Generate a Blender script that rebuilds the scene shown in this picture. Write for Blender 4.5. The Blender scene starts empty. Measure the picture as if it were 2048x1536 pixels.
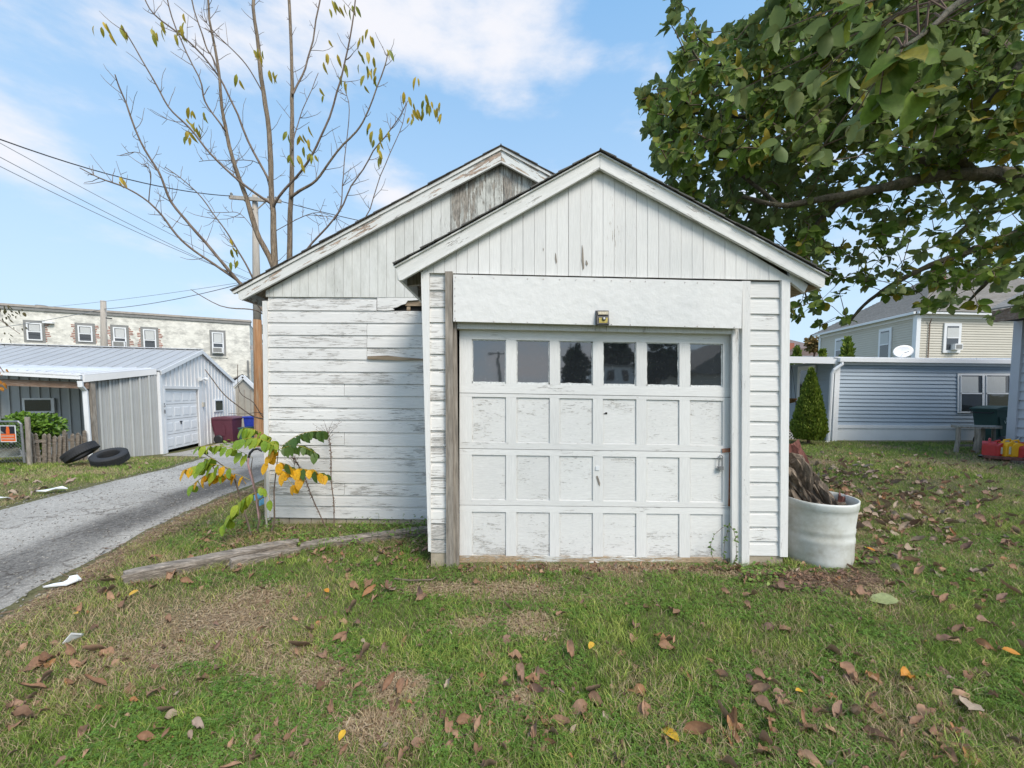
import bpy, bmesh, math, random
import numpy as np
from mathutils import Vector, Matrix, noise as mnoise
random.seed(7); np.random.seed(7)
R = math.radians
# ------------------------------------------------------------------ camera, world, sun, exposure
F = 800.0                 # focal length in pixels of a 2048 wide frame
PITCH = R(3.2); HOR = 785.0; EYE = 1.56
CY = HOR + F * math.tan(PITCH)
scene = bpy.context.scene
COL = scene.collection
cam_d = bpy.data.cameras.new("camera"); cam = bpy.data.objects.new("camera", cam_d); COL.objects.link(cam)
cam_d.sensor_width = 36.0; cam_d.lens = F / 2048 * 36.0
cam_d.shift_y = (CY - 768.0) / 2048.0
cam_d.clip_start = 0.05; cam_d.clip_end = 2500
cam.location = (0, 0, EYE); cam.rotation_euler = (R(90) - PITCH, 0, 0)
scene.camera = cam

SUN_EL, SUN_AZ = R(46), R(143)      # azimuth clockwise from +Y: behind the camera, to its right
world = bpy.data.worlds.new("World"); scene.world = world; world.use_nodes = True
def build_world():
    nt = world.node_tree; nt.nodes.clear(); N = nt.nodes.new; L = nt.links.new
    out = N('ShaderNodeOutputWorld'); bg = N('ShaderNodeBackground'); L(bg.outputs[0], out.inputs[0])
    bg.inputs[1].default_value = 0.13
    sky = N('ShaderNodeTexSky'); sky.sky_type = 'NISHITA'; sky.sun_disc = False
    sky.sun_elevation = SUN_EL; sky.sun_rotation = SUN_AZ
    sky.air_density = 1.0; sky.dust_density = 1.2; sky.ozone_density = 1.3
    tc = N('ShaderNodeTexCoord')
    sep = N('ShaderNodeSeparateXYZ'); L(tc.outputs['Generated'], sep.inputs[0])
    mp = N('ShaderNodeMapping'); mp.inputs['Scale'].default_value = (1.0, 1.0, 2.6); L(tc.outputs['Generated'], mp.inputs[0])
    n1 = N('ShaderNodeTexNoise'); n1.inputs['Scale'].default_value = 3.2; n1.inputs['Detail'].default_value = 9; n1.inputs['Roughness'].default_value = 0.58
    L(mp.outputs[0], n1.inputs['Vector'])
    def m(op, a, b=None, clamp=False):
        x = N('ShaderNodeMath'); x.operation = op; x.use_clamp = clamp
        for i, v in enumerate((a, b)):
            if v is None: continue
            if isinstance(v, (int, float)): x.inputs[i].default_value = v
            else: L(v, x.inputs[i])
        return x.outputs[0]
    # broad cloud banks lying in known directions
    tot = None
    for px, py, rad, amp in ((640, 90, 0.30, 0.18), (880, 60, 0.32, 0.21), (480, 150, 0.18, 0.12), (1000, 150, 0.18, 0.14), (1180, 130, 0.10, 0.18), (1310, 130, 0.10, 0.2),
                             (20, 285, 0.13, 0.20), (250, 270, 0.22, 0.1), (800, 390, 0.18, 0.26), (660, 470, 0.16, 0.2), (1000, 10, 0.3, 0.12), (480, 600, 0.10, 0.2), (500, 640, 0.2, 0.08)):
        u = px - 1024; v = CY - py
        d = Vector((u, F * math.cos(PITCH) + v * math.sin(PITCH), -F * math.sin(PITCH) + v * math.cos(PITCH))).normalized()
        vm = N('ShaderNodeVectorMath'); vm.operation = 'SUBTRACT'; L(tc.outputs['Generated'], vm.inputs[0]); vm.inputs[1].default_value = d
        sc = N('ShaderNodeVectorMath'); sc.operation = 'MULTIPLY'; L(vm.outputs[0], sc.inputs[0]); sc.inputs[1].default_value = (1, 1, 2.0)
        ln = N('ShaderNodeVectorMath'); ln.operation = 'LENGTH'; L(sc.outputs[0], ln.inputs[0])
        g = m('MULTIPLY', m('SUBTRACT', 1.0, m('DIVIDE', ln.outputs['Value'], rad), True), amp)
        tot = g if tot is None else m('ADD', tot, g)
    tot = m('MINIMUM', tot, 0.30)
    n2 = N('ShaderNodeTexNoise'); n2.inputs['Scale'].default_value = 1.3; n2.inputs['Detail'].default_value = 3; L(mp.outputs[0], n2.inputs['Vector'])
    behind = m('MULTIPLY', m('LESS_THAN', sep.outputs[1], -0.05), 0.10)
    base = m('ADD', m('ADD', n1.outputs[0], tot), behind)
    cr = N('ShaderNodeMapRange'); cr.interpolation_type = 'SMOOTHSTEP'
    cr.inputs['From Min'].default_value = 0.52; cr.inputs['From Max'].default_value = 0.84; cr.inputs['To Max'].default_value = 0.95
    L(base, cr.inputs['Value'])
    # pale veil toward the horizon
    el = N('ShaderNodeMapRange'); el.inputs['From Min'].default_value = 0.0; el.inputs['From Max'].default_value = 0.72
    el.inputs['To Min'].default_value = 0.90; el.inputs['To Max'].default_value = 0.0; L(sep.outputs[2], el.inputs['Value'])
    mix1 = N('ShaderNodeMixRGB'); mix1.inputs[0].default_value = 0.68; L(sky.outputs[0], mix1.inputs[1]); mix1.inputs[2].default_value = (1.15, 2.55, 4.35, 1)
    mix0 = N('ShaderNodeMixRGB'); L(el.outputs[0], mix0.inputs[0]); L(mix1.outputs[0], mix0.inputs[1]); mix0.inputs[2].default_value = (3.1, 3.9, 4.6, 1)
    mix2 = N('ShaderNodeMixRGB'); L(cr.outputs[0], mix2.inputs[0]); L(mix0.outputs[0], mix2.inputs[1]); mix2.inputs[2].default_value = (4.1, 4.1, 4.3, 1)
    L(mix2.outputs[0], bg.inputs[0])
build_world()
sun_d = bpy.data.lights.new("sun", 'SUN'); sun = bpy.data.objects.new("sun", sun_d); COL.objects.link(sun)
sun_d.energy = 2.0; sun_d.angle = R(26); sun_d.color = (1.0, 0.93, 0.83)
sd = Vector((math.sin(SUN_AZ) * math.cos(SUN_EL), math.cos(SUN_AZ) * math.cos(SUN_EL), math.sin(SUN_EL)))
sun.rotation_euler = sd.to_track_quat('Z', 'Y').to_euler(); sun.location = (5, -10, 20)
scene.view_settings.view_transform = 'Standard'; scene.view_settings.look = 'None'
scene.view_settings.gamma = 1; scene.view_settings.use_curve_mapping = False
scene.view_settings.exposure = 0.84
scene.render.engine = 'CYCLES'
scene.cycles.use_denoising = True
scene.cycles.max_bounces = 6; scene.cycles.diffuse_bounces = 3; scene.cycles.glossy_bounces = 3
scene.cycles.transparent_max_bounces = 8; scene.cycles.caustics_reflective = False; scene.cycles.caustics_refractive = False

# ------------------------------------------------------------------ survey helpers
def W(px, py, Y):
    """the place at distance Y (metres along +Y) that the surveyed bearing (px, py) points to"""
    u = px - 1024.0; v = CY - py
    d = Vector((u, F * math.cos(PITCH) + v * math.sin(PITCH), -F * math.sin(PITCH) + v * math.cos(PITCH)))
    return Vector((0, 0, EYE)) + d * (Y / d.y)
def sstep(a, b, x):
    t = min(1, max(0, (x - a) / (b - a))); return t * t * (3 - 2 * t)
def g(x, y):
    """ground height"""
    s = sstep(5, 14, y)
    side = sstep(-7, 4, x)
    h = s * (-0.33 + 0.43 * side)
    h += 0.035 * mnoise.noise(Vector((x * 0.35, y * 0.35, 3.1))) + 0.012 * mnoise.noise(Vector((x * 1.3, y * 1.3, 7.7)))
    h += 0.02 * math.exp(-((x + 2.4) ** 2 / 1.6 + (y - 4.55) ** 2 / 0.10))
    if y > 45: h -= (y - 45) * 0.01
    return h
def G(px, py, Y0=1.2, Y1=60):
    lo = Y0
    y = Y0
    while y < Y1:
        p = W(px, py, y)
        if p.z < g(p.x, p.y): break
        lo = y; y *= 1.03
    hi = y
    for _ in range(18):
        mid = (lo + hi) / 2; p = W(px, py, mid)
        if p.z < g(p.x, p.y): hi = mid
        else: lo = mid
    p = W(px, py, hi); p.z = g(p.x, p.y); return p
def proj(p):
    x, y, z = p[0], p[1], p[2] - EYE
    d = y * math.cos(PITCH) - z * math.sin(PITCH); up = y * math.sin(PITCH) + z * math.cos(PITCH)
    if d <= 0.05: return (1e9, 1e9)
    return (1024 + F * x / d, CY - F * up / d)

# ------------------------------------------------------------------ mesh + object helpers
class MB:
    def __init__(s): s.v = []; s.f = []; s.a = []; s.cur = 0.5
    def add(s, vs, fs):
        b = len(s.v); s.v += [tuple(v) for v in vs]; s.a += [s.cur] * len(vs)
        s.f += [tuple(b + i for i in f) for f in fs]
    def box(s, x0, y0, z0, x1, y1, z1):
        s.add([(x0,y0,z0),(x1,y0,z0),(x1,y1,z0),(x0,y1,z0),(x0,y0,z1),(x1,y0,z1),(x1,y1,z1),(x0,y1,z1)],
              [(0,3,2,1),(4,5,6,7),(0,1,5,4),(1,2,6,5),(2,3,7,6),(3,0,4,7)])
    def obox(s, c, ax, ay, az):
        """box about centre c with half axis vectors"""
        c = Vector(c); ax = Vector(ax); ay = Vector(ay); az = Vector(az)
        vs = [c + sx*ax + sy*ay + sz*az for sz in (-1,1) for sy in (-1,1) for sx in (-1,1)]
        s.add(vs, [(0,2,3,1),(4,5,7,6),(0,1,5,4),(1,3,7,5),(3,2,6,7),(2,0,4,6)])
    def ext(s, pts, vec):
        """prism: polygon pts moved by vec (or list of vecs)"""
        pts = [Vector(p) for p in pts]; n = len(pts)
        vecs = vec if isinstance(vec, list) else [Vector(vec)] * n
        s.add(pts + [p + Vector(v) for p, v in zip(pts, vecs)],
              [tuple(range(n - 1, -1, -1)), tuple(range(n, 2 * n))] + [(i, (i+1) % n, n + (i+1) % n, n + i) for i in range(n)])
    def bar(s, a, b, w, h, up=(0, 0, 1)):
        a = Vector(a); b = Vector(b); d = (b - a).normalized(); side = d.cross(Vector(up))
        if side.length < 1e-4: side = d.cross(Vector((0, 1, 0)))
        side.normalize(); u = side.cross(d)
        s.obox((a + b) / 2, (b - a) / 2, side * w / 2, u * h / 2)
    def tube(s, pts, rad, n=6, jit=0.0, cap=True):
        pts = [Vector(p) for p in pts]; m = len(pts)
        if not isinstance(rad, (list, tuple)): rad = [rad] * m
        vs = []; ref = Vector((0.13, 0.9, 0.31))
        for i, p in enumerate(pts):
            t = (pts[min(i+1, m-1)] - pts[max(i-1, 0)]).normalized()
            a = t.cross(ref)
            if a.length < 0.05: a = t.cross(Vector((1, 0, 0)))
            a.normalize(); b = t.cross(a)
            for k in range(n):
                th = 2 * math.pi * k / n; r = rad[i] * (1 + (random.uniform(-jit, jit) if jit else 0))
                vs.append(p + (a * math.cos(th) + b * math.sin(th)) * r)
        fs = [(i*n + k, i*n + (k+1) % n, (i+1)*n + (k+1) % n, (i+1)*n + k) for i in range(m-1) for k in range(n)]
        if cap: fs += [tuple(range(n-1, -1, -1)), tuple((m-1)*n + k for k in range(n))]
        s.add(vs, fs)
    def lathe(s, prof, c=(0,0,0), n=24, M=None):
        c = Vector(c); vs = []
        for r, z in prof:
            for k in range(n):
                th = 2*math.pi*k/n; p = Vector((r*math.cos(th), r*math.sin(th), z))
                if M: p = M @ p
                vs.append(c + p)
        m = len(prof)
        s.add(vs, [(i*n+k, i*n+(k+1)%n, (i+1)*n+(k+1)%n, (i+1)*n+k) for i in range(m-1) for k in range(n)])
    def build(s, name, mat, parent=None, smooth=False, **props):
        me = bpy.data.meshes.new(name)
        off = parent_loc(parent)
        vs = s.v if off.length == 0 else [(v[0]-off.x, v[1]-off.y, v[2]-off.z) for v in s.v]
        me.from_pydata(vs, [], s.f); me.validate()
        at = me.attributes.new('tint', 'FLOAT', 'POINT'); at.data.foreach_set('value', s.a)
        bm = bmesh.new(); bm.from_mesh(me); bmesh.ops.recalc_face_normals(bm, faces=bm.faces); bm.to_mesh(me); bm.free()
        if smooth:
            me.polygons.foreach_set('use_smooth', [True] * len(me.polygons))
        me.materials.append(mat)
        o = bpy.data.objects.new(name, me); COL.objects.link(o)
        if parent: o.parent = parent
        for k, v in props.items():
            o[k] = v
        return o
def parent_loc(p):
    v = Vector((0, 0, 0))
    while p is not None: v = v + p.location; p = p.parent
    return v
def tag(o, label=None, category=None, group=None, kind=None):
    if label: o['label'] = label
    if category: o['category'] = category
    if group: o['group'] = group
    if kind: o['kind'] = kind
    return o
def thing(name, loc, label, category, group=None, kind=None):
    o = bpy.data.objects.new(name, None); COL.objects.link(o); o.location = loc; o.empty_display_size = 0.1
    return tag(o, label, category, group, kind)
def lerp(a, b, t): return a + (b - a) * t
def interp(tab, x):
    if x <= tab[0][0]: return tab[0][1]
    for (x0, y0), (x1, y1) in zip(tab, tab[1:]):
        if x <= x1: return y0 + (y1 - y0) * (x - x0) / (x1 - x0)
    return tab[-1][1]

# ------------------------------------------------------------------ materials
def new_mat(name):
    m = bpy.data.materials.new(name); m.use_nodes = True; nt = m.node_tree
    b = nt.nodes['Principled BSDF']
    return m, nt, nt.nodes.new, nt.links.new, b
def c4(c): return (c[0], c[1], c[2], 1)
def mnode(N, L, op, a, b=None, clamp=False):
    x = N('ShaderNodeMath'); x.operation = op; x.use_clamp = clamp
    for i, v in enumerate((a, b)):
        if v is None: continue
        if isinstance(v, (int, float)): x.inputs[i].default_value = v
        else: L(v, x.inputs[i])
    return x.outputs[0]
def plain(name, col, rough=0.6, var=0.15, scale=6.0, bump=0.15, metal=0.0, stretch=(1, 1, 1), dirt=None, dirt_amt=0.3, rnd=0.0, spec=0.5, detail=6):
    m, nt, N, L, b = new_mat(name)
    geo = N('ShaderNodeNewGeometry'); mp = N('ShaderNodeMapping'); mp.inputs['Scale'].default_value = stretch; L(geo.outputs['Position'], mp.inputs[0])
    n = N('ShaderNodeTexNoise'); n.inputs['Scale'].default_value = scale; n.inputs['Detail'].default_value = detail; n.inputs['Roughness'].default_value = 0.65; L(mp.outputs[0], n.inputs['Vector'])
    mr = N('ShaderNodeMapRange'); mr.inputs['From Min'].default_value = 0.3; mr.inputs['From Max'].default_value = 0.7
    mr.inputs['To Min'].default_value = 1 - var; mr.inputs['To Max'].default_value = 1 + var; L(n.outputs[0], mr.inputs['Value'])
    val = mr.outputs[0]
    if rnd:
        oi = N('ShaderNodeObjectInfo'); at = N('ShaderNodeAttribute'); at.attribute_name = 'tint'
        r = mnode(N, L, 'FRACT', mnode(N, L, 'ADD', oi.outputs['Random'], at.outputs['Fac']))
        val = mnode(N, L, 'MULTIPLY', val, mnode(N, L, 'ADD', 1 - rnd, mnode(N, L, 'MULTIPLY', r, 2 * rnd)))
    vm = N('ShaderNodeVectorMath'); vm.operation = 'SCALE'; vm.inputs[0].default_value = col; L(val, vm.inputs['Scale'])
    colout = vm.outputs[0]
    if dirt:
        n2 = N('ShaderNodeTexNoise'); n2.inputs['Scale'].default_value = scale * 0.45; n2.inputs['Detail'].default_value = 8; n2.inputs['Roughness'].default_value = 0.7; L(mp.outputs[0], n2.inputs['Vector'])
        r2 = N('ShaderNodeMapRange'); r2.inputs['From Min'].default_value = 0.48; r2.inputs['From Max'].default_value = 0.68; r2.inputs['To Max'].default_value = dirt_amt; L(n2.outputs[0], r2.inputs['Value'])
        mx = N('ShaderNodeMixRGB'); L(r2.outputs[0], mx.inputs[0]); L(colout, mx.inputs[1]); mx.inputs[2].default_value = c4(dirt); colout = mx.outputs[0]
    L(colout, b.inputs['Base Color']); b.inputs['Roughness'].default_value = rough; b.inputs['Metallic'].default_value = metal
    b.inputs['Specular IOR Level'].default_value = spec
    if bump:
        bp = N('ShaderNodeBump'); bp.inputs['Strength'].default_value = bump; bp.inputs['Distance'].default_value = 0.01; L(n.outputs[0], bp.inputs['Height']); L(bp.outputs[0], b.inputs['Normal'])
    return m
def paint(name, angle=0.0, peel=0.3, col=(0.82, 0.805, 0.775), wood=(0.44, 0.42, 0.39), grain=44.0, along=2.6, thresh_big=0.5, stain=None, stain_amt=0.0, ripple=0.0, low=None, rnd=0.05, strength=0.95, pmin=0.84):
    """old white paint on wood; grain runs at `angle` degrees from +X in the wall's plane"""
    m, nt, N, L, b = new_mat(name)
    geo = N('ShaderNodeNewGeometry'); rot = N('ShaderNodeVectorRotate'); rot.rotation_type = 'Y_AXIS'; rot.inputs['Angle'].default_value = R(angle); L(geo.outputs['Position'], rot.inputs['Vector'])
    oi = N('ShaderNodeObjectInfo')
    off = N('ShaderNodeVectorMath'); off.operation = 'ADD'; L(rot.outputs[0], off.inputs[0])
    cmb = N('ShaderNodeCombineXYZ'); L(mnode(N, L, 'MULTIPLY', oi.outputs['Random'], 13.0), cmb.inputs[0]); L(cmb.outputs[0], off.inputs[1])
    mp = N('ShaderNodeMapping'); mp.inputs['Scale'].default_value = (along, grain, grain); L(off.outputs[0], mp.inputs[0])
    n1 = N('ShaderNodeTexNoise'); n1.inputs['Scale'].default_value = 3.0; n1.inputs['Detail'].default_value = 7; n1.inputs['Roughness'].default_value = 0.66; n1.inputs['Distortion'].default_value = 0.4; L(mp.outputs[0], n1.inputs['Vector'])
    mpb = N('ShaderNodeMapping'); mpb.inputs['Scale'].default_value = (1.0, 3.0, 3.0); L(off.outputs[0], mpb.inputs[0])
    nb = N('ShaderNodeTexNoise'); nb.inputs['Scale'].default_value = 2.2; nb.inputs['Detail'].default_value = 4; L(mpb.outputs[0], nb.inputs['Vector'])
    # peel field = fine grain noise + broad noise
    fld = mnode(N, L, 'ADD', mnode(N, L, 'MULTIPLY', n1.outputs[0], 0.62), mnode(N, L, 'MULTIPLY', nb.outputs[0], 0.38))
    if low is not None:   # rots more towards the ground
        sp = N('ShaderNodeSeparateXYZ'); L(geo.outputs['Position'], sp.inputs[0])
        mr0 = N('ShaderNodeMapRange'); mr0.inputs['From Min'].default_value = low + 0.45; mr0.inputs['From Max'].default_value = low; mr0.inputs['To Max'].default_value = 0.10; L(sp.outputs[2], mr0.inputs['Value'])
        fld = mnode(N, L, 'ADD', fld, mr0.outputs[0])
    edge = 0.70 - 0.26 * peel
    msk = N('ShaderNodeMapRange'); msk.inputs['From Min'].default_value = edge; msk.inputs['From Max'].default_value = edge + 0.018; L(fld, msk.inputs['Value'])
    # small tick marks where the paint has cracked through
    mpc = N('ShaderNodeMapping'); mpc.inputs['Scale'].default_value = (along * 7, grain * 3.2, grain * 3.2); L(off.outputs[0], mpc.inputs[0])
    n3 = N('ShaderNodeTexNoise'); n3.inputs['Scale'].default_value = 2.0; n3.inputs['Detail'].default_value = 3; n3.inputs['Roughness'].default_value = 0.5; L(mpc.outputs[0], n3.inputs['Vector'])
    tk = N('ShaderNodeMapRange'); e2 = 0.76 - 0.17 * peel
    tk.inputs['From Min'].default_value = e2; tk.inputs['From Max'].default_value = e2 + 0.05; tk.inputs['To Max'].default_value = 0.75
    L(mnode(N, L, 'ADD', mnode(N, L, 'MULTIPLY', n3.outputs[0], 0.72), mnode(N, L, 'MULTIPLY', nb.outputs[0], 0.28)), tk.inputs['Value'])
    mask = mnode(N, L, 'MAXIMUM', msk.outputs[0], tk.outputs[0], True)
    # wood colour
    wr = N('ShaderNodeMapRange'); wr.inputs['From Min'].default_value = 0.3; wr.inputs['From Max'].default_value = 0.7; wr.inputs['To Min'].default_value = 0.55; wr.inputs['To Max'].default_value = 1.5; L(n3.outputs[0], wr.inputs['Value'])
    wv = N('ShaderNodeVectorMath'); wv.operation = 'SCALE'; wv.inputs[0].default_value = wood; L(wr.outputs[0], wv.inputs['Scale'])
    # paint colour
    pr = N('ShaderNodeMapRange'); pr.inputs['From Min'].default_value = 0.25; pr.inputs['From Max'].default_value = 0.75; pr.inputs['To Min'].default_value = pmin; pr.inputs['To Max'].default_value = 1.05; L(n1.outputs[0], pr.inputs['Value'])
    pv = N('ShaderNodeVectorMath'); pv.operation = 'SCALE'; pv.inputs[0].default_value = col
    L(mnode(N, L, 'MULTIPLY', pr.outputs[0], mnode(N, L, 'ADD', 1 - rnd, mnode(N, L, 'MULTIPLY', oi.outputs['Random'], rnd * 1.5))), pv.inputs['Scale'])
    pc = pv.outputs[0]
    if stain:
        ns = N('ShaderNodeTexNoise'); ns.inputs['Scale'].default_value = 2.6; ns.inputs['Detail'].default_value = 8; ns.inputs['Roughness'].default_value = 0.72; L(mpb.outputs[0], ns.inputs['Vector'])
        sr = N('ShaderNodeMapRange'); sr.inputs['From Min'].default_value = 0.42; sr.inputs['From Max'].default_value = 0.66; sr.inputs['To Max'].default_value = stain_amt; L(ns.outputs[0], sr.inputs['Value'])
        mx = N('ShaderNodeMixRGB'); L(sr.outputs[0], mx.inputs[0]); L(pc, mx.inputs[1]); mx.inputs[2].default_value = c4(stain); pc = mx.outputs[0]
    mix = N('ShaderNodeMixRGB'); L(mnode(N, L, 'MULTIPLY', mask, strength), mix.inputs[0]); L(pc, mix.inputs[1]); L(wv.outputs[0], mix.inputs[2])
    L(mix.outputs[0], b.inputs['Base Color'])
    b.inputs['Roughness'].default_value = 0.55; b.inputs['Specular IOR Level'].default_value = 0.35
    h = mnode(N, L, 'ADD', mnode(N, L, 'MULTIPLY', mask, -0.7), mnode(N, L, 'MULTIPLY', n1.outputs[0], 0.7))
    if ripple:
        nr = N('ShaderNodeTexNoise'); nr.inputs['Scale'].default_value = 14; nr.inputs['Detail'].default_value = 3; L(geo.outputs['Position'], nr.inputs['Vector'])
        h = mnode(N, L, 'ADD', h, mnode(N, L, 'MULTIPLY', nr.outputs[0], ripple))
    bp = N('ShaderNodeBump'); bp.inputs['Strength'].default_value = 0.75; bp.inputs['Distance'].default_value = 0.004; L(h, bp.inputs['Height']); L(bp.outputs[0], b.inputs['Normal'])
    return m
def leafmat(name, cols, rough=0.5, trans=0.15, under=None):
    """foliage colour picked per leaf from a list"""
    m, nt, N, L, b = new_mat(name)
    oi = N('ShaderNodeObjectInfo'); at = N('ShaderNodeAttribute'); at.attribute_name = 'tint'
    r = mnode(N, L, 'FRACT', mnode(N, L, 'ADD', mnode(N, L, 'MULTIPLY', oi.outputs['Random'], 1.0), at.outputs['Fac']))
    cr = N('ShaderNodeValToRGB'); els = cr.color_ramp.elements
    n = len(cols)
    els[0].position = 0; els[0].color = c4(cols[0]); els[1].position = 1; els[1].color = c4(cols[-1])
    for i in range(1, n - 1):
        e = els.new(i / (n - 1)); e.color = c4(cols[i])
    L(r, cr.inputs[0])
    geo = N('ShaderNodeNewGeometry'); nz = N('ShaderNodeTexNoise'); nz.inputs['Scale'].default_value = 60; nz.inputs['Detail'].default_value = 4; L(geo.outputs['Position'], nz.inputs['Vector'])
    sc = N('ShaderNodeVectorMath'); sc.operation = 'SCALE'; L(cr.outputs[0], sc.inputs[0]); L(mnode(N, L, 'ADD', 0.55, mnode(N, L, 'MULTIPLY', nz.outputs[0], 0.9)), sc.inputs['Scale'])
    out = sc.outputs[0]
    if under:
        mx = N('ShaderNodeMixRGB'); L(mnode(N, L, 'MULTIPLY', geo.outputs['Backfacing'], 0.7), mx.inputs[0]); L(out, mx.inputs[1]); mx.inputs[2].default_value = c4(under); out = mx.outputs[0]
    L(out, b.inputs['Base Color']); b.inputs['Roughness'].default_value = rough; b.inputs['Specular IOR Level'].default_value = 0.4
    if trans:
        tr = N('ShaderNodeBsdfTranslucent'); L(out, tr.inputs[0]); ms = N('ShaderNodeMixShader'); ms.inputs[0].default_value = trans
        L(b.outputs[0], ms.inputs[1]); L(tr.outputs[0], ms.inputs[2]); L(ms.outputs[0], nt.nodes['Material Output'].inputs[0])
    return m
def ribbed(name, col, rough=0.45, metal=0.0, var=0.05): return plain(name, col, rough, var, 1.5, 0.03, metal, dirt=(col[0]*0.7, col[1]*0.68, col[2]*0.65), dirt_amt=0.25)
def glass(name, col=(0.02, 0.023, 0.027), ior=1.9, rough=0.03):
    m, nt, N, L, b = new_mat(name)
    b.inputs['Base Color'].default_value = c4(col); b.inputs['Roughness'].default_value = rough; b.inputs['IOR'].default_value = ior
    geo = N('ShaderNodeNewGeometry'); n = N('ShaderNodeTexNoise'); n.inputs['Scale'].default_value = 5; L(geo.outputs['Position'], n.inputs['Vector'])
    n2 = N('ShaderNodeTexNoise'); n2.inputs['Scale'].default_value = 90; n2.inputs['Detail'].default_value = 3; L(geo.outputs['Position'], n2.inputs['Vector'])
    r = N('ShaderNodeMapRange'); r.inputs['From Min'].default_value = 0.66; r.inputs['From Max'].default_value = 0.72; L(n2.outputs[0], r.inputs['Value'])
    mx = N('ShaderNodeMixRGB'); L(mnode(N, L, 'MULTIPLY', r.outputs[0], 0.35), mx.inputs[0]); mx.inputs[1].default_value = c4(col); mx.inputs[2].default_value = (0.35, 0.35, 0.33, 1); L(mx.outputs[0], b.inputs['Base Color'])
    bp = N('ShaderNodeBump'); bp.inputs['Strength'].default_value = 0.06; bp.inputs['Distance'].default_value = 0.01; L(n.outputs[0], bp.inputs['Height']); L(bp.outputs[0], b.inputs['Normal'])
    return m
MT = {}
MT['clap'] = paint('peeling_white_clapboard', 0, 0.5)
MT['clap_bad'] = paint('flaking_white_clapboard', 0, 0.58, along=1.9, grain=30, low=0.1)
MT['clap_front'] = paint('worn_white_clapboard', 0, 0.30, col=(0.81, 0.80, 0.77))
MT['vert'] = paint('white_vertical_board', 90, 0.22, col=(0.80, 0.79, 0.76), wood=(0.42, 0.36, 0.28))
MT['vert_rear'] = paint('weathered_white_vertical_board', 90, 0.30, col=(0.76, 0.755, 0.71), stain=(0.42, 0.42, 0.37), stain_amt=0.45)
MT['vert_mold'] = paint('mouldy_bare_vertical_board', 90, 0.80, col=(0.66, 0.66, 0.60), wood=(0.27, 0.24, 0.20), along=1.6, grain=12, stain=(0.05, 0.045, 0.035), stain_amt=0.85)
MT['trim'] = paint('white_trim_paint', 90, 0.34, col=(0.82, 0.81, 0.785))
MT['rakeL'] = paint('rake_paint_rising', 28, 0.42, col=(0.79, 0.785, 0.75), grain=18)
MT['rakeR'] = paint('rake_paint_falling', -30, 0.42, col=(0.77, 0.765, 0.735), grain=18)
MT['rakeBadL'] = paint('rotten_rake_rising', 28, 0.66, col=(0.80, 0.80, 0.765), wood=(0.36, 0.26, 0.19), grain=10, along=1.0)
MT['rakeBadR'] = paint('rotten_rake_falling', -30, 0.80, col=(0.76, 0.78, 0.76), wood=(0.34, 0.26, 0.19), grain=10, along=1.0)
MT['door'] = paint('door_paint', 90, 0.20, col=(0.82, 0.81, 0.785))
MT['doorh'] = paint('door_rail_paint', 0, 0.36, col=(0.82, 0.81, 0.785))
MT['doorp'] = paint('door_panel_paint', 0, 0.46, wood=(0.54, 0.52, 0.485), col=(0.81, 0.80, 0.775), grain=36, along=5, low=-.1)
MT['doorlow'] = paint('door_bottom_rail_paint', 0, 0.80, col=(0.76, 0.76, 0.72), wood=(0.40, 0.29, 0.18), low=-0.2)
MT['cover'] = paint('plywood_cover_paint', 0, 0.04, grain=4, along=4, pmin=.95, col=(0.82, 0.81, 0.785), ripple=1.6)
MT['barewood'] = plain('bare_grey_wood', (0.30, 0.265, 0.225), 0.85, 0.5, 3.0, 0.9, stretch=(12, 12, 1.2), dirt=(0.12, 0.09, 0.06), dirt_amt=0.5)
MT['barewoodx'] = plain('bare_brown_wood', (0.33, 0.25, 0.17), 0.85, 0.5, 3.0, 0.9, stretch=(1.2, 12, 14), dirt=(0.12, 0.09, 0.06), dirt_amt=0.5)
MT['timber'] = plain('weathered_timber', (0.30, 0.255, 0.21), 0.9, 0.65, 3.0, 2.2, stretch=(2.2, 7, 34), dirt=(0.09, 0.07, 0.05), dirt_amt=0.6)
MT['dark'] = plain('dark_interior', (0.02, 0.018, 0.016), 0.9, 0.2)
MT['shingle'] = plain('grey_shingle', (0.11, 0.105, 0.10), 0.9, 0.35, 14, 0.6, rnd=0.25)
MT['concrete'] = plain('concrete_footing', (0.44, 0.38, 0.29), 0.9, 0.2, 7, 0.5, dirt=(0.28, 0.22, 0.15), dirt_amt=0.6)
MT['steel'] = plain('galvanised_steel', (0.33, 0.33, 0.34), 0.4, 0.2, 20, 0.1, metal=0.7)
MT['rust'] = plain('rusty_iron', (0.30, 0.11, 0.05), 0.8, 0.4, 30, 0.4, dirt=(0.45, 0.42, 0.38), dirt_amt=0.4)
MT['pane'] = glass('old_window_glass', ior=2.5)
MT['pane_far'] = glass('window_glass', (0.035, 0.04, 0.045), 1.9)
MT['black'] = plain('black_plastic', (0.025, 0.025, 0.028), 0.45, 0.2, 20, 0.1)
MT['white'] = plain('white_vinyl', (0.78, 0.79, 0.80), 0.45, 0.04, 2, 0.03)
MT['putty'] = plain('old_putty', (0.66, 0.67, 0.65), 0.8, 0.25, 60, 0.8)
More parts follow.
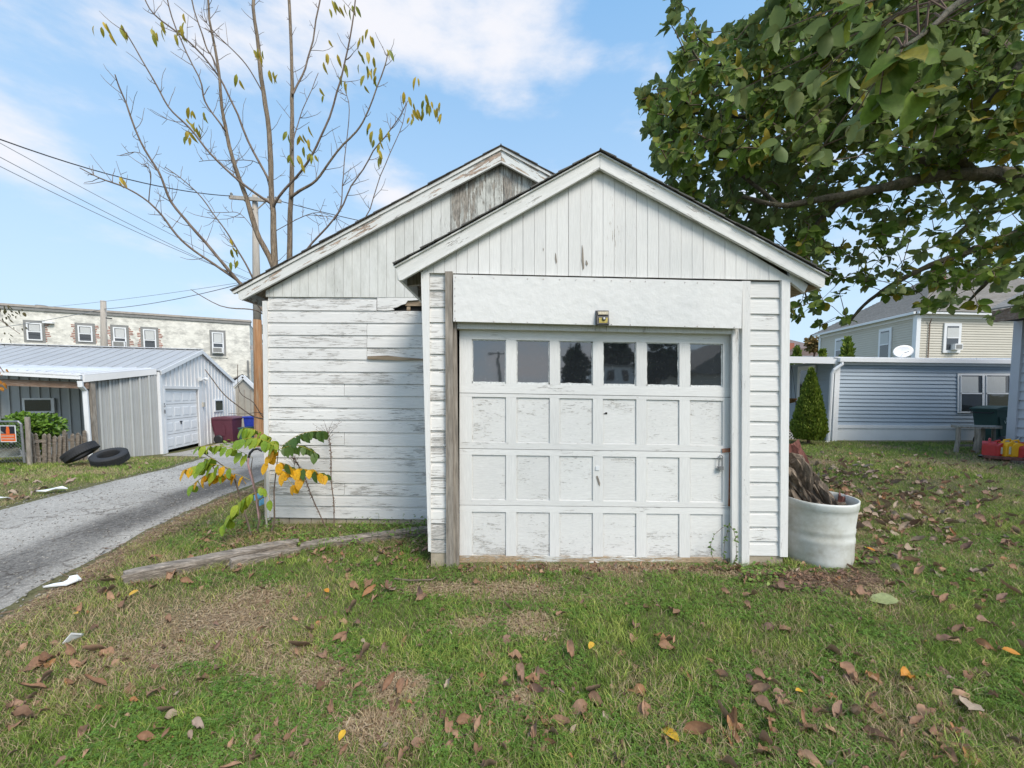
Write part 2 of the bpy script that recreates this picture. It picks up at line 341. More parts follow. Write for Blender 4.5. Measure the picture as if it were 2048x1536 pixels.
# ================================================================== GROUND
driveL = [(-260, 1085), (0, 1015), (100, 990), (200, 965), (290, 945), (325, 937), (330, 932), (300, 928), (255, 915), (205, 909), (185, 903), (160, 900)]
driveR = [(-260, 1400), (0, 1248), (60, 1212), (120, 1178), (185, 1135), (250, 1096), (320, 1058), (400, 1020), (480, 986), (560, 952), (640, 925), (720, 905)]
DL = [G(*p) for p in driveL]; DR = [G(*p) for p in driveR]
def resample(pts, n):
    d = [0]
    for a, b in zip(pts, pts[1:]): d.append(d[-1] + (b - a).length)
    out = []
    for i in range(n):
        t = d[-1] * i / (n - 1); k = 0
        while k < len(d) - 2 and d[k+1] < t: k += 1
        s = (t - d[k]) / max(1e-6, d[k+1] - d[k]); out.append(pts[k].lerp(pts[k+1], s))
    return out
# far part of the drive reaches round behind the garage
DRX = DR + [Vector((-5.0, 22, 0)), Vector((-5.0, 40, 0))]
DLX = DL[:6] + [Vector((-8.7, 11.2, 0)), Vector((-10.6, 11.6, 0)), Vector((-10.9, 13, 0)), Vector((-11.7, 17, 0)), Vector((-12, 22, 0)), Vector((-12, 40, 0))]
poly = np.array([(p.x, p.y) for p in DLX] + [(p.x, p.y) for p in reversed(DRX)])
def in_poly(x, y, P):
    x = np.asarray(x); y = np.asarray(y); c = np.zeros(x.shape, bool); j = len(P) - 1
    for i in range(len(P)):
        xi, yi = P[i]; xj, yj = P[j]
        cond = ((yi > y) != (yj > y)) & (x < (xj - xi) * (y - yi) / (yj - yi + 1e-12) + xi)
        c ^= cond; j = i
    return c
# worn, bare spots of the lawn (x, y, rx, ry, strength)
BARE = []
for px, py, rx, ry, s in ((440, 1240, .42, .26, 1.0), (520, 1200, .3, .2, .7), (300, 1310, .35, .2, .7), (380, 1300, .4, .2, .5), (800, 1380, .16, .14, .9), (640, 1350, .3, .2, .55), (760, 1450, .3, .12, .6),
                          (1020, 1180, .45, .16, .9), (1060, 1250, .2, .2, .8), (940, 1250, .25, .12, .6), (880, 1180, .35, .14, .8), (1180, 1200, .4, .07, .3), (1700, 1170, .35, .22, .9), (1600, 1160, .3, .15, .9), (1500, 1150, .6, .07, .8), (1200, 1140, 1.3, .09, .85),
                          (1740, 1100, .3, .2, .5), (560, 1330, .5, .3, .45), (1050, 1400, .12, .1, .6), (700, 1040, 1.2, .12, .6), (120, 1110, .1, .1, .0), (1640, 925, .5, .3, .7), (1960, 925, 1.4, .5, .6)):
    p = G(px, py); BARE.append((p.x, p.y, rx, ry, s))
for _i in range(1, 9):
    _a, _b = DR[_i], DR[_i+1] if _i+1 < len(DR) else DR[_i]
    for _t in (0, .25, .5, .75):
        _p = _a.lerp(_b, _t); BARE.append((_p.x+.05, _p.y-.03, .11, .10, .5))
def bare_mask(x, y):
    """0 grass .. 1 bare; x, y arrays"""
    m = np.zeros_like(x)
    for bx, by, rx, ry, s in BARE:
        m = np.maximum(m, s * .85 * np.exp(-(((x-bx)/rx)**2 + ((y-by)/ry)**2)))
    return m
def vnoise(x, y, sc, seed):
    """cheap value noise, vectorised"""
    X = x*sc + seed*17.3; Y = y*sc + seed*5.7
    xi = np.floor(X).astype(np.int64); yi = np.floor(Y).astype(np.int64); fx = X-xi; fy = Y-yi
    fx = fx*fx*(3-2*fx); fy = fy*fy*(3-2*fy)
    def h(a, b):
        n = (a*374761393 + b*668265263 + seed*1274126177) & 0xffffffff
        n = ((n ^ (n >> 13)) * 1103515245) & 0xffffffff
        return ((n ^ (n >> 16)) & 0xffff) / 65535.0
    return (h(xi,yi)*(1-fx)+h(xi+1,yi)*fx)*(1-fy) + (h(xi,yi+1)*(1-fx)+h(xi+1,yi+1)*fx)*fy
def g_np(x, y):
    """ground height, vectorised through a lookup grid"""
    fx = (x - GX0) / GSTEP; fy = (y - GY0) / GSTEP
    xi = np.clip(fx.astype(int), 0, GH.shape[0]-2); yi = np.clip(fy.astype(int), 0, GH.shape[1]-2)
    tx = np.clip(fx-xi, 0, 1); ty = np.clip(fy-yi, 0, 1)
    return (GH[xi,yi]*(1-tx)+GH[xi+1,yi]*tx)*(1-ty) + (GH[xi,yi+1]*(1-tx)+GH[xi+1,yi+1]*tx)*ty
GX0, GY0, GSTEP = -26.0, 0.8, 0.2
GH = np.array([[g(GX0 + i*GSTEP, GY0 + j*GSTEP) for j in range(145)] for i in range(290)])

def soil_mat():
    m, nt, N, L, b = new_mat('lawn_soil')
    geo = N('ShaderNodeNewGeometry')
    n1 = N('ShaderNodeTexNoise'); n1.inputs['Scale'].default_value = 1.3; n1.inputs['Detail'].default_value = 5; L(geo.outputs['Position'], n1.inputs['Vector'])
    n2 = N('ShaderNodeTexNoise'); n2.inputs['Scale'].default_value = 45; n2.inputs['Detail'].default_value = 6; n2.inputs['Roughness'].default_value = .7; L(geo.outputs['Position'], n2.inputs['Vector'])
    at = N('ShaderNodeAttribute'); at.attribute_name = 'bare'
    cr = N('ShaderNodeValToRGB'); e = cr.color_ramp.elements
    e[0].position = .3; e[0].color = (0.07, 0.07, 0.028, 1); e[1].position = .75; e[1].color = (0.20, 0.19, 0.09, 1); L(n2.outputs[0], cr.inputs[0])
    cs = N('ShaderNodeValToRGB'); e = cs.color_ramp.elements
    e[0].position = .3; e[0].color = (0.17, 0.115, 0.075, 1); e[1].position = .72; e[1].color = (0.52, 0.40, 0.29, 1); L(n2.outputs[0], cs.inputs[0])
    f = mnode(N, L, 'ADD', at.outputs['Fac'], mnode(N, L, 'MULTIPLY', mnode(N, L, 'SUBTRACT', n1.outputs[0], .5), .9), True)
    mx = N('ShaderNodeMixRGB'); L(f, mx.inputs[0]); L(cr.outputs[0], mx.inputs[1]); L(cs.outputs[0], mx.inputs[2]); L(mx.outputs[0], b.inputs['Base Color'])
    b.inputs['Roughness'].default_value = .95; b.inputs['Specular IOR Level'].default_value = .15
    bp = N('ShaderNodeBump'); bp.inputs['Strength'].default_value = .8; bp.inputs['Distance'].default_value = .02; L(n2.outputs[0], bp.inputs['Height']); L(bp.outputs[0], b.inputs['Normal'])
    return m
def build_ground():
    xs = [-500, -250, -120, -70, -45, -34] + list(np.arange(-28, -6, .5)) + list(np.arange(-6, 8, .12)) + list(np.arange(8, 24, .5)) + [26, 32, 45, 70, 120, 250, 500]
    ys = [-200, -60, -25, -12, -6, -2] + list(np.arange(0, 7.5, .12)) + list(np.arange(7.5, 26, .5)) + [28, 34, 45, 70, 120, 250, 600]
    nx, ny = len(xs), len(ys)
    vs = [(x, y, g(x, y)) for x in xs for y in ys]
    fs = [(i*ny+j, (i+1)*ny+j, (i+1)*ny+j+1, i*ny+j+1) for i in range(nx-1) for j in range(ny-1)]
    me = bpy.data.meshes.new('ground'); me.from_pydata(vs, [], fs)
    a = np.array(vs); bm_ = bare_mask(a[:,0], a[:,1])
    at = me.attributes.new('bare', 'FLOAT', 'POINT'); at.data.foreach_set('value', bm_.astype(np.float32))
    me.polygons.foreach_set('use_smooth', [True]*len(fs)); me.materials.append(soil_mat())
    o = bpy.data.objects.new('ground', me); COL.objects.link(o); o['kind'] = 'structure'
build_ground()
def asphalt():
    m, nt, N, L, b = new_mat('worn_asphalt')
    geo = N('ShaderNodeNewGeometry')
    vo = N('ShaderNodeTexVoronoi'); vo.inputs['Scale'].default_value = 75; L(geo.outputs['Position'], vo.inputs['Vector'])
    n1 = N('ShaderNodeTexNoise'); n1.inputs['Scale'].default_value = .8; n1.inputs['Detail'].default_value = 6; L(geo.outputs['Position'], n1.inputs['Vector'])
    n2 = N('ShaderNodeTexNoise'); n2.inputs['Scale'].default_value = 30; n2.inputs['Detail'].default_value = 6; n2.inputs['Roughness'].default_value = .75; L(geo.outputs['Position'], n2.inputs['Vector'])
    at = N('ShaderNodeAttribute'); at.attribute_name = 'worn'
    cr = N('ShaderNodeValToRGB'); e = cr.color_ramp.elements
    e[0].position = .25; e[0].color = (0.13, 0.12, 0.11, 1); e[1].position = .8; e[1].color = (0.60, 0.56, 0.50, 1)
    f = mnode(N, L, 'ADD', mnode(N, L, 'MULTIPLY', at.outputs['Fac'], .46), mnode(N, L, 'ADD', mnode(N, L, 'MULTIPLY', n2.outputs[0], .85), mnode(N, L, 'MULTIPLY', n1.outputs[0], .30)))
    f = mnode(N, L, 'SUBTRACT', f, .33)
    L(f, cr.inputs[0])
    pb = N('ShaderNodeMapRange'); pb.inputs['From Min'].default_value = .0; pb.inputs['From Max'].default_value = .5; pb.inputs['To Min'].default_value = 1.3; pb.inputs['To Max'].default_value = .75; L(vo.outputs['Distance'], pb.inputs['Value'])
    sc = N('ShaderNodeVectorMath'); sc.operation = 'SCALE'; L(cr.outputs[0], sc.inputs[0]); L(pb.outputs[0], sc.inputs['Scale'])
    # cracks
    wc = N('ShaderNodeTexVoronoi'); wc.feature = 'DISTANCE_TO_EDGE'; wc.inputs['Scale'].default_value = 1.1
    dn = N('ShaderNodeVectorMath'); dn.operation = 'ADD'; L(geo.outputs['Position'], dn.inputs[0])
    n3 = N('ShaderNodeTexNoise'); n3.inputs['Scale'].default_value = 2.5; n3.inputs['Detail'].default_value = 5; L(geo.outputs['Position'], n3.inputs['Vector'])
    s3 = N('ShaderNodeVectorMath'); s3.operation = 'SCALE'; L(n3.outputs['Color'], s3.inputs[0]); s3.inputs['Scale'].default_value = .7; L(s3.outputs[0], dn.inputs[1]); L(dn.outputs[0], wc.inputs['Vector'])
    ck = N('ShaderNodeMapRange'); ck.inputs['From Min'].default_value = .0; ck.inputs['From Max'].default_value = .02; ck.inputs['To Min'].default_value = .6; ck.inputs['To Max'].default_value = 0; L(wc.outputs['Distance'], ck.inputs['Value'])
    mx = N('ShaderNodeMixRGB'); L(ck.outputs[0], mx.inputs[0]); L(sc.outputs[0], mx.inputs[1]); mx.inputs[2].default_value = (0.07, 0.055, 0.045, 1)
    L(mx.outputs[0], b.inputs['Base Color']); b.inputs['Roughness'].default_value = .95; b.inputs['Specular IOR Level'].default_value = .1
    bp = N('ShaderNodeBump'); bp.inputs['Strength'].default_value = 1.0; bp.inputs['Distance'].default_value = .008; L(n2.outputs[0], bp.inputs['Height']); L(bp.outputs[0], b.inputs['Normal'])
    return m
V = Vector
def build_drive():
    n = 90; m = 14
    # pair the two edges and loft
    A = resample([Vector((-13, 1.5, 0))] + DLX, n); B = resample([Vector((-7.5, -.5, 0))] + DRX, n)
    vs = []; worn = []
    for i in range(n):
        for j in range(m):
            t = j / (m-1); p = A[i].lerp(B[i], t)
            e = min(t, 1-t)
            if e < .01:
                p = p + Vector((random.uniform(-.07, .07), random.uniform(-.05, .05), 0))
            z = g(p.x, p.y) + (0.012 if 0 < j < m-1 else -0.02)
            vs.append((p.x, p.y, z))
            w = 0.95 if t < .60 else (0.95-(t-.60)/.10*.75 if t < .70 else (0.2 if t < .86 else .2+(t-.86)/.12))
            w += mnoise.noise(V((p.x*.9, p.y*.9, 2)))*.45
            worn.append(min(1, max(0, w)))
    fs = [(i*m+j, (i+1)*m+j, (i+1)*m+j+1, i*m+j+1) for i in range(n-1) for j in range(m-1)]
    me = bpy.data.meshes.new('driveway'); me.from_pydata(vs, [], fs)
    at = me.attributes.new('worn', 'FLOAT', 'POINT'); at.data.foreach_set('value', worn)
    me.polygons.foreach_set('use_smooth', [True]*len(fs)); me.materials.append(asphalt())
    o = bpy.data.objects.new('driveway', me); COL.objects.link(o); o['kind'] = 'structure'
build_drive()

# ================================================================== THE WHITE GARAGE
FY, RY = 3.55, 4.65          # faces of the front bay and of the taller rear part
gar = thing('white_garage', (0.8, 5.0, 0), 'old white wooden garage with peeling paint, two gables and a panelled door', 'garage')
V = Vector
def clapboard(q, t0=0.016, t1=0.006, mat='clap', parent=None, name='clapboard', n=V((0, -1, 0))):
    """q = BL, BR, TR, TL on the wall's plane"""
    mb = MB(); c = .76; ml = q[0].lerp(q[3], c); mr = q[1].lerp(q[2], c)
    # novelty siding: flat face with a hollow cove along its upper edge
    mb.ext([q[0], q[1], mr, ml], [n*t0, n*t0, n*(t0*.72), n*(t0*.72)]); mb.ext([ml, mr, q[2], q[3]], [n*(t0*.42), n*(t0*.42), n*(t1*.8), n*(t1*.8)]); return mb.build(name, MT[mat], parent)
# ---- rear part: horizontal boards of the wall
rowsR = [594.5, 620.7, 645, 669.6, 694.2, 718, 742.4, 766.3, 790.3, 814, 837.8, 862.7, 889, 914, 939.6, 963.5, 987.5, 1009.7, 1034]
def rearx(py): return 536.5 + (py - 598) * (541.0 - 536.5) / 440
XR_END = 882
def jq(px, py, Y, a=0.0015):
    p = W(px, py, Y); p.z += random.uniform(-a, a); return p
for i in range(18):
    y0, y1 = rowsR[i], rowsR[i+1]
    sl = 0.004 + 0.010 * i / 17       # rows sag slightly to the right
    xa, xb = rearx(y1), XR_END
    if i == 0: cuts = [xa, 754.6]
    elif i in (2, 3, 4): cuts = [xa, 735, xb]
    elif i % 4 == 3: cuts = [xa, 690, xb]
    else: cuts = [xa, xb]
    for a, c in zip(cuts, cuts[1:]):
        c2 = c - (0.8 if c < xb else 0)
        q = [jq(a, y1 + sl*(a-xa), RY), jq(c2, y1 + sl*(c2-xa), RY), W(c2, y0 + sl*(c2-xa) + .3, RY), W(a, y0 + sl*(a-xa) + .3, RY)]
        clapboard(q, mat='clap' if i % 3 else 'clap_bad', parent=gar)
def polyboard(pts, Y, t, mat, name, parent=gar, label=None):
    mb = MB(); mb.ext([W(x, y, Y) for x, y in pts], V((0, -t, 0))); o = mb.build(name, MT[mat], parent)
    if label: o['label'] = label
    return o
# the rotten end of the top row, its bare lath and the hole behind
polyboard([(755.4, 621), (772, 622), (790, 620.5), (786, 617.5), (797, 614), (803, 610.5), (812, 608), (816, 602), (838, 600.5), (845, 596), (755.4, 594.8)], RY, 0.018, 'clap_bad', 'clapboard', label='rotten clapboard end with a jagged hole')
polyboard([(808, 602.5), (882, 603), (882, 613.5), (812, 612.5)], RY+.03, 0.03, 'barewoodx', 'lath', label='bare brown lath behind the rotten boards')
polyboard([(815, 612), (822, 612), (821, 622), (814, 622)], RY+.03, 0.02, 'barewoodx', 'lath')
polyboard([(735, 712.5), (775, 711), (800, 714), (845, 717.5), (882, 718.5), (882, 721.5), (845, 720.8), (790, 720.5), (735, 718.4)], RY-.026, 0.005, 'barewoodx', 'lath', label='bare split strip of clapboard')
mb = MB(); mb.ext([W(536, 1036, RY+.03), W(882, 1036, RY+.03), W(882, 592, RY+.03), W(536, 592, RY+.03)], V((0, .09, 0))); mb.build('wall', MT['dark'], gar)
# corner board of the rear part
mb = MB(); mb.ext([W(533, 1038.7, RY), W(541.5, 1038.7, RY), W(537, 603, RY), W(528, 603, RY)], V((0, -.032, 0))); mb.build('corner_board', MT['trim'], gar)
# ---- rear gable boards
apexR = (1002.5, 331)
def rakeR_in(x):
    return 589 + (331-589)/(1000.5-532)*(x-532) if x <= 1001 else 331 + (x-1001)*(368-331)/(1082.5-1001)
seams = [533, 549, 584.5, 618, 653, 687.8, 722.6, 756.8, 791.3, 827.9, 863.8, 901.4, 937, 972, 1007, 1042, 1077, 1112, 1147]
def gable_board(a, b, ybot, ytop, Y, mat, apex=None, thick=.016, bead=True):
    mb = MB()
    parts = [(a+.35, (a+b)/2-.25), ((a+b)/2+.25, b-.35)] if bead else [(a+.35, b-.35)]
    for (u0, u1) in parts:
        pts = [W(u0, ybot(u0), Y), W(u1, ybot(u1), Y), W(u1, ytop(u1), Y)]
        if apex and u0 < apex[0] < u1: pts.append(W(apex[0], apex[1], Y))
        pts.append(W(u0, ytop(u0), Y)); mb.ext(pts, V((0, -thick + random.uniform(-.002, .002), 0)))
    return mb.build('gable_board', MT[mat], gar)
for a, b in zip(seams, seams[1:]):
    if a > 1130: continue
    mat = 'vert_mold' if 898 < a < 1060 else 'vert_rear'
    ybot = (lambda x: 594 + (x-533)*.006) if a < 860 else (lambda x: 500)
    gable_board(a, b, ybot, lambda x: rakeR_in(x) - 6, RY-.005, mat, apex=(1001, 325))
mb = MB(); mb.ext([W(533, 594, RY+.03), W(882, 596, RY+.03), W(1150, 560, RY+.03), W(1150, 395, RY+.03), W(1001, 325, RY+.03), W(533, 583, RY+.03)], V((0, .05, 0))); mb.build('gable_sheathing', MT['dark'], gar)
# drip strip under the rear gable
# ---- front bay walls
rowsFL = [546, 580, 613.8, 644.7, 676, 707.9, 738.8, 770.5, 799.3, 830.3, 860.2, 891.8, 922.4, 954, 985, 1014.5, 1044.8, 1076.4, 1103.5]
for y0, y1 in zip(rowsFL, rowsFL[1:]):
    t = (y1-546)/560; xa = 860.2 + 1.8*t; xb = 891.6 + 1.8*t
    jx = random.uniform(-.6, .6)
    clapboard([jq(xa, y1, FY), jq(xb+jx, y1+.4, FY), W(xb+jx, y0+.6, FY), W(xa, y0+.3, FY)], .018, .006, 'clap_bad', gar)
rowsFR = [8, 88, 168, 247, 323, 398, 474, 548, 622, 698, 773, 848, 922, 997, 1070, 1143, 1218, 1290, 1362]
rowsFR = [560 + v/2.4777 for v in rowsFR]
for y0, y1 in zip(rowsFR, rowsFR[1:]):
    t = (y1-563)/546; xa = 1497 - 2.2*t; xb = 1558 - 3*t
    clapboard([jq(xa, y1, FY), jq(xb, y1+.5, FY), W(xb, y0+.8, FY), W(xa, y0+.3, FY)], .018, .006, 'clap_front', gar)
def vboard(x0t, x1t, yt, x0b, x1b, yb, Y, t, mat, name, dy=0, label=None):
    mb = MB(); mb.ext([W(x0b, yb, Y), W(x1b, yb+dy, Y), W(x1t, yt+dy, Y), W(x0t, yt, Y)], V((0, -t, 0))); o = mb.build(name, MT[mat], gar)
    if label: o['label'] = label
    return o
vboard(843.6, 859.9, 546, 858, 863.4+9*0, 1100, FY, .036, 'trim', 'corner_board')
vboard(1558.2, 1575, 562, 1555.2, 1570.2, 1110.5, FY, .036, 'trim', 'corner_board', .5)
vboard(1480.4, 1496.6, 564, 1479.5, 1494.4, 1141, FY, .034, 'trim', 'door_casing', .3)
vboard(892, 906.5, 546, 894.2, 908.5, 1139, FY, .050, 'barewood', 'door_casing', label='bare grey weathered door casing')
vboard(907, 913.0, 551, 909, 919.0, 1138, FY+.03, .045, 'barewood', 'door_stop', label='bare brown split door stop')
vboard(1461.5, 1480.2, 655, 1460.5, 1479.3, 1138, FY+.02, .028, 'trim', 'door_stop', .3)
# structure behind the narrow walls (returns), side walls with boards
def wall_box(p0, p1, thick, mat, name):
    mb = MB(); mb.box(p0[0], p0[1], p0[2], p1[0], p1[1], p1[2]); return mb.build(name, MT[mat], gar)
fl0 = W(864, 1105, FY); fl1 = W(850, 546, FY); fr0 = W(1574, 1110, FY); fr1 = W(1574, 562, FY)
rl0 = W(534, 1038, RY); rl1 = W(530, 600, RY)
REND = 10.6; xw_r = 2.62
wz = fl1.z
mb = MB(); mb.ext([(fl0.x+.03, FY+.03, fl0.z), (fl0.x+.03, RY+.02, fl0.z), (fl1.x+.03, RY+.02, wz), (fl1.x+.03, FY+.03, wz)], V((.06, 0, 0))); mb.build('side_wall', MT['dark'], gar)
mb = MB(); mb.ext([(fr0.x-.03, FY+.03, fl0.z), (fr0.x-.03, RY, fl0.z), (fr1.x-.03, RY, fr1.z), (fr1.x-.03, FY+.03, fr1.z)], V((-.06, 0, 0))); mb.build('side_wall', MT['dark'], gar)
# narrow front wall backing
for xa, xb in ((862, 912), (1462, 1570)):
    mb = MB(); mb.ext([W(xa, 1105, FY+.06), W(xb, 1105, FY+.06), W(xb, 548, FY+.06), W(xa, 548, FY+.06)], V((0, .03, 0))); mb.build('wall_backing', MT['dark'], gar)
def side_claps(x_of, y0, y1, zb, zt, nrm, name='side_clapboard', rows=18, boards=1):
    for r in range(rows):
        z0 = lerp(zb, zt, r/rows); z1 = lerp(zb, zt, (r+1)/rows)
        xx0 = x_of(z0); xx1 = x_of(z1)
        mb = MB(); mb.ext([(xx0, y0, z0), (xx0, y1, z0), (xx1, y1, z1), (xx1, y0, z1)], [V((nrm*.022, 0, 0))]*2 + [V((nrm*.006, 0, 0))]*2)
        mb.build(name, MT['clap'], gar)
def xof(pb, pt): return lambda z: lerp(pb.x, pt.x, (z-pb.z)/(pt.z-pb.z))
side_claps(xof(fl0, fl1), FY+.02, RY-.03, fl0.z, fl1.z, -1)
side_claps(xof(fr0, fr1), FY+.02, RY-.03, fr0.z, fr1.z, 1)
side_claps(xof(rl0, rl1), RY+.02, REND, rl0.z, rl1.z, -1)
side_claps(lambda z: xw_r, RY+.02, REND, rl0.z, rl1.z-.05, 1)
mb = MB(); mb.box(rl1.x+.02, RY+.1, 0.1, xw_r-.01, REND, rl1.z); mb.build('building_core', MT['dark'], gar)
mb = MB(); mb.ext([(rl1.x, REND, 0.1), (xw_r, REND, .1), (xw_r, REND, rl1.z), (-.12, REND, 4.1), (rl1.x, REND, rl1.z)], V((0, .05, 0))); mb.build('rear_wall', MT['clap'], gar)
# ---- front gable boards
rkb = [(797.6, 561), (1199.7, 339), (1606, 583)]
def rakeF_in(x):
    return lerp(rkb[0][1], rkb[1][1], (x-rkb[0][0])/(rkb[1][0]-rkb[0][0])) if x < 1199.7 else lerp(rkb[1][1], rkb[2][1], (x-1199.7)/(1606-1199.7))
seamsF = [846] + [780 + v/2.2756 for v in (199, 303, 403, 505, 605, 708, 811, 917, 1018, 1119, 1219, 1321, 1420, 1519, 1618, 1718)] + [1579]
for a, b in zip(seamsF, seamsF[1:]):
    fy = FY - .012
    gable_board(a, b, lambda x: 546.5 + (x-846)*.0213, lambda x: rakeF_in(x) - 10, fy, 'vert', apex=(1199.7, 329), thick=.02)
mb = MB(); mb.ext([W(848, 548, FY+.04), W(1577, 563, FY+.04), W(1577, 556, FY+.04), W(1199.7, 327, FY+.04), W(848, 528, FY+.04)], V((0, .04, 0))); mb.build('gable_sheathing', MT['dark'], gar)
for x, y0, y1, w in ((1110.5, 505, 528, 3.4), (1164, 489, 540, 4.5), (1172, 520, 532, 4), (1086, 495, 503, 1.5)):
    polyboard([(x, y0), (x+w*.5, y0+(y1-y0)*.2), (x+w, y1-4), (x+w*.4, y1), (x-w*.2, y0+(y1-y0)*.6)], FY-.034, .0015, 'barewood', 'bare_patch', label='long bare patch where paint has flaked off')
# ---- plywood cover above the door
mb = MB(); mb.ext([W(907.5, 644, FY-.035), W(1479.2, 658, FY-.035), W(1481, 564.5, FY-.035), W(907.5, 551, FY-.035)], V((0, -.03, 0)))
cover = mb.build('header_board', MT['cover'], gar, label='white plywood board nailed over the door opening')
mb = MB()
for i in range(17):
    x = 914 + i*34.6 + random.uniform(-6, 6)
    for y in (554.5 + (x-912)*.0235, 641.5 + (x-912)*.0235):
        if random.random() < .85:
            c = W(x, y, FY-.066); mb.lathe([(0, -.004), (.004, -.002), (.004, .002)], c, 6, Matrix.Rotation(R(90), 3, 'X'))
for i in range(6):
    c = W(909.8, 562+i*15, FY-.066); mb.lathe([(0, -.004), (.004, -.002), (.004, .002)], c, 6, Matrix.Rotation(R(90), 3, 'X'))
mb.build('nails', MT['rust'], cover, kind='stuff')
# head jamb under the cover
mb = MB(); mb.ext([W(914, 657, FY+.0), W(1480, 668, FY+.0), W(1480, 655, FY+.0), W(914, 643, FY+.0)], V((0, .11, 0))); mb.build('head_jamb', MT['trim'], gar)
# ---- the sectional door
DY = FY + .075
def D(px, py, dy=0.0):
    s = .0185 - .000022*(py-680); return W(px, py + s*(px-920), DY + dy)
def dpiece(x0, y0, x1, y1, front, back, mat, name, parent):
    mb = MB(); mb.ext([D(x0, y1), D(x1, y1), D(x1, y0), D(x0, y0)], V((0, -.0001, 0)))
    # thickness between front and back offsets
    mb.v = [(v[0], v[1] + (back if i < 4 else front), v[2]) for i, v in enumerate(mb.v)]
    return mb.build(name, MT[mat], parent)
door = bpy.data.objects.new('garage_door', None); COL.objects.link(door); door.parent = gar; door['label'] = 'white panelled garage door with six small windows along the top'
cols = [(944.4, 1011.9), (1033, 1099), (1118.4, 1184.9), (1205.3, 1271.4), (1291.8, 1357.2), (1378.3, 1443.7)]
sect = [(655, 678.5, 766, 785.3), (786.3, 793, 883.5, 896), (897, 908.5, 998, 1008.5), (1009.5, 1022, 1109.5, 1135)]
for si, (a, t0, t1, bm_) in enumerate(sect):
    dpiece(919.5, a, 1460.5, t0, -.018, .018, 'doorh', 'rail', door)
    dpiece(919.5, t1, 1460.5, bm_, -.018, .018, 'doorlow' if si == 3 else 'doorh', 'rail', door)
    xs = [919.5] + [v for c in cols for v in c] + [1460.5]
    for k in range(0, len(xs), 2):
        dpiece(xs[k] + (.15 if k else 0), t0+.1, xs[k+1]-.15, t1-.1, -.0175, .0175, 'door', 'stile', door)
    for ci, (x0, x1) in enumerate(cols):
        if si == 0:
            # glass with a ragged putty line
            mb = MB(); mb.ext([D(x0+.3, t1-.2), D(x1-.3, t1-.2), D(x1-.3, t0+.2), D(x0+.3, t0+.2)], V((0, .004, 0))); mb.build('window_pane', MT['pane'], door)
            mb = MB(); n = 14
            for (ax, ay, bx, by, nx, ny) in ((x0, t0, x1, t0, 0, 1), (x1, t0, x1, t1, -1, 0), (x1, t1, x0, t1, 0, -1), (x0, t1, x0, t0, 1, 0)):
                pr = None
                for k in range(n+1):
                    t = k/n; wdt = 1.6 + 1.8*abs(mnoise.noise(V((ci*3+ax*.1+t*3.3, ay*.1, t*5)))) + (1.5 if ny == -1 else 0)
                    px, py = lerp(ax, bx, t), lerp(ay, by, t)
                    cur = (px, py, px+nx*wdt, py+ny*wdt)
                    if pr:
                        mb.ext([D(pr[0], pr[1], -.001), D(cur[0], cur[1], -.001), D(cur[2], cur[3], -.001), D(pr[2], pr[3], -.001)], V((0, -.006, 0)))
                    pr = cur
            mb.build('putty', MT['putty'], door)
        else:
            mb = MB(); i = .9
            # shallow raised field with sloped margins
            A_ = [D(x0-.5, t1+.5, -.002), D(x1+.5, t1+.5, -.002), D(x1+.5, t0-.5, -.002), D(x0-.5, t0-.5, -.002)]
            B_ = [D(x0+3, t1-3, -.007), D(x1-3, t1-3, -.007), D(x1-3, t0+3, -.007), D(x0+3, t0+3, -.007)]
            mb.add(A_+B_, [(4,5,6,7)] + [(k, (k+1)%4, 4+(k+1)%4, 4+k) for k in range(4)]); mb.build('panel', MT['doorp'], door)
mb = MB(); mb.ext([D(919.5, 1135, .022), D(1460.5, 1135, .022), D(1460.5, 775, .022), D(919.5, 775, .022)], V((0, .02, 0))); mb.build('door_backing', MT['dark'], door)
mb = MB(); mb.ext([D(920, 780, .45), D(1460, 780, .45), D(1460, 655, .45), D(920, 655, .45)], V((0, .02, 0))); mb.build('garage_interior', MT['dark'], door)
# astragal strip, hole, lock stain, handle plate on the door's middle stile
mb = MB(); mb.obox(D(1195, 933, -.021), V((.018, 0, 0)), V((0, .003, 0)), V((0, 0, .018))); mb.build('lock_plate', MT['white'], door)
mb = MB(); mb.ext([D(1191, 948), D(1194.5, 947), D(1199.5, 962), D(1199, 968), D(1196, 965)], V((0, -.002, 0))); mb.v = [(v[0], v[1]-.019, v[2]) for v in mb.v]; mb.build('bare_patch', MT['barewood'], door)
mb = MB(); mb.ext([D(1207, 824), D(1214, 824), D(1214, 820), D(1210, 820), D(1210, 822), D(1207, 822)], V((0, -.002, 0))); mb.v = [(v[0], v[1]-.0075, v[2]) for v in mb.v]; mb.build('hole', MT['dark'], door)
mb = MB(); mb.ext([D(1175, 1126), D(1210, 1126), D(1208, 1120), D(1198, 1120.5), D(1190, 1118), D(1178, 1119)], V((0, -.012, 0))); mb.v = [(v[0], v[1]-.018, v[2]) for v in mb.v]; mb.build('lift_handle', MT['trim'], door)
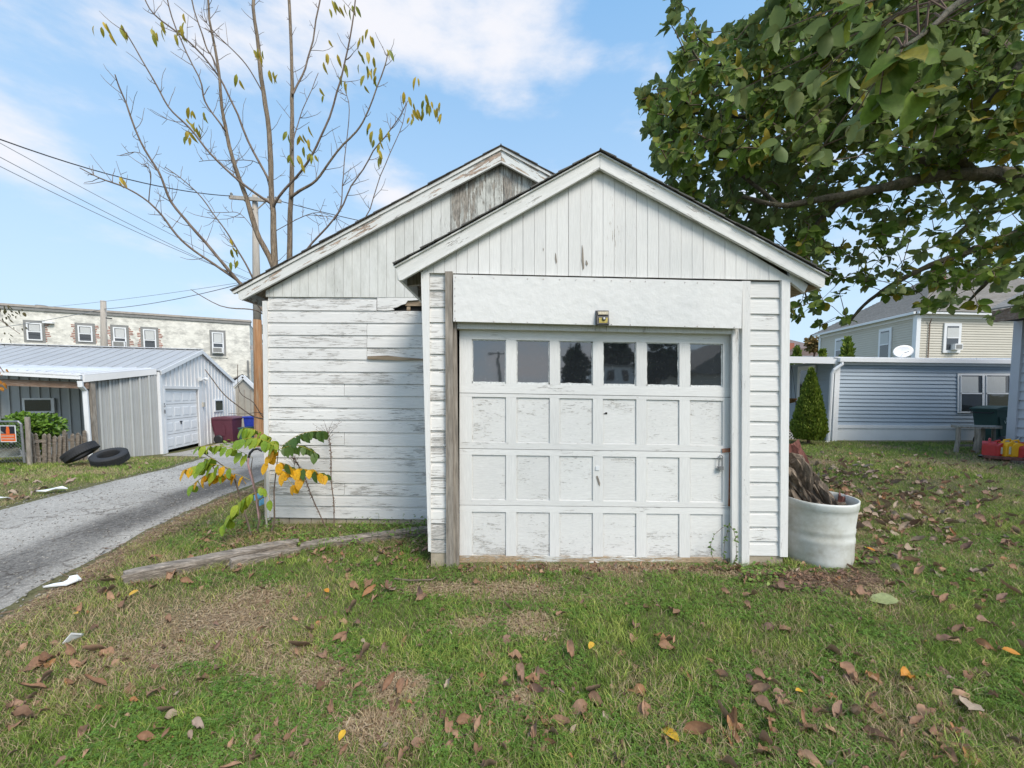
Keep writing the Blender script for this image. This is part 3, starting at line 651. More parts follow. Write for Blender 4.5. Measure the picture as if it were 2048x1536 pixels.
# hasp + strap
mb = MB(); mb.ext([D(1442, 897.5), D(1464, 894.5), D(1463, 887), D(1441, 889.5)], V((0, -.006, 0))); mb.v = [(v[0], v[1]-.022, v[2]) for v in mb.v]; mb.build('hasp', MT['rust'], door, label='rusty hasp holding a padlock')
mb = MB(); mb.ext([D(1454.0, 1005), D(1457.5, 1005), D(1459.3, 898), D(1456.5, 898)], V((0, -.01, 0))); mb.v = [(v[0], v[1]-.019, v[2]) for v in mb.v]; mb.build('door_edge_strip', MT['rust'], door)
pl = D(1441, 925, -.032)
padlock = thing('padlock', pl, 'small steel padlock hanging from the rusty hasp on the garage door', 'padlock')
mb = MB(); mb.obox(pl + V((0, 0, -.02)), V((.024, 0, 0)), V((0, .009, 0)), V((0, 0, .017))); mb.obox(pl + V((0, 0, -.02)), V((.021, 0, 0)), V((0, .012, 0)), V((0, 0, .015))); mb.build('lock_body', MT['steel'], padlock)
mb = MB(); mb.tube([pl + V((-.016, 0, 0)), pl + V((-.016, 0, .08)), pl + V((-.008, 0, .098)), pl + V((.008, 0, .098)), pl + V((.016, 0, .08)), pl + V((.016, 0, 0))], .004, 6); mb.build('shackle', MT['steel'], padlock)
# ---- footings and foundation
mb = MB(); mb.ext([W(862, 1142, FY-.01), W(894, 1142, FY-.01), W(893.5, 1104.5, FY-.01), W(862, 1104.5, FY-.01)], V((0, .2, 0))); mb.build('footing', MT['concrete'], gar)
mb = MB(); mb.ext([W(1484, 1152, FY-.01), W(1565, 1152, FY-.01), W(1565, 1111.5, FY-.01), W(1484, 1111.5, FY-.01)], V((0, .2, 0))); mb.build('footing', MT['concrete'], gar)
mb = MB(); mb.ext([(-.52, FY+.02, -.15), (2.0, FY+.02, -.15), (2.0, FY+.02, D(1200, 1136).z-.002), (-.52, FY+.02, D(1200, 1136).z-.002)], V((0, .4, 0))); mb.build('door_sill', MT['concrete'], gar)
fx = 543
for w_ in (36, 44, 30, 40, 48, 36, 46, 40):
    mb = MB(); o_ = random.uniform(0, .015)
    mb.ext([W(fx, 1085, RY+.012-o_), W(fx+w_-1.6, 1085, RY+.012-o_), W(fx+w_-1.6, 1036.3, RY+.012-o_), W(fx, 1036.3, RY+.012-o_)], V((0, .12, 0))); mb.build('foundation_stone', MT['concrete'], gar); fx += w_
mb = MB(); mb.box(rl0.x+.04, RY+.14, -.5, xw_r-.02, REND, .1); mb.build('foundation', MT['concrete'], gar)
# ---- roofs
def roof_pair(apex, tipL, tipR, Yf, Yb, wallY, tagw, drop, bargeL, bargeR, bw, ends):
    """shingled gable roof from Yf to Yb; apex/tip are survey bearings at Yf"""
    A = W(apex[0], apex[1], Yf); Lp = W(tipL[0], tipL[1], Yf); Rp = W(tipR[0], tipR[1], Yf)
    for side, T in ((0, Lp), (1, Rp)):
        nrm = V((-(A.z-T.z), 0, (A.x-T.x))) if side == 0 else V(((A.z-T.z), 0, -(A.x-T.x)))
        nrm.normalize()
        if nrm.z < 0: nrm = -nrm
        th = .018
        mb = MB(); mb.ext([A - nrm*.007, T - nrm*.007, T - nrm*.016, A - nrm*.016], V((0, Yb-Yf, 0))); deck = mb.build('roof_deck', MT['barewoodx'], gar)
        # shingle courses: each overlaps the one below
        n = 15; mb = MB()
        for k in range(n):
            a = T.lerp(A, k/n); b = T.lerp(A, min(1, (k+1.25)/n))
            yj = random.uniform(-.012, .004)
            y = Yf - .012 + yj; cell = .31; y_ = y
            while y_ < Yb:
                ye = min(Yb, y_ + cell - .006); mb.cur = random.random()
                lift = random.uniform(0, .004)
                mb.ext([V((a.x, y_, a.z)) + nrm*(.003+lift), V((b.x, y_, b.z)) - nrm*.004, V((b.x, y_, b.z)) - nrm*.0065, V((a.x, y_, a.z)) - nrm*.0065], V((0, ye-y_, 0)))
                y_ += cell
        mb.build('shingles', MT['shingle'], gar, kind='stuff')
    mb = MB(); mb.tube([A + V((0, -.015, .0)), A + V((0, Yb-Yf, .0))], .008, 6); mb.build('ridge_cap', MT['shingle'], gar)
    return A, Lp, Rp
Ff = FY - .095; Rf = RY - .10
A1, L1, R1 = roof_pair((1200.5, 299.5), (786.6, 528), (1661, 549), Ff, RY-.02, FY, 'f', 0, None, None, 0, None)
A2, L2, R2 = roof_pair((1002, 290), (462, 581), (1002+540, 290+291), Rf, REND+.2, RY, 'r', 0, None, None, 0, None)
def band(pl, Y, t, mat, name, parent=gar):
    mb = MB(); mb.ext([W(x, y, Y) for x, y in pl], V((0, t, 0))); return mb.build(name, MT[mat], parent)
# front: crown strip and barge board, both sides
band([(788.5, 534.5), (1200.5, 306.5), (1200.5, 301.8), (785.5, 530.0)], Ff, .03, 'rakeL', 'crown_strip')
band([(1200.8, 306.5), (1657, 553.5), (1661, 551.0), (1200.8, 301.8)], Ff, .03, 'rakeR', 'crown_strip')
band([(793, 536.5), (797.5, 561), (803, 560), (1199.7, 335), (1199.7, 307.5), (790, 534.5)], Ff+.015, .028, 'rakeL', 'barge_board')
band([(1200.3, 307.5), (1200.3, 335), (1643, 574.8), (1649, 573), (1650.5, 552.5)], Ff+.015, .028, 'rakeR', 'barge_board')
# rear
band([(466, 587.5), (1002.3, 299), (1002.3, 293), (462.5, 582.8)], Rf, .03, 'rakeL', 'crown_strip')
band([(1002.7, 299), (1120, 362), (1120, 356), (1002.7, 293)], Rf, .03, 'rakeR', 'crown_strip')
band([(476, 585), (477.5, 598.5), (481, 599.5), (1001.8, 323), (1001.8, 300)], Rf+.015, .028, 'rakeBadL', 'barge_board')
band([(1002.4, 300), (1002.4, 323), (1150, 403), (1150, 379)], Rf+.015, .028, 'rakeBadR', 'barge_board')
# thin lower moulding along the rear barge board (it reads as a second line)
band([(482, 596.3), (482.5, 600.5), (1001.8, 324.5), (1001.8, 321.2)], Rf+.008, .03, 'rakeL', 'moulding')
band([(1002.4, 321.2), (1002.4, 324.5), (1150, 404), (1150, 400.8)], Rf+.008, .03, 'rakeR', 'moulding')
band([(803, 557.5), (803, 560.5), (1199.7, 336.5), (1199.7, 333)], Ff+.008, .03, 'rakeL', 'moulding')
band([(1200.3, 333), (1200.3, 336.5), (1644, 575.8), (1644, 572)], Ff+.008, .03, 'rakeR', 'moulding')
# soffits under the rakes
def soffit(p0, p1, Y0, Y1, mat='vert'):
    a = W(*p0, Y0); b = W(*p1, Y0); mb = MB(); mb.ext([a, b, V((b.x, Y1, b.z)), V((a.x, Y1, a.z))], V((0, 0, .012))); mb.build('soffit', MT[mat], gar)
soffit((803, 552), (1199, 332), Ff+.05, FY-.035); soffit((1201, 332), (1640, 566), Ff+.05, FY-.035)
soffit((484, 592), (1001, 320), Rf+.05, RY-.03); soffit((1003, 320), (1150, 398), Rf+.05, RY-.03)
# eaves along the sides: fascia boards and rafter ends
for (px, py, sgn, Y0, Y1) in ((797, 556, -1, Ff+.03, RY-.05), (1648, 570, 1, Ff+.03, RY-.05)):
    e = W(px, py, Ff+.03); mb = MB(); mb.box(e.x-.012, Y0+.02, e.z-.01, e.x+.012, Y1, e.z+.09); mb.build('fascia', MT['trim'], gar)
for (px, py, Y0, Y1) in ((479, 598, Rf+.03, REND),):
    e = W(px, py, Rf+.03); mb = MB(); mb.box(e.x-.012, Y0+.02, e.z-.0, e.x+.012, Y1, e.z+.11); mb.build('fascia', MT['rakeBadL'], gar)
for k in range(3):
    y = FY + .18 + k*.42; e = W(797, 556, Ff+.03)
    mb = MB(); mb.ext([V((e.x+.01, y, e.z)), V((fl1.x+.05, y, e.z+.02)), V((fl1.x+.05, y, e.z+.20)), V((e.x+.01, y, e.z+.06))], V((0, .045, 0))); mb.build('rafter_end', MT['barewood'], gar)
    e = W(1648, 570, Ff+.03)
    mb = MB(); mb.ext([V((e.x-.01, y, e.z)), V((fr1.x-.05, y, e.z+.02)), V((fr1.x-.05, y, e.z+.20)), V((e.x-.01, y, e.z+.06))], V((0, .045, 0))); mb.build('rafter_end', MT['barewood'], gar)
# boxed return at the right eave of the front bay
mb = MB(); a = W(1579, 541, FY-.03); b_ = W(1616, 570, FY-.03); c_ = W(1609, 585, FY-.03); d_ = W(1579, 562, FY-.03); mb.ext([a, b_, c_, d_], V((0, .03, 0))); mb.build('eave_return', MT['vert'], gar)
e1 = W(1579, 563, FY); e2 = W(1648, 574, Ff+.05)
mb = MB(); mb.ext([V((fr1.x+.01, FY-.02, e1.z-.02)), V((e2.x-.02, FY-.02, e2.z)), V((e2.x-.02, RY, e2.z)), V((fr1.x+.01, RY, e1.z-.02))], V((0, 0, .012))); mb.build('soffit', MT['barewoodx'], gar)

# ---- solar lamp on the header board
lp = W(1204, 650, FY-.066)
sl = thing('solar_lamp', lp, 'small black and yellow solar motion lamp fixed above the garage door', 'lamp')
c = W(1204, 636, FY-.066); sx = .057; sz = .064
mb = MB(); mb.ext([V((c.x-sx, c.y, c.z-sz)), V((c.x+sx, c.y, c.z-sz)), V((c.x+sx, c.y, c.z+sz)), V((c.x-sx, c.y, c.z+sz))],
                  [V((.006, -.052, .004)), V((-.006, -.052, .004)), V((-.006, -.022, -.008)), V((.006, -.022, -.008))]); mb.build('housing', MT['black'], sl)
MT['amber'] = plain('yellowed_lens', (0.46, 0.36, 0.08), .3, .25, 60, .1)
MT['solar'] = plain('solar_cell', (0.38, 0.33, 0.22), .3, .5, 60, .1)
mb = MB(); mb.ext([V((c.x-.036, c.y-.0495, c.z-.05)), V((c.x+.034, c.y-.0495, c.z-.05)), V((c.x+.040, c.y-.044, c.z-.006)), V((c.x-.036, c.y-.044, c.z-.006))], V((0, -.004, 0))); mb.build('lens', MT['amber'], sl)
mb = MB(); mb.ext([V((c.x-.042, c.y-.036, c.z+.022)), V((c.x+.046, c.y-.036, c.z+.022)), V((c.x+.044, c.y-.029, c.z+.048)), V((c.x-.042, c.y-.029, c.z+.048))], V((0, -.006, .0))); mb.build('solar_panel', MT['solar'], sl)
mb = MB(); mb.lathe([(.016, 0), (.016, .012), (.0105, .013)], V((c.x+.005, c.y-.046, c.z-.016)), 14, Matrix.Rotation(R(90), 3, 'X')); mb.build('sensor_ring', MT['black'], sl)
mb = MB(); mb.lathe([(.0105, .0), (.010, .015), (.006, .020), (0, .022)], V((c.x+.005, c.y-.046, c.z-.016)), 14, Matrix.Rotation(R(90), 3, 'X')); mb.build('sensor', MT['white'], sl, smooth=True)
# ================================================================== BACKGROUND BUILDINGS
def qbuild(pts, t, mat, name, parent, smooth=False, **k):
    mb = MB(); mb.ext(pts, V(t)); return mb.build(name, MT[mat] if isinstance(mat, str) else mat, parent, smooth, **k)
def plane_frame(a, b):
    """horizontal unit vector along a->b and outward (towards camera) normal"""
    d = V((b.x-a.x, b.y-a.y, 0)).normalized(); n = V((d.y, -d.x, 0))
    if n.dot(V((-(a.x+b.x)/2, -(a.y+b.y)/2, 0))) < 0: n = -n
    return d, n
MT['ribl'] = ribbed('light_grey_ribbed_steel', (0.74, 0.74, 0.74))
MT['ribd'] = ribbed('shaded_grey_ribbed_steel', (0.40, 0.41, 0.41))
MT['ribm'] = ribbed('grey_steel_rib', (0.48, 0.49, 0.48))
MT['ribroof'] = ribbed('ribbed_steel_roof', (0.40, 0.41, 0.42), .6, 0)
MT['roofwhite'] = ribbed('white_steel_roof', (0.66, 0.67, 0.69), .4)
MT['whitewash'] = plain('whitewashed_block', (0.74, 0.72, 0.65), .9, .2, 3.2, .6, stretch=(1, 1, 1.7), dirt=(0.36, 0.35, 0.32), dirt_amt=.9, detail=12)
MT['brick'] = plain('red_brick', (0.30, 0.11, 0.075), .9, .35, 9, .3, rnd=.25)
MT['cement'] = plain('grey_cement', (0.24, 0.24, 0.23), .9, .15, 5, .2)
MT['mortar'] = plain('mortar', (0.38, 0.34, 0.30), .9, .15, 5, .2)
MT['beige'] = plain('beige_vinyl_siding', (0.56, 0.525, 0.445), .6, .04, 1, .03)
MT['blue'] = plain('blue_vinyl_siding', (0.36, 0.43, 0.50), .55, .05, 1, .03)
MT['pale'] = plain('pale_grey_siding', (0.50, 0.51, 0.56), .6, .05, 1, .05)
MT['roofbrown'] = plain('brown_grey_shingles', (0.29, 0.265, 0.235), .9, .25, 3, .3, stretch=(1, 1, 6), dirt=(0.19, 0.17, 0.15), dirt_amt=.5)
MT['creamwall'] = plain('cream_panel', (0.45, 0.42, 0.36), .8, .08, 3, .1)
MT['curtain'] = plain('pale_curtain', (0.55, 0.56, 0.55), .9, .1, 12, .2, stretch=(8, 8, .6))
MT['brownfascia'] = plain('peeling_brown_fascia', (0.20, 0.13, 0.09), .8, .4, 4, .4, stretch=(1, 6, 14), dirt=(0.38, 0.34, 0.30), dirt_amt=.5)

# ---------------- steel garage on the left
GC0 = W(313, 743, 12.0); GC0.z += 0
ang = V((-1.04, 4.6, 0)).normalized(); wide = 4.72
sg = thing('steel_garage', (GC0.x, GC0.y, -.3), 'light grey ribbed steel garage with an open lean-to beyond the driveway', 'garage')
back = GC0 + ang*wide; back.z = W(461, 762, back.y).z
longd = V((-ang.y, ang.x, 0)) # to the left
gz = -.45
apx = GC0 + ang*(wide*.5); apx.z = W(399, 703, apx.y).z
def gw(s, z, out=0.0):
    """point on the steel garage's gable wall: s metres along, z height"""
    p = V((GC0.x, GC0.y, 0)) + ang*s + V((-longd.x, -longd.y, 0))*out; p.z = z; return p
def gtop(s):
    return lerp(GC0.z, apx.z, s/(wide/2)) if s < wide/2 else lerp(apx.z, back.z, (s-wide/2)/(wide/2))
ds0, ds1 = .20, 0.0
# door span from its bearings
def s_at(px):
    lo, hi = -1., 8.
    for _ in range(40):
        m_ = (lo+hi)/2
        if proj(gw(m_, 1.0))[0] < px: lo = m_
        else: hi = m_
    return lo
def z_at(px, py):
    s_ = s_at(px); return W(px, py, gw(s_, 0).y).z
ds0, ds1 = s_at(326.5), s_at(393.5); dz1 = z_at(330, 777.5); dz0 = z_at(328, 898); dze = z_at(393, 885)
dz0 = min(dz0, dze)-.02
out = V((-longd.x, -longd.y, 0))
# wall of the gable end in three pieces round the door
def gpoly(pts, t, mat, name, parent=None): return qbuild([gw(s_, z_) for s_, z_ in pts], out*t, mat, name, parent or sg)
gpoly([(0, gz), (ds0, gz), (ds0, dz1), (0, dz1)], .05, 'ribl', 'wall')
gpoly([(ds1, gz), (wide, gz), (wide, dz1), (ds1, dz1)], .05, 'ribl', 'wall')
gpoly([(0, dz1+.001), (wide, dz1+.001), (wide, gtop(wide)), (wide/2, apx.z), (0, GC0.z)], .05, 'ribl', 'wall')
k = 0
s_ = .12
while s_ < wide:
    zb = dz1+.02 if ds0-.08 < s_ < ds1+.12 else gz
    mb = MB(); mb.ext([gw(s_-.018, zb, .05), gw(s_+.018, zb, .05), gw(s_+.018, gtop(s_)-.06, .05), gw(s_-.018, gtop(s_)-.06, .05)], out*.022); mb.build('wall_rib', MT['ribl'], sg); s_ += .23
# corner trims + door trim
for a_, b_ in ((-.02, .1), (wide-.08, wide+.03)): gpoly([(a_, gz), (b_, gz), (b_, gtop(max(0, min(wide, a_)))-.02), (a_, gtop(max(0, min(wide, a_)))-.02)], .085, 'white' if a_ < 0 else 'ribl', 'corner_trim')
for a_, b_ in ((ds0-.09, ds0), (ds1, ds1+.25)): gpoly([(a_, gz), (b_, gz), (b_, dz1), (a_, dz1)], .08, 'ribl' if a_ > 1 else 'white', 'door_trim')
gpoly([(ds0-.09, dz1), (ds1+.25, dz1), (ds1+.25, dz1+.09), (ds0-.09, dz1+.09)], .08, 'ribl', 'door_trim')
dg = bpy.data.objects.new('garage_door', None); COL.objects.link(dg); dg.parent = sg
for r in range(4):
    z0 = lerp(dz0, dz1, r/4); z1 = lerp(dz0, dz1, (r+1)/4)-.012
    qbuild([gw(ds0, z0), gw(ds1, z0), gw(ds1, z1), gw(ds0, z1)], out*.01, 'white', 'door_section', dg)
    n_ = 4
    for c_ in range(n_):
        a_ = lerp(ds0, ds1, (c_+.12)/n_); b_ = lerp(ds0, ds1, (c_+.88)/n_); h_ = z1-z0
        for f0, f1 in ((.16, .44), (.56, .84)):
            pass
        mb = MB(); zz0, zz1 = z0+.17*h_, z0+.80*h_
        O = [gw(a_, zz0, .010), gw(b_, zz0, .010), gw(b_, zz1, .010), gw(a_, zz1, .010)]; ii = .025
        I = [gw(a_+ii, zz0+ii, -.004), gw(b_-ii, zz0+ii, -.004), gw(b_-ii, zz1-ii, -.004), gw(a_+ii, zz1-ii, -.004)]
        I = [p + out*.0085 + out*.016 for p in I]; O = [p + out*.002 for p in O]
        mb.add(O+I, [(4,5,6,7)] + [(q, (q+1) % 4, 4+(q+1) % 4, 4+q) for q in range(4)]); mb.build('door_panel', MT['white'], dg)
c_ = gw(s_at(359), z_at(359, 843), .03)
mb = MB(); mb.obox(c_, ang*.05, out*.012, V((0, 0, .02))); mb.obox(c_+V((0, 0, -.04)), ang*.012, out*.012, V((0, 0, .05))); mb.build('handle', MT['black'], dg)
# window, flood light, house numbers, bell
ws0, ws1 = s_at(424), s_at(441); wz0, wz1 = z_at(432, 823), z_at(432, 799)
wi = qbuild([gw(ws0, wz0, .05), gw(ws1, wz0, .05), gw(ws1, wz1, .05), gw(ws0, wz1, .05)], out*.05, 'white', 'window_frame', sg)
qbuild([gw(ws0+.06, wz0+.05, .10), gw(ws1-.06, wz0+.05, .10), gw(ws1-.06, wz1-.05, .10), gw(ws0+.06, wz1-.05, .10)], out*.008, 'pane_far', 'window_pane', wi)
c_ = gw(s_at(398), z_at(398, 757), .09); mb = MB(); mb.obox(c_, ang*.05, out*.05, V((0, 0, .05)))
for sgn in (-1, 1): mb.tube([c_, c_+ang*sgn*.12+out*.05, c_+ang*sgn*.2+out*.08+V((0, 0, -.02))], [.02, .03, .07], 8)
mb.build('flood_light', MT['white'], sg)
c_ = gw(s_at(401), z_at(401, 809), .10); mb = MB(); mb.obox(c_, ang*.06, out*.03, V((0, 0, .08))); mb.build('meter_box', MT['creamwall'], sg)
def text(body, size, loc, ax, up, mat, name, parent, ext_=.003):
    cu = bpy.data.curves.new(name, 'FONT'); cu.body = body; cu.size = size; cu.extrude = ext_; cu.align_x = 'CENTER'; cu.align_y = 'CENTER'
    tmp = bpy.data.objects.new(name, cu); COL.objects.link(tmp)
    bpy.context.view_layer.update(); dg_ = bpy.context.evaluated_depsgraph_get(); me = bpy.data.meshes.new_from_object(tmp.evaluated_get(dg_)); bpy.data.objects.remove(tmp)
    me.materials.clear(); me.materials.append(mat); o = bpy.data.objects.new(name, me); COL.objects.link(o)
    ax = V(ax).normalized(); up = V(up).normalized(); nn = ax.cross(up)
    Mx = Matrix((ax, up, nn)).transposed().to_4x4(); Mx.translation = V(loc) - parent_loc(parent)
    me.transform(Mx); o.parent = parent; return o
for ch, py in (('5', 811), ('8', 824)):
    s__ = s_at(315.5); c_ = gw(.035, z_at(316, py), .0); c_ = c_ + V((0, 0, 0)); c_ = V((GC0.x, GC0.y, c_.z)) + ang*.05 + out*.14
    text(ch, .17, c_, ang, (0, 0, 1), MT['black'], 'house_number', sg)
# long wall facing the camera, lean-to and roofs
def lw(s, z, o_=0.0):   # s metres to the left of the corner
    p = V((GC0.x, GC0.y, 0)) + longd*s - ang*o_; p.z = z; return p
LEN = 9.5
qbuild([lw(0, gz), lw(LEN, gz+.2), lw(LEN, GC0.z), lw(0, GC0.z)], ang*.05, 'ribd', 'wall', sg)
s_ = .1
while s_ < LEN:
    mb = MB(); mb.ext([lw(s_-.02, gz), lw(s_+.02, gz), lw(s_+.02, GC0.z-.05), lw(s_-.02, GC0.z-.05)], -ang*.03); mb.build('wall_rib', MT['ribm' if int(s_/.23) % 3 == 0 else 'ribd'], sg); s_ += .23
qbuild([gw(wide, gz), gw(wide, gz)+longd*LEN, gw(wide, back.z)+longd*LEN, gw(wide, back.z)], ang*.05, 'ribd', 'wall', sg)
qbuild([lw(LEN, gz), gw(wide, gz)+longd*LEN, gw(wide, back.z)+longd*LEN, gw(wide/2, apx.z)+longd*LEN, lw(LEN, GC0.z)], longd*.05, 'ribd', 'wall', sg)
# roof slopes with ribs
ov = .06
e0 = lw(-ov-.06, GC0.z+.01, .03); e1 = lw(LEN, GC0.z+.06, .03); r0 = apx + out*(ov+.06) + V((0, 0, .03)); r1 = apx + longd*LEN + V((0, 0, .10))
qbuild([e0, e1, r1, r0], (0, 0, .03), 'ribroof', 'roof_slope', sg)
b0 = V((back.x, back.y, back.z)) + out*(ov+.06) + ang*.06; b1 = b0 + longd*LEN
qbuild([r0, r1, b1, b0], (0, 0, .03), 'ribroof', 'roof_slope', sg)
k = 0; s_ = .15
while s_ < LEN:
    a_ = e0.lerp(e1, s_/LEN) + V((0, 0, .03)); b_ = r0.lerp(r1, s_/LEN) + V((0, 0, .03))
    mb = MB(); mb.bar(a_, b_, .04, .035); mb.build('roof_rib', MT['ribroof'], sg); s_ += .30
mb = MB(); mb.bar(r0+V((0, 0, .05)), r1+V((0, 0, .05)), .22, .02); mb.build('ridge_cap', MT['roofwhite'], sg)
# rake trims on the gable
for p_, q_ in ((e0, r0), (r0, b0)):
    mb = MB(); mb.bar(p_ + out*.01 - V((0, 0, .04)), q_ + out*.01 - V((0, 0, .04)), .03, .12); mb.build('rake_trim', MT['white'], sg)
# lean-to roof: from the eave towards the camera
li = W(313, 742, 11.95); lo_ = W(169, 754, 10.25); 
ll = W(-60, 733, 11.0) ; lol = W(-60, 743, 9.45)
a0 = e0 + V((0, 0, .0)); 
qbuild([li+V((0, 0, .05)), lo_+V((0, 0, .04)), lol+V((0, 0, .06)), ll+V((0, 0, .06))], (0, 0, .025), 'roofwhite', 'lean_to_roof', sg)
n_ = 12
for i in range(n_):
    t = (i+.4)/n_; a_ = li.lerp(ll, t)+V((0, 0, .09)); b_ = lo_.lerp(lol, t)+V((0, 0, .08)); mb = MB(); mb.bar(a_, b_, .03, .03); mb.build('roof_rib', MT['roofwhite'], sg)
qbuild([li+V((0, 0, .05)), lo_+V((0, 0, .04)), lo_-V((0, 0, .13)), li-V((0, 0, .10))], (-.02, -.03, 0), 'ribl', 'fascia', sg)
gt = bpy.data.objects.new('gutter', None); COL.objects.link(gt); gt.parent = sg
mb = MB(); a_ = lo_ + V((0, -.07, -.02)); b_ = lol + V((0, -.07, -.0)); mb.bar(a_, b_, .10, .09); mb.bar(a_+V((0, -.055, .05)), b_+V((0, -.055, .05)), .02, .02); mb.build('trough', MT['white'], gt)
qbuild([lo_+V((0, .05, -.14)), lol+V((0, .05, -.14)), lol+V((0, .05, -.30)), lo_+V((0, .05, -.30))], (0, .05, 0), 'brownfascia', 'beam', sg)
# downspout + post
mb = MB(); p0 = W(160, 762, 10.15); p1 = W(161, 772, 10.15); p2 = W(170, 782, 10.3); p3 = W(179, 900, 10.3); p3.z = g(p3.x, p3.y)-.05
mb.tube([p0, p1, p2, p3], .058, 8); mb.build('downspout', MT['white'], gt)
pa = W(181, 764, 10.45); mb = MB(); mb.box(pa.x-.06, pa.y-.06, -.4, pa.x+.06, pa.y+.06, pa.z); mb.build('post', MT['barewood'], sg)
# partition wall between post and corner (ribbed, facing the camera)
pA = W(187, 765, 10.6); pB = W(312, 745, 11.95); dd, nn_ = plane_frame(pA, pB); lnw = (V((pB.x-pA.x, pB.y-pA.y, 0))).length
def pw(s, z, o_=0): p = V((pA.x, pA.y, 0)) + dd*s + nn_*o_; p.z = z; return p
zt0, zt1 = W(187, 762, 10.6).z+.05, pB.z
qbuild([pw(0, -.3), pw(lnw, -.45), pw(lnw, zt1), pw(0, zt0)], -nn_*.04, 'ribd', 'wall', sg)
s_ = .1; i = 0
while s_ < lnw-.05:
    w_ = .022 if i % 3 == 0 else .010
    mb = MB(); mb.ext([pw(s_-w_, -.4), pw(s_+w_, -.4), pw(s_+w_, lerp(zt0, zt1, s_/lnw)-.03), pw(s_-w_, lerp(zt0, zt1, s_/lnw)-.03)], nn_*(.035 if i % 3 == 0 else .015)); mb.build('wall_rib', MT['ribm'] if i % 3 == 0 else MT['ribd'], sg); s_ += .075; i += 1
# window under the lean-to
def lws(px):
    lo, hi = -1., LEN
    for _ in range(40):
        m_ = (lo+hi)/2
        if proj(lw(m_, 1.0))[0] > px: lo = m_
        else: hi = m_
    return lo
a_, b_ = lws(114), lws(51); yy = lw((a_+b_)/2, 0).y; z0, z1 = W(80, 826, yy).z, W(80, 796, yy).z
wf = qbuild([lw(a_, z0, .03), lw(b_, z0, .03), lw(b_, z1, .03), lw(a_, z1, .03)], -ang*.05, 'ribl', 'window_frame', sg)
qbuild([lw(a_+.08, z0+.06, .08), lw(b_-.06, z0+.06, .08), lw(b_-.06, z1-.05, .08), lw(a_+.08, z1-.05, .08)], -ang*.01, 'pane_far', 'window_pane', wf)

# ---------------- long whitewashed brick building
BW0 = W(-120, 600, 22.8); BW1 = W(498, 642, 29.5)
bw = thing('brick_rowhouse', (BW0.x, BW0.y, -1), 'long two storey whitewashed brick building with sash windows behind the steel garage', 'building')
bd, bn = plane_frame(BW0, BW1); bl = V((BW1.x-BW0.x, BW1.y-BW0.y, 0)).length
def bwp(s, z, o_=0): p = V((BW0.x, BW0.y, 0)) + bd*s + bn*o_; p.z = z; return p
def bws(px):
    lo, hi = -2., bl+2
    for _ in range(40):
        m_ = (lo+hi)/2
        if proj(bwp(m_, 3.0))[0] < px: lo = m_
        else: hi = m_
    return lo
def bwz(px, py, o_=0): return W(px, py, bwp(bws(px), 0).y).z
zt = lambda s: lerp(BW0.z, BW1.z, s/bl)
qbuild([bwp(0, -2), bwp(bl, -2), bwp(bl, zt(bl)-.25), bwp(0, zt(0)-.25)], -bn*.3, 'whitewash', 'front_wall', bw)
qbuild([bwp(bl, -2), bwp(bl, zt(bl)-.25), bwp(bl, zt(bl)-.7)-bn*12, bwp(bl, -2)-bn*12], bd*.02, 'whitewash', 'side_wall', bw)
qbuild([bwp(0, zt(0)-.26)-bn*12, bwp(bl, zt(bl)-.26)-bn*12, bwp(bl, zt(bl)-.26)-bn*.3, bwp(0, zt(0)-.26)-bn*.3], (0, 0, .1), 'cement', 'roof', bw)
qbuild([bwp(0, zt(0)-.26, .08), bwp(bl+.08, zt(bl)-.26, .08), bwp(bl+.08, zt(bl)-.08, .08), bwp(0, zt(0)-.08, .08)], -bn*.45, 'cement', 'cornice', bw)
qbuild([bwp(0, zt(0)-.08, .12), bwp(bl+.12, zt(bl)-.08, .12), bwp(bl+.12, zt(bl)+.05, .12), bwp(0, zt(0)+.05, .12)], -bn*.5, 'mortar', 'coping', bw)
wins = [(59, 90, 646, 681, 0, 1), (161, 190, 651.5, 684, 0, 1), (231, 257, 655, 697, 1, 1), (290.5, 316, 659, 702, 0, 1), (427, 450, 665, 708, 2, 0)]
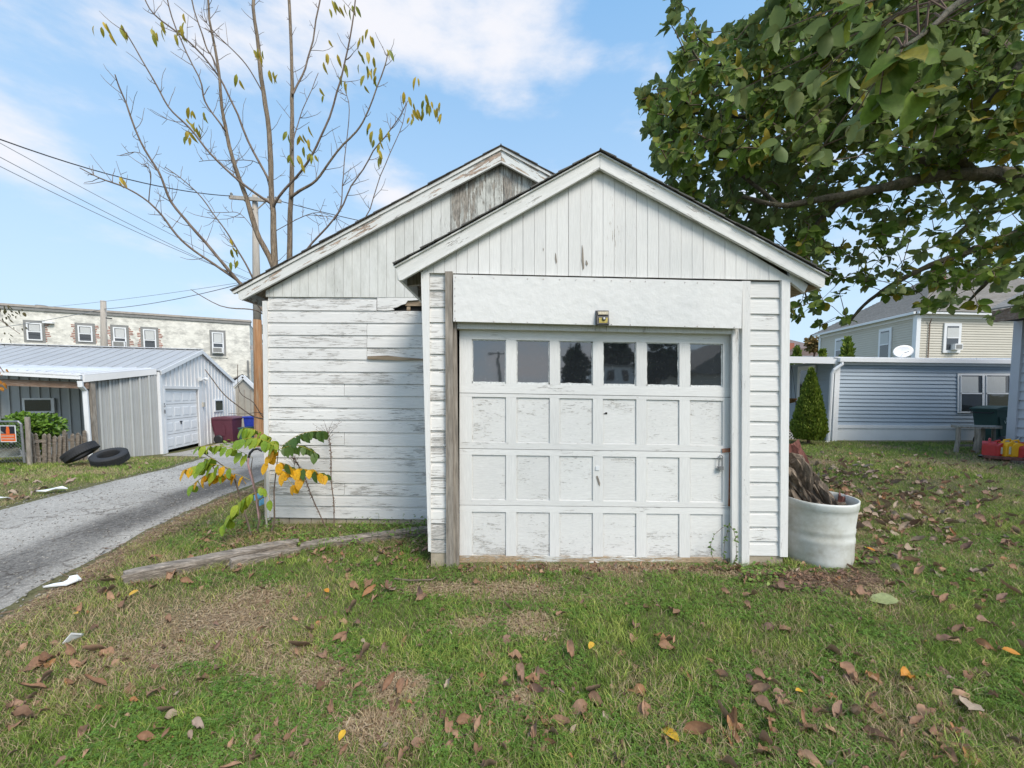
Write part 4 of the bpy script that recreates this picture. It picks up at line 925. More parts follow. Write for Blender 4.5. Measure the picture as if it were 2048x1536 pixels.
for wi_, (x0, x1, y0, y1, ac, bk) in enumerate(wins):
    s0, s1 = bws(x0), bws(x1); z1 = bwz((x0+x1)/2, y0); z0 = bwz((x0+x1)/2, y1)
    w0 = bpy.data.objects.new('window', None); COL.objects.link(w0); w0.parent = bw; w0.location = bwp(s0, z0) - parent_loc(bw)
    fr = .07
    qbuild([bwp(s0-.14, z0-.14), bwp(s1+.12, z0-.14), bwp(s1+.12, z1+.16), bwp(s0-.14, z1+.16)], bn*.02, 'cement', 'surround', w0)
    for (u0, u1, v0, v1) in ((s0, s0+fr, z0, z1), (s1-fr, s1, z0, z1), (s0+fr, s1-fr, z1-fr, z1), (s0+fr, s1-fr, z0, z0+fr), (s0+fr, s1-fr, (z0+z1)/2-.03, (z0+z1)/2+.03)):
        qbuild([bwp(u0, v0, .021), bwp(u1, v0, .021), bwp(u1, v1, .021), bwp(u0, v1, .021)], bn*.05, 'white', 'window_frame', w0)
    qbuild([bwp(s0+fr, z0+fr, .022), bwp(s1-fr, z0+fr, .022), bwp(s1-fr, z1-fr, .022), bwp(s0+fr, z1-fr, .022)], bn*.012, 'pane_far', 'window_pane', w0)
    qbuild([bwp(s0+fr+.03, (z0+z1)/2+.05, .035), bwp(s1-fr-.03, (z0+z1)/2+.05, .035), bwp(s1-fr-.03, z1-fr-.02, .035), bwp(s0+fr+.03, z1-fr-.02, .035)], bn*.004, 'curtain', 'blind', w0)
    if ac:
        m_ = (s0+s1)/2; mb = MB(); mb.ext([bwp(m_-.3, z0+.06, .03), bwp(m_+.3, z0+.06, .03), bwp(m_+.3, z0+.45, .03), bwp(m_-.3, z0+.45, .03)], bn*.3); mb.build('air_conditioner', MT['white'], w0)
        mb = MB(); mb.ext([bwp(m_-.25, z0+.11, .33), bwp(m_+.25, z0+.11, .33), bwp(m_+.25, z0+.40, .33), bwp(m_-.25, z0+.40, .33)], bn*.01); mb.build('grille', MT['cement'], w0)
    if bk:
        for sgn, base in ((-1, s0-.14), (1, s1+.12)):
            mb = MB(); z = z0-.05; r = 0
            while z < z1+.05:
                L_ = .07 + (.12 if (r//3) % 2 else 0) + random.uniform(-.04, .04); mb.cur = random.random()
                if sgn == 1 or wi_ not in (0,):
                    mb.ext([bwp(base, z), bwp(base+sgn*L_, z), bwp(base+sgn*L_, z+.062), bwp(base, z+.05)], bn*.008)
                z += .105; r += 1
            if mb.v: mb.build('bricks', MT['brick'], w0, kind='stuff')
    qbuild([bwp(s0-.2, z0-.26), bwp(s1+.2, z0-.26), bwp(s1+.2, z0-.145), bwp(s0-.2, z0-.145)], bn*.06, 'whitewash', 'sill', w0)
# side window
sw = W(522, 690, 32); 
q_ = lambda t, z: bwp(bl, z)-bn*t + bd*.03
w0 = qbuild([q_(2.2, 4.2), q_(3.4, 4.2), q_(3.4, 6.0), q_(2.2, 6.0)], bd*.05, 'white', 'window_frame', bw)
qbuild([q_(2.35, 4.35)+bd*.05, q_(3.25, 4.35)+bd*.05, q_(3.25, 5.85)+bd*.05, q_(2.35, 5.85)+bd*.05], bd*.02, 'pane_far', 'window_pane', w0)
c_ = bwp(bws(105), bwz(105, 646)); mb = MB(); mb.obox(c_+bn*.12, bd*.22, bn*.12, V((0, 0, .05))); mb.build('vent_hood', MT['white'], bw)
c_ = bwp(bws(34), zt(bws(34))+.15, -3); mb = MB(); mb.tube([c_-V((0, 0, .6)), c_+V((0, 0, .3))], .15, 8); mb.tube([c_+V((0, 0, .28)), c_+V((0, 0, .38))], .3, 10); mb.build('roof_vent', MT['cement'], bw)
c_ = bwp(bws(500), 3); mb = MB(); mb.tube([bwp(bl-.15, 3.9, .1), bwp(bl-.15, -1, .1)], .06, 6); mb.build('drain_pipe', MT['cement'], bw)

# ---------------- small shed with leaning board
sh0 = W(455, 770, 18.6); shd = thing('garden_shed', (sh0.x, sh0.y, -.5), 'small cream shed with a grey shingled roof between the steel garage and the pole', 'shed')
def sp(px, py, Y): return W(px, py, Y)
bz = -.6
ps = [sp(463, 777, 19), sp(489, 754, 19), sp(507, 772, 19)]
qbuild([V((ps[0].x, 19, bz)), V((ps[2].x+.4, 19, bz)), V((ps[2].x+.4, 19, ps[2].z-.3)), ps[1]-V((0, 0, .05)), V((ps[0].x, 19, ps[0].z-.1))], (0, .1, 0), 'creamwall', 'front_wall', shd)
qbuild([ps[1], sp(484, 750, 19), V((ps[0].x-1.2, 22, ps[1].z+.1)), V((ps[0].x-.6, 19, ps[0].z+.1)), ps[0]], (0, 0, .05), 'roofbrown', 'roof', shd)
mb = MB(); mb.bar(ps[0]+V((-.1, -.1, -.05)), ps[1]+V((0, -.1, .03)), .06, .16); mb.bar(ps[1]+V((0, -.1, .03)), ps[2]+V((.4, -.1, -.35)), .06, .16); mb.build('rake_trim', MT['white'], shd)
mb = MB(); mb.bar(V((ps[0].x+.15, 18.95, bz)), V((ps[0].x+.15, 18.95, ps[0].z)), .1, .08); mb.build('corner_trim', MT['white'], shd)
for i in range(3):
    mb = MB(); x_ = lerp(ps[0].x, ps[2].x, .3+.28*i); mb.box(x_-.012, 18.97, bz, x_+.012, 18.999, 1.7); mb.build('panel_joint', MT['mortar'], shd)
lb = thing('leaning_board', sp(446, 880, 17.5), 'tall cream board leaning against the shed behind the burgundy bin', 'board')
qbuild([sp(443, 872, 17.3), sp(462, 872, 17.3), sp(466, 783, 18.7), sp(458, 783, 18.7)], (0, .05, .01), 'creamwall', 'panel', lb)
# house glimpsed behind the pole
hb = thing('pale_outbuilding', sp(530, 860, 26), 'pale blue grey outbuilding seen between the pole and the white garage', 'building')
qbuild([sp(507, 868, 26), sp(640, 868, 26), sp(640, 700, 26), sp(507, 700, 26)], (0, 4, 0), 'pale', 'wall', hb)
qbuild([sp(500, 700, 25.6), sp(650, 700, 25.6), sp(650, 693, 28), sp(500, 693, 28)], (0, .1, .1), 'roofbrown', 'roof', hb)
qbuild([sp(513, 850, 25.98), sp(526, 850, 25.98), sp(526, 775, 25.98), sp(513, 775, 25.98)], (0, -.05, 0), 'white', 'door', hb)

# ---------------- blue trailer home on the right
TY = 12.0
tr = thing('mobile_home', (W(1660, 880, TY).x, TY, 0), 'long single storey mobile home with blue vinyl siding and white skirting', 'mobile home')
tl = W(1662, 880, TY); trr = W(2230, 889, TY); tz = W(1700, 716, TY).z
x0, x1 = tl.x, trr.x
sk = W(1700, 856, TY).z; 
def lapwall(xa, xb, Yw, zb, ztp, rows, mat, parent, name='siding_board', t0=.03, nrm=V((0, -1, 0)), ax=None, slope=0.0):
    for r in range(rows):
        za = lerp(zb, ztp, r/rows); zc = lerp(zb, ztp, (r+1)/rows)
        mb = MB(); mb.ext([V((xa, Yw, za)), V((xb, Yw, za-slope*(xb-xa))), V((xb, Yw, zc-slope*(xb-xa))), V((xa, Yw, zc))], [nrm*t0, nrm*t0, nrm*.004, nrm*.004]); mb.build(name, MT[mat], parent)
ztop = W(1700, 728, TY).z
qbuild([(x0, TY+.005, 0.0), (x1, TY+.005, 0.0), (x1, TY+.005, tz), (x0, TY+.005, tz)], (0, .05, 0), 'blue', 'wall', tr)
lapwall(x0+.13, x1, TY, sk+.10, ztop, 16, 'blue', tr, slope=.010)
qbuild([(x0, TY, sk), (x1, TY, sk-.05), (x1, TY, sk+.04), (x0, TY, sk+.10)], (0, -.05, 0), 'white', 'skirt_rail', tr)
xx = x0; gy0 = W(1700, 879, TY).z
while xx < x1:
    w_ = .16; mb = MB(); mb.ext([V((xx, TY, gy0-.02)), V((xx+w_, TY, gy0-.02)), V((xx+w_, TY, sk)), V((xx, TY, sk))], [V((0, -.015, 0)), V((0, -.04, 0)), V((0, -.04, 0)), V((0, -.015, 0))]); mb.build('skirt_panel', MT['white'], tr); xx += w_+.004
qbuild([(x0, TY-.03, -.25), (x1, TY-.03, -.25), (x1, TY-.03, gy0-.02), (x0, TY-.03, gy0-.02)], (0, .04, 0), 'concrete', 'plinth', tr)
qbuild([(x0-.02, TY, -.1), (x0+.13, TY, -.1), (x0+.13, TY, ztop), (x0-.02, TY, ztop)], (0, -.07, 0), 'white', 'corner_post', tr)
# eave: fascia, gutter, roof edge panels
sl_ = .012
qbuild([(x0-.05, TY-.08, ztop-.02), (x1, TY-.08, ztop-.02-sl_*(x1-x0)), (x1, TY-.08, ztop+.13-sl_*(x1-x0)), (x0-.05, TY-.08, ztop+.13)], (0, .07, 0), 'white', 'fascia', tr)
gt2 = bpy.data.objects.new('gutter', None); COL.objects.link(gt2); gt2.parent = tr
mb = MB(); mb.bar(V((x0+.0, TY-.15, ztop+.11)), V((x1, TY-.15, ztop+.11-sl_*(x1-x0))), .12, .11); mb.build('trough', MT['white'], gt2)
mb = MB(); q0 = W(1683, 722, TY-.15); mb.tube([q0, q0+V((0, -.02, -.1)), W(1668, 740, TY-.12), W(1664, 748, TY-.1), W(1656, 882, TY-.12), W(1652, 886, TY-.3)], .05, 8); mb.build('downspout', MT['white'], gt2)
xx = x0-.1; k = 0
while xx < x1:
    z_ = ztop+.19-sl_*(xx-x0); mb = MB(); mb.ext([V((xx, TY-.12, z_-.02)), V((xx+.59, TY-.12, z_-.03)), V((xx+.59, TY+3.8, z_+.20)), V((xx, TY+3.8, z_+.21))], V((0, 0, .035))); mb.build('roof_panel', MT['roofwhite'], tr); xx += .6
# window pair
def trq(px0, py0, px1, py1, o0, t, mat, name, parent):
    a = W(px0, py1, TY); b = W(px1, py1+.25, TY); c = W(px1, py0+.25, TY); d = W(px0, py0, TY)
    for p in (a, b, c, d): p.y = TY - o0
    return qbuild([a, b, c, d], (0, -t, 0), mat, name, parent)
w0 = trq(1912, 747, 2020, 826, .03, .02, 'white', 'window', tr)
for (a_, b_) in ((1916, 1961), (1967, 2015)):
    trq(a_, 751, b_, 822, .051, .006, 'pane_far', 'window_pane', w0)
    trq(a_+.5, 753, b_-9, 785, .0575, .003, 'curtain', 'curtain', w0)
    trq(a_, 785.5, b_, 788, .058, .015, 'white', 'meeting_rail', w0)
    trq(a_, 751, a_+1.6, 822, .058, .015, 'white', 'sash', w0); trq(b_-1.6, 751, b_, 822, .058, .015, 'white', 'sash', w0)
# left end wall (faces left), its door with trim, porch roof
xe = x0 - .0
def ew(y, z, o_=0): return V((xe-.02-o_, y, z))
qbuild([ew(TY, 0), ew(16.5, 0), ew(16.5, ztop+.1), ew(TY, ztop+.1)], (.02, 0, 0), 'blue', 'end_wall', tr)
for r in range(16):
    za = lerp(sk+.1, ztop, r/16); zc = lerp(sk+.1, ztop, (r+1)/16)
    mb = MB(); mb.ext([ew(TY+.02, za), ew(16.5, za), ew(16.5, zc), ew(TY+.02, zc)], [V((-.03, 0, 0))]*2 + [V((-.004, 0, 0))]*2); mb.build('siding_board', MT['blue'], tr)
def ey(px): # y on the end wall at bearing px
    return (xe-.02)/((px-1024)/F)
for yy0, yy1, z0, z1, o_, t, mt, nm in ((ey(1632), ey(1597), W(1615, 870, 12.6).z, W(1615, 731, 12.8).z, .031, .04, 'white', 'door_frame'),):
    dfr = qbuild([ew(yy0, z0, o_), ew(yy1, z0, o_), ew(yy1, z1, o_), ew(yy0, z1, o_)], (-t, 0, 0), mt, nm, tr)
    qbuild([ew(yy0+.14, z0+.1, o_+t), ew(yy1-.14, z0+.1, o_+t), ew(yy1-.14, z1-.14, o_+t), ew(yy0+.14, z1-.14, o_+t)], (-.01, 0, 0), 'pane_far', 'door_glass', dfr)
qbuild([V((xe, TY-.05, ztop+.12)), V((xe-3.4, TY-.05, ztop+.17)), V((xe-3.4, 16, ztop+.3)), V((xe, 16, ztop+.3))], (0, 0, .08), 'roofwhite', 'porch_roof', tr)
qbuild([V((xe+.05, TY-.10, ztop-.0)), V((xe-3.4, TY-.10, ztop+.06)), V((xe-3.4, TY-.10, ztop+.24)), V((xe+.05, TY-.10, ztop+.19))], (0, .05, 0), 'white', 'porch_fascia', tr)
# porch deck with lattice and railing
dk = thing('porch_deck', (xe-1.5, 12.6, 0), 'low grey porch deck with lattice skirt left of the blue mobile home', 'deck')
qbuild([V((xe-.08, 12.5, .34)), V((xe-3, 12.5, .34)), V((xe-3, 15.5, .34)), V((xe-.08, 15.5, .34))], (0, 0, .06), 'barewood', 'decking', dk)
mb = MB()
for i in range(-8, 34):
    x_ = xe-3+i*.1
    for sgn in (1, -1):
        a_ = V((x_, 12.5, 0.02)); b_ = V((x_+sgn*.3, 12.5, .32))
        if a_.x < xe-3 or b_.x > xe-.1 or b_.x < xe-3 or a_.x > xe-.1: continue
        mb.bar(a_, b_, .02, .008, (0, 1, 0))
mb.build('lattice', MT['white'], dk, kind='stuff')
for i in range(9):
    x_ = xe-.4-i*.3; mb = MB(); mb.box(x_-.02, 12.52, .4, x_+.02, 12.56, 1.25); mb.build('baluster', MT['black'], dk)
mb = MB(); mb.box(xe-3, 12.5, 1.25, xe-.25, 12.58, 1.3); mb.build('handrail', MT['black'], dk)
hbk = thing('hanging_basket', W(1582, 795, 12.0), 'round coir hanging basket on chains under the white porch roof', 'basket')
c_ = W(1581, 798, 12.0); mb = MB(); mb.lathe([(0, -.13), (.10, -.10), (.16, -.02), (.17, .02), (.15, .02)], c_, 14); mb.build('basket', plain('coir', (0.22, 0.12, 0.05), .9, .4, 40, .8), hbk)
mb = MB()
for th in (0, 2.1, 4.2): mb.tube([c_+V((.16*math.cos(th), .16*math.sin(th), 0)), V((c_.x, c_.y, ztop-.02))], .006, 4)
mb.build('chains', MT['black'], hbk)

# ---------------- beige two storey house
bh = thing('beige_house', (24.3, 24, 0), 'beige two storey house with hip roof and brick chimney behind the mobile home', 'house')
C_ = W(1834, 627, 24.0); Lf = W(1641, 670, 33.0); Rt = W(2300, 638, 24.6)
zc_ = C_.z
for p in (C_, Lf, Rt): pass
def wall2(a, b, name, nrows, mat='beige'):
    d, n = plane_frame(a, b); L_ = V((b.x-a.x, b.y-a.y, 0)).length
    P_ = lambda s, z, o_=0: V((a.x, a.y, 0)) + d*s + n*o_ + V((0, 0, z))
    qbuild([P_(0, 0), P_(L_, 0), P_(L_, b.z), P_(0, a.z)], -n*.05, mat, 'wall', bh)
    for r in range(nrows):
        t0, t1 = r/nrows, (r+1)/nrows
        zz = lambda e, t: lerp(2.7, e-.25, t)
        mb = MB(); mb.ext([P_(0, zz(a.z, t0)), P_(L_, zz(b.z, t0)), P_(L_, zz(b.z, t1)), P_(0, zz(a.z, t1))], [n*.035]*2+[n*.004]*2); mb.build(name, MT[mat], bh)
    return P_, d, n, L_
PL, dl, nl, ll_ = wall2(C_, Lf, 'siding_board', 22)
PR, dr_, nr, lr = wall2(C_, Rt, 'siding_board', 22)
for P_, L_ , n_, a, b in ((PL, ll_, nl, C_, Lf), (PR, lr, nr, C_, Rt)):
    qbuild([P_(0, a.z-.26), P_(L_, b.z-.26), P_(L_, b.z-.02), P_(0, a.z-.02)], n_*.06, 'white', 'frieze_board', bh)
    mb = MB(); mb.bar(P_(-.3, a.z, .35), P_(L_+.3, b.z, .35), .12, .14); mb.build('gutter', MT['white'], bh)
    qbuild([P_(-.2, a.z-.02), P_(L_, b.z-.02), P_(L_, b.z-.02, .36), P_(-.2, a.z-.02, .36)], (0, 0, .02), 'white', 'soffit', bh)
mb = MB(); mb.bar(V((C_.x-.02, C_.y-.05, .5)), V((C_.x-.02, C_.y-.05, C_.z-.1)), .24, .24); mb.build('corner_trim', MT['white'], bh)
mb = MB(); mb.bar(V((Lf.x, Lf.y-.05, .5)), V((Lf.x, Lf.y-.05, Lf.z-.1)), .2, .2); mb.build('corner_trim', MT['white'], bh)
def sw_at(P_, L_, px):
    lo, hi = 0., L_; inc = proj(P_(L_, 5))[0] > proj(P_(0, 5))[0]
    for _ in range(40):
        m_ = (lo+hi)/2
        if (proj(P_(m_, 5))[0] < px) == inc: lo = m_
        else: hi = m_
    return lo
for (P_, L_, n_, xa, xb, ya, yb, ac) in ((PL, ll_, nl, 1672, 1690, 676, 725, 0), (PL, ll_, nl, 1760, 1785, 657, 722, 0), (PR, lr, nr, 1885, 1919, 647, 706, 1)):
    s0, s1 = sorted((sw_at(P_, L_, xa), sw_at(P_, L_, xb))); ym = P_((s0+s1)/2, 0).y; pm = (xa+xb)/2
    z1, z0 = W(pm, ya, ym).z, W(pm, yb, ym).z
    wf = qbuild([P_(s0, z0, .035), P_(s1, z0, .035), P_(s1, z1, .035), P_(s0, z1, .035)], n_*.06, 'white', 'window', bh)
    fw = .17
    qbuild([P_(s0+fw, z0+fw, .096), P_(s1-fw, z0+fw, .096), P_(s1-fw, z1-fw, .096), P_(s0+fw, z1-fw, .096)], n_*.01, 'pane_far', 'window_pane', wf)
    qbuild([P_(s0+fw, z0+.52*(z1-z0), .107), P_(s1-fw, z0+.52*(z1-z0), .107), P_(s1-fw, z1-fw-.1, .107), P_(s0+fw, z1-fw-.1, .107)], n_*.005, 'curtain', 'curtain', wf)
    qbuild([P_(s0+fw, z0+.49*(z1-z0), .107), P_(s1-fw, z0+.49*(z1-z0), .107), P_(s1-fw, z0+.52*(z1-z0), .107), P_(s0+fw, z0+.52*(z1-z0), .107)], n_*.03, 'white', 'meeting_rail', wf)
    if ac:
        mb = MB(); mb.ext([P_(s0+fw+.25, z0+fw, .11), P_(s1-fw, z0+fw, .11), P_(s1-fw, z0+fw+.34, .11), P_(s0+fw+.25, z0+fw+.34, .11)], n_*.25); mb.build('air_conditioner', MT['white'], wf)
        mb = MB(); mb.ext([P_(s0+fw+.3, z0+fw+.05, .36), P_(s1-fw-.05, z0+fw+.05, .36), P_(s1-fw-.05, z0+fw+.29, .36), P_(s0+fw+.3, z0+fw+.29, .36)], n_*.01); mb.build('grille', MT['cement'], wf)
# hip roof
ridge0 = W(1880, 545, 30.5); ridge1 = V((ridge0.x+5, 30.8, ridge0.z))
Cc = PL(-.45, C_.z+.06, .42); Cc = V((C_.x-.25, C_.y-.45, C_.z+.06)); Ll = PL(ll_+.5, Lf.z+.06, .42); Rr = PR(lr, Rt.z+.06, .45); Bk = Ll + (Rr-Cc)
mb = MB(); mb.add([Cc, Ll, ridge0, Rr, ridge1, Bk], [(0, 1, 2), (0, 2, 4, 3), (1, 5, 4, 2), (3, 4, 5), (0, 3, 5, 1)]); mb.build('roof', MT['roofbrown'], bh)
# satin rows of shingles: raised courses on the two visible slopes
mb = MB()
for (a, b, ta, tb) in ((Cc, Ll, ridge0, ridge0), (Cc, Rr, ridge0, ridge1)):
    nn = (b-a).cross(ta-a).normalized(); nn = nn if nn.z > 0 else -nn
    for k in range(34):
        t0, t1 = k/34, (k+1)/34; mb.cur = random.random()
        mb.ext([a.lerp(ta, t0)+nn*.001, b.lerp(tb, t0)+nn*.001, b.lerp(tb, t1)+nn*.001, a.lerp(ta, t1)+nn*.001], [nn*.04, nn*.04, nn*.008, nn*.008])
mb.build('shingle_courses', MT['roofbrown'], bh, kind='stuff')
ch = W(1873, 584, 28.2); chm = bpy.data.objects.new('chimney', None); COL.objects.link(chm); chm.parent = bh
mb = MB(); mb.box(ch.x-.36, ch.y-.3, ch.z-.8, ch.x+.36, ch.y+.4, ch.z+.02); mb.build('flashing', MT['white'], chm)
mb = MB(); mb.box(ch.x-.31, ch.y-.25, ch.z, ch.x+.31, ch.y+.35, ch.z+1.5); mb.build('mortar_core', MT['mortar'], chm)
mb = MB(); z = ch.z+.03; r = 0
while z < ch.z+1.48:
    x_ = -.34 - (.1 if r % 2 else 0)
    while x_ < .33:
        a_ = max(x_, -.325); b_ = min(x_+.185, .325)
        if b_-a_ > .03: mb.cur = random.random(); mb.box(ch.x+a_, ch.y-.27, z, ch.x+b_, ch.y-.24, z+.065)
        x_ += .2
    mb.box(ch.x-.335, ch.y-.25, z, ch.x-.305, ch.y-.02, z+.065); mb.box(ch.x-.335, ch.y+.0, z, ch.x-.305, ch.y+.3, z+.065)
    z += .085; r += 1
mb.build('bricks', MT['brick'], chm, kind='stuff')
mb = MB(); mb.tube([PR(.7, C_.z-.35, .2), PR(.75, C_.z-.6, .08), PR(.75, 2, .08)], .03, 5); mb.build('service_cable', MT['brownfascia'], bh)

# satellite dish on the mobile home
dd_ = W(1804, 705, 12.6)
dish = thing('satellite_dish', W(1806, 716, 12.6), 'pale oval satellite dish on the roof of the blue mobile home', 'satellite dish')
mb = MB(); Mx = Matrix.Rotation(R(-14), 3, 'Y') @ Matrix.Rotation(R(72), 3, 'X') @ Matrix.Diagonal(V((1.0, .62, 1)))
mb.lathe([(0, -.02), (.15, -.012), (.25, .012), (.315, .04), (.318, .045), (.25, .022), (0, -.005)], dd_+V((0, 0, .02)), 28, Mx); mb.build('reflector', MT['white'], dish, True)
mb = MB(); mb.tube([dd_+V((0, .05, -.17)), dd_+V((.01, .03, -.05))], .02, 6); mb.tube([dd_+V((.01, -.05, -.02)), dd_+V((-.08, -.3, .0))], .012, 5); mb.build('mount_arm', MT['cement'], dish)

# ---------------- pale house at the right edge
ph = thing('pale_clapboard_house', (W(2026, 880, 9.6).x, 9.6, 0), 'corner of a pale lilac grey clapboard house with a brown eave at the right edge', 'house')
PY = 9.6; pc0 = W(2023, 858, PY); pc1 = W(2031, 640, PY)
xl = (pc0.x+pc1.x)/2; xn = xl + .25          # the wall faces left and runs towards the viewer
qbuild([(xl+.05, PY, -.2), (xn+.05, 3.5, -.2), (xn+.05, 3.5, pc1.z+.1), (xl+.05, PY, pc1.z+.1)], (.1, 0, 0), 'pale', 'wall', ph)
for r in range(14):
    za, zc = lerp(.30, pc1.z+.05, r/14), lerp(.30, pc1.z+.05, (r+1)/14)
    mb = MB(); mb.ext([V((xl+.05, PY-.1, za)), V((xn+.05, 3.5, za)), V((xn+.05, 3.5, zc)), V((xl+.05, PY-.1, zc))], [V((-.035, 0, 0))]*2 + [V((-.004, 0, 0))]*2); mb.build('siding_board', MT['pale'], ph)
qbuild([(xl-.02, PY-.12, .15), (xl-.02, PY+.05, .15), (xl-.02, PY+.05, pc1.z+.1), (xl-.02, PY-.12, pc1.z+.1)], (.07, 0, 0), 'pale', 'corner_board', ph)
qbuild([(xl+.1, PY, -.2), (xl+5, PY, -.2), (xl+5, PY, pc1.z+1), (xl+2.6, PY, pc1.z+2), (xl+.1, PY, pc1.z+.1)], (0, .04, 0), 'pale', 'gable_wall', ph)
a_ = W(1984, 622, 9.65); b_ = W(1984, 645, 9.65)
qbuild([V((a_.x, 9.65, b_.z)), V((a_.x+.25, 3.3, b_.z)), V((a_.x+.25, 3.3, a_.z)), V((a_.x, 9.65, a_.z))], (.04, 0, 0), 'brownfascia', 'fascia', ph)
qbuild([V((a_.x-.03, 9.7, a_.z+.01)), V((a_.x+.22, 3.3, a_.z+.01)), V((a_.x+3.2, 3.3, a_.z+1.7)), V((a_.x+3.0, 9.7, a_.z+1.7))], (0, 0, .04), 'roofbrown', 'roof', ph)
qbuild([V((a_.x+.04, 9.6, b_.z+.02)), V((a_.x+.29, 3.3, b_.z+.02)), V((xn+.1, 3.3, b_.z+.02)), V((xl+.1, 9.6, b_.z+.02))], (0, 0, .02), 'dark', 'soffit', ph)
mb = MB(); mb.tube([W(2024, 888, 9.45), W(2052, 865, 9.4), W(2120, 830, 9.3)], .022, 6); mb.build('handrail', MT['steel'], ph)

# ---------------- far houses / trees behind
fh = thing('distant_house', W(1590, 720, 50), 'distant house with a brown shingled roof left of the beige house', 'house')
a_ = W(1578, 712, 50); b_ = W(1600, 697, 50); c_ = W(1640, 693, 50); d_ = W(1680, 712, 50)
mb = MB(); mb.ext([a_, d_, c_, b_], V((0, 7, 2))); mb.build('roof', plain('reddish_shingles', (0.20, 0.15, 0.135), .9, .2, 2, .2), fh)
mb = MB(); mb.box(a_.x+.5, 50.3, -1, d_.x-.3, 57, a_.z); mb.build('wall', MT['pale'], fh)
mb = MB(); p_ = W(1579, 697, 51); mb.box(p_.x-.6, 51, p_.z-1.5, p_.x+.6, 52, p_.z+.7); mb.build('chimney', MT['brick'], fh)

# ================================================================== POLES AND WIRES
MT['polewood'] = plain('brown_pole_wood', (0.30, 0.15, 0.065), .85, .35, 3, .6, stretch=(9, 9, .6), dirt=(0.36, 0.27, 0.18), dirt_amt=.7)
MT['polegrey'] = plain('grey_pole_wood', (0.40, 0.36, 0.31), .85, .2, 4, .5, stretch=(9, 9, .6))
MT['wire'] = plain('black_wire', (0.04, 0.04, 0.045), .6, .1, 3, 0)
MT['wiregrey'] = plain('grey_wire', (0.22, 0.24, 0.27), .6, .1, 3, 0)
PYY = 14.0
up = thing('utility_pole', V((W(520, 870, PYY).x, PYY, -.5)), 'wooden utility pole with a crossarm behind the left eave, orange brown below', 'utility pole')
pts = [W(518.5, 880, PYY), W(517, 760, PYY), W(514.5, 640, PYY)]; mb = MB(); mb.tube([V((pts[0].x+.01, PYY, -.7))]+pts, [.165, .16, .15, .135], 12, .02); mb.build('pole', MT['polewood'], up, True)
mb = MB(); mb.tube([W(514.5, 640, PYY), W(512.5, 540, PYY), W(510, 391, PYY)], [.125, .115, .085], 12, .01); mb.build('pole_top', MT['polegrey'], up, True)
mb = MB(); mb.bar(W(459, 394.5, PYY-.12), W(562, 402.5, PYY-.12), .08, .11); mb.build('crossarm', MT['polegrey'], up)
mb = MB(); mb.bar(W(515, 418, PYY-.1), W(534, 401, PYY-.1), .03, .03); mb.bar(W(507, 418, PYY-.1), W(486, 399, PYY-.1), .03, .03); mb.build('brace', MT['polegrey'], up)
for px, py in ((463, 393), (552, 401), (537, 400)):
    c_ = W(px, py, PYY-.12); mb = MB(); mb.lathe([(.03, 0), (.045, .05), (.03, .06), (.045, .09), (.02, .13), (0, .14)], c_, 8); mb.build('insulator', MT['cement'], up)
p2 = thing('service_pole', V((W(208, 760, 20).x, 20, 0)), 'grey weathered pole standing in front of the whitewashed brick building', 'utility pole')
mb = MB(); mb.tube([V((W(208.5, 780, 20).x, 20, -.6)), W(208.5, 700, 20), W(206.5, 601.5, 20)], [.15, .14, .115], 10, .01); mb.build('pole', MT['polegrey'], p2, True)
c_ = W(212, 636, 19.85); mb = MB(); mb.bar(c_, c_+V((.28, 0, -.03)), .05, .05); mb.build('bracket', MT['wire'], p2)
def wire(pts, r, label, cat='power line', mat='wire', name='power_line'):
    P = [V(p) for p in pts]; mb = MB(); mb.tube(P, r, 5, cap=False); o = mb.build(name, MT[mat]); tag(o, label, cat); return o
def span(a, b, Ya, Yb, sag, n=16):
    A = W(*a, Ya); B = W(*b, Yb); return [A.lerp(B, i/n) - V((0, 0, sag*4*(i/n)*(1-i/n))) for i in range(n+1)]
wire(span((-120, 233), (463, 392), 8, 13.9, .30), .014, 'thick dark power line dropping from the upper left to the crossarm')
wire(span((-120, 230), (-20, 245), 8, 8.3, 0)[:2], .013, 'short end of the thick power line at the left edge') if False else None
wire(span((552, 400), (900, 475), 13.9, 17, .1), .014, 'dark power line running right from the crossarm behind the roof')
wire(span((-120, 220), (560, 575), 9, 18, .12), .008, 'uppermost of the three thin parallel lines at the left', mat='wiregrey')
wire(span((-120, 250), (540, 580), 9, 17.5, .14), .009, 'middle of the three thin parallel lines at the left', mat='wiregrey')
wire(span((-120, 272), (530, 570), 9, 17, .18), .009, 'lowest of the three thin parallel lines at the left', mat='wiregrey')
wire(span((60, 617), (500, 562), 22, 14, .1), .008, 'thin line rising over the brick building to the pole', mat='wiregrey')
wire(span((-80, 665), (208, 618), 24, 20, .1) + span((208, 618), (500, 563), 20, 14, .15)[1:], .014, 'service drop crossing the brick building at a low angle', mat='wiregrey')
wire(span((1700, 561.5), (1850, 562.5), 17, 20, .02), .009, 'thin level wire seen through the leaves left of the brick chimney')
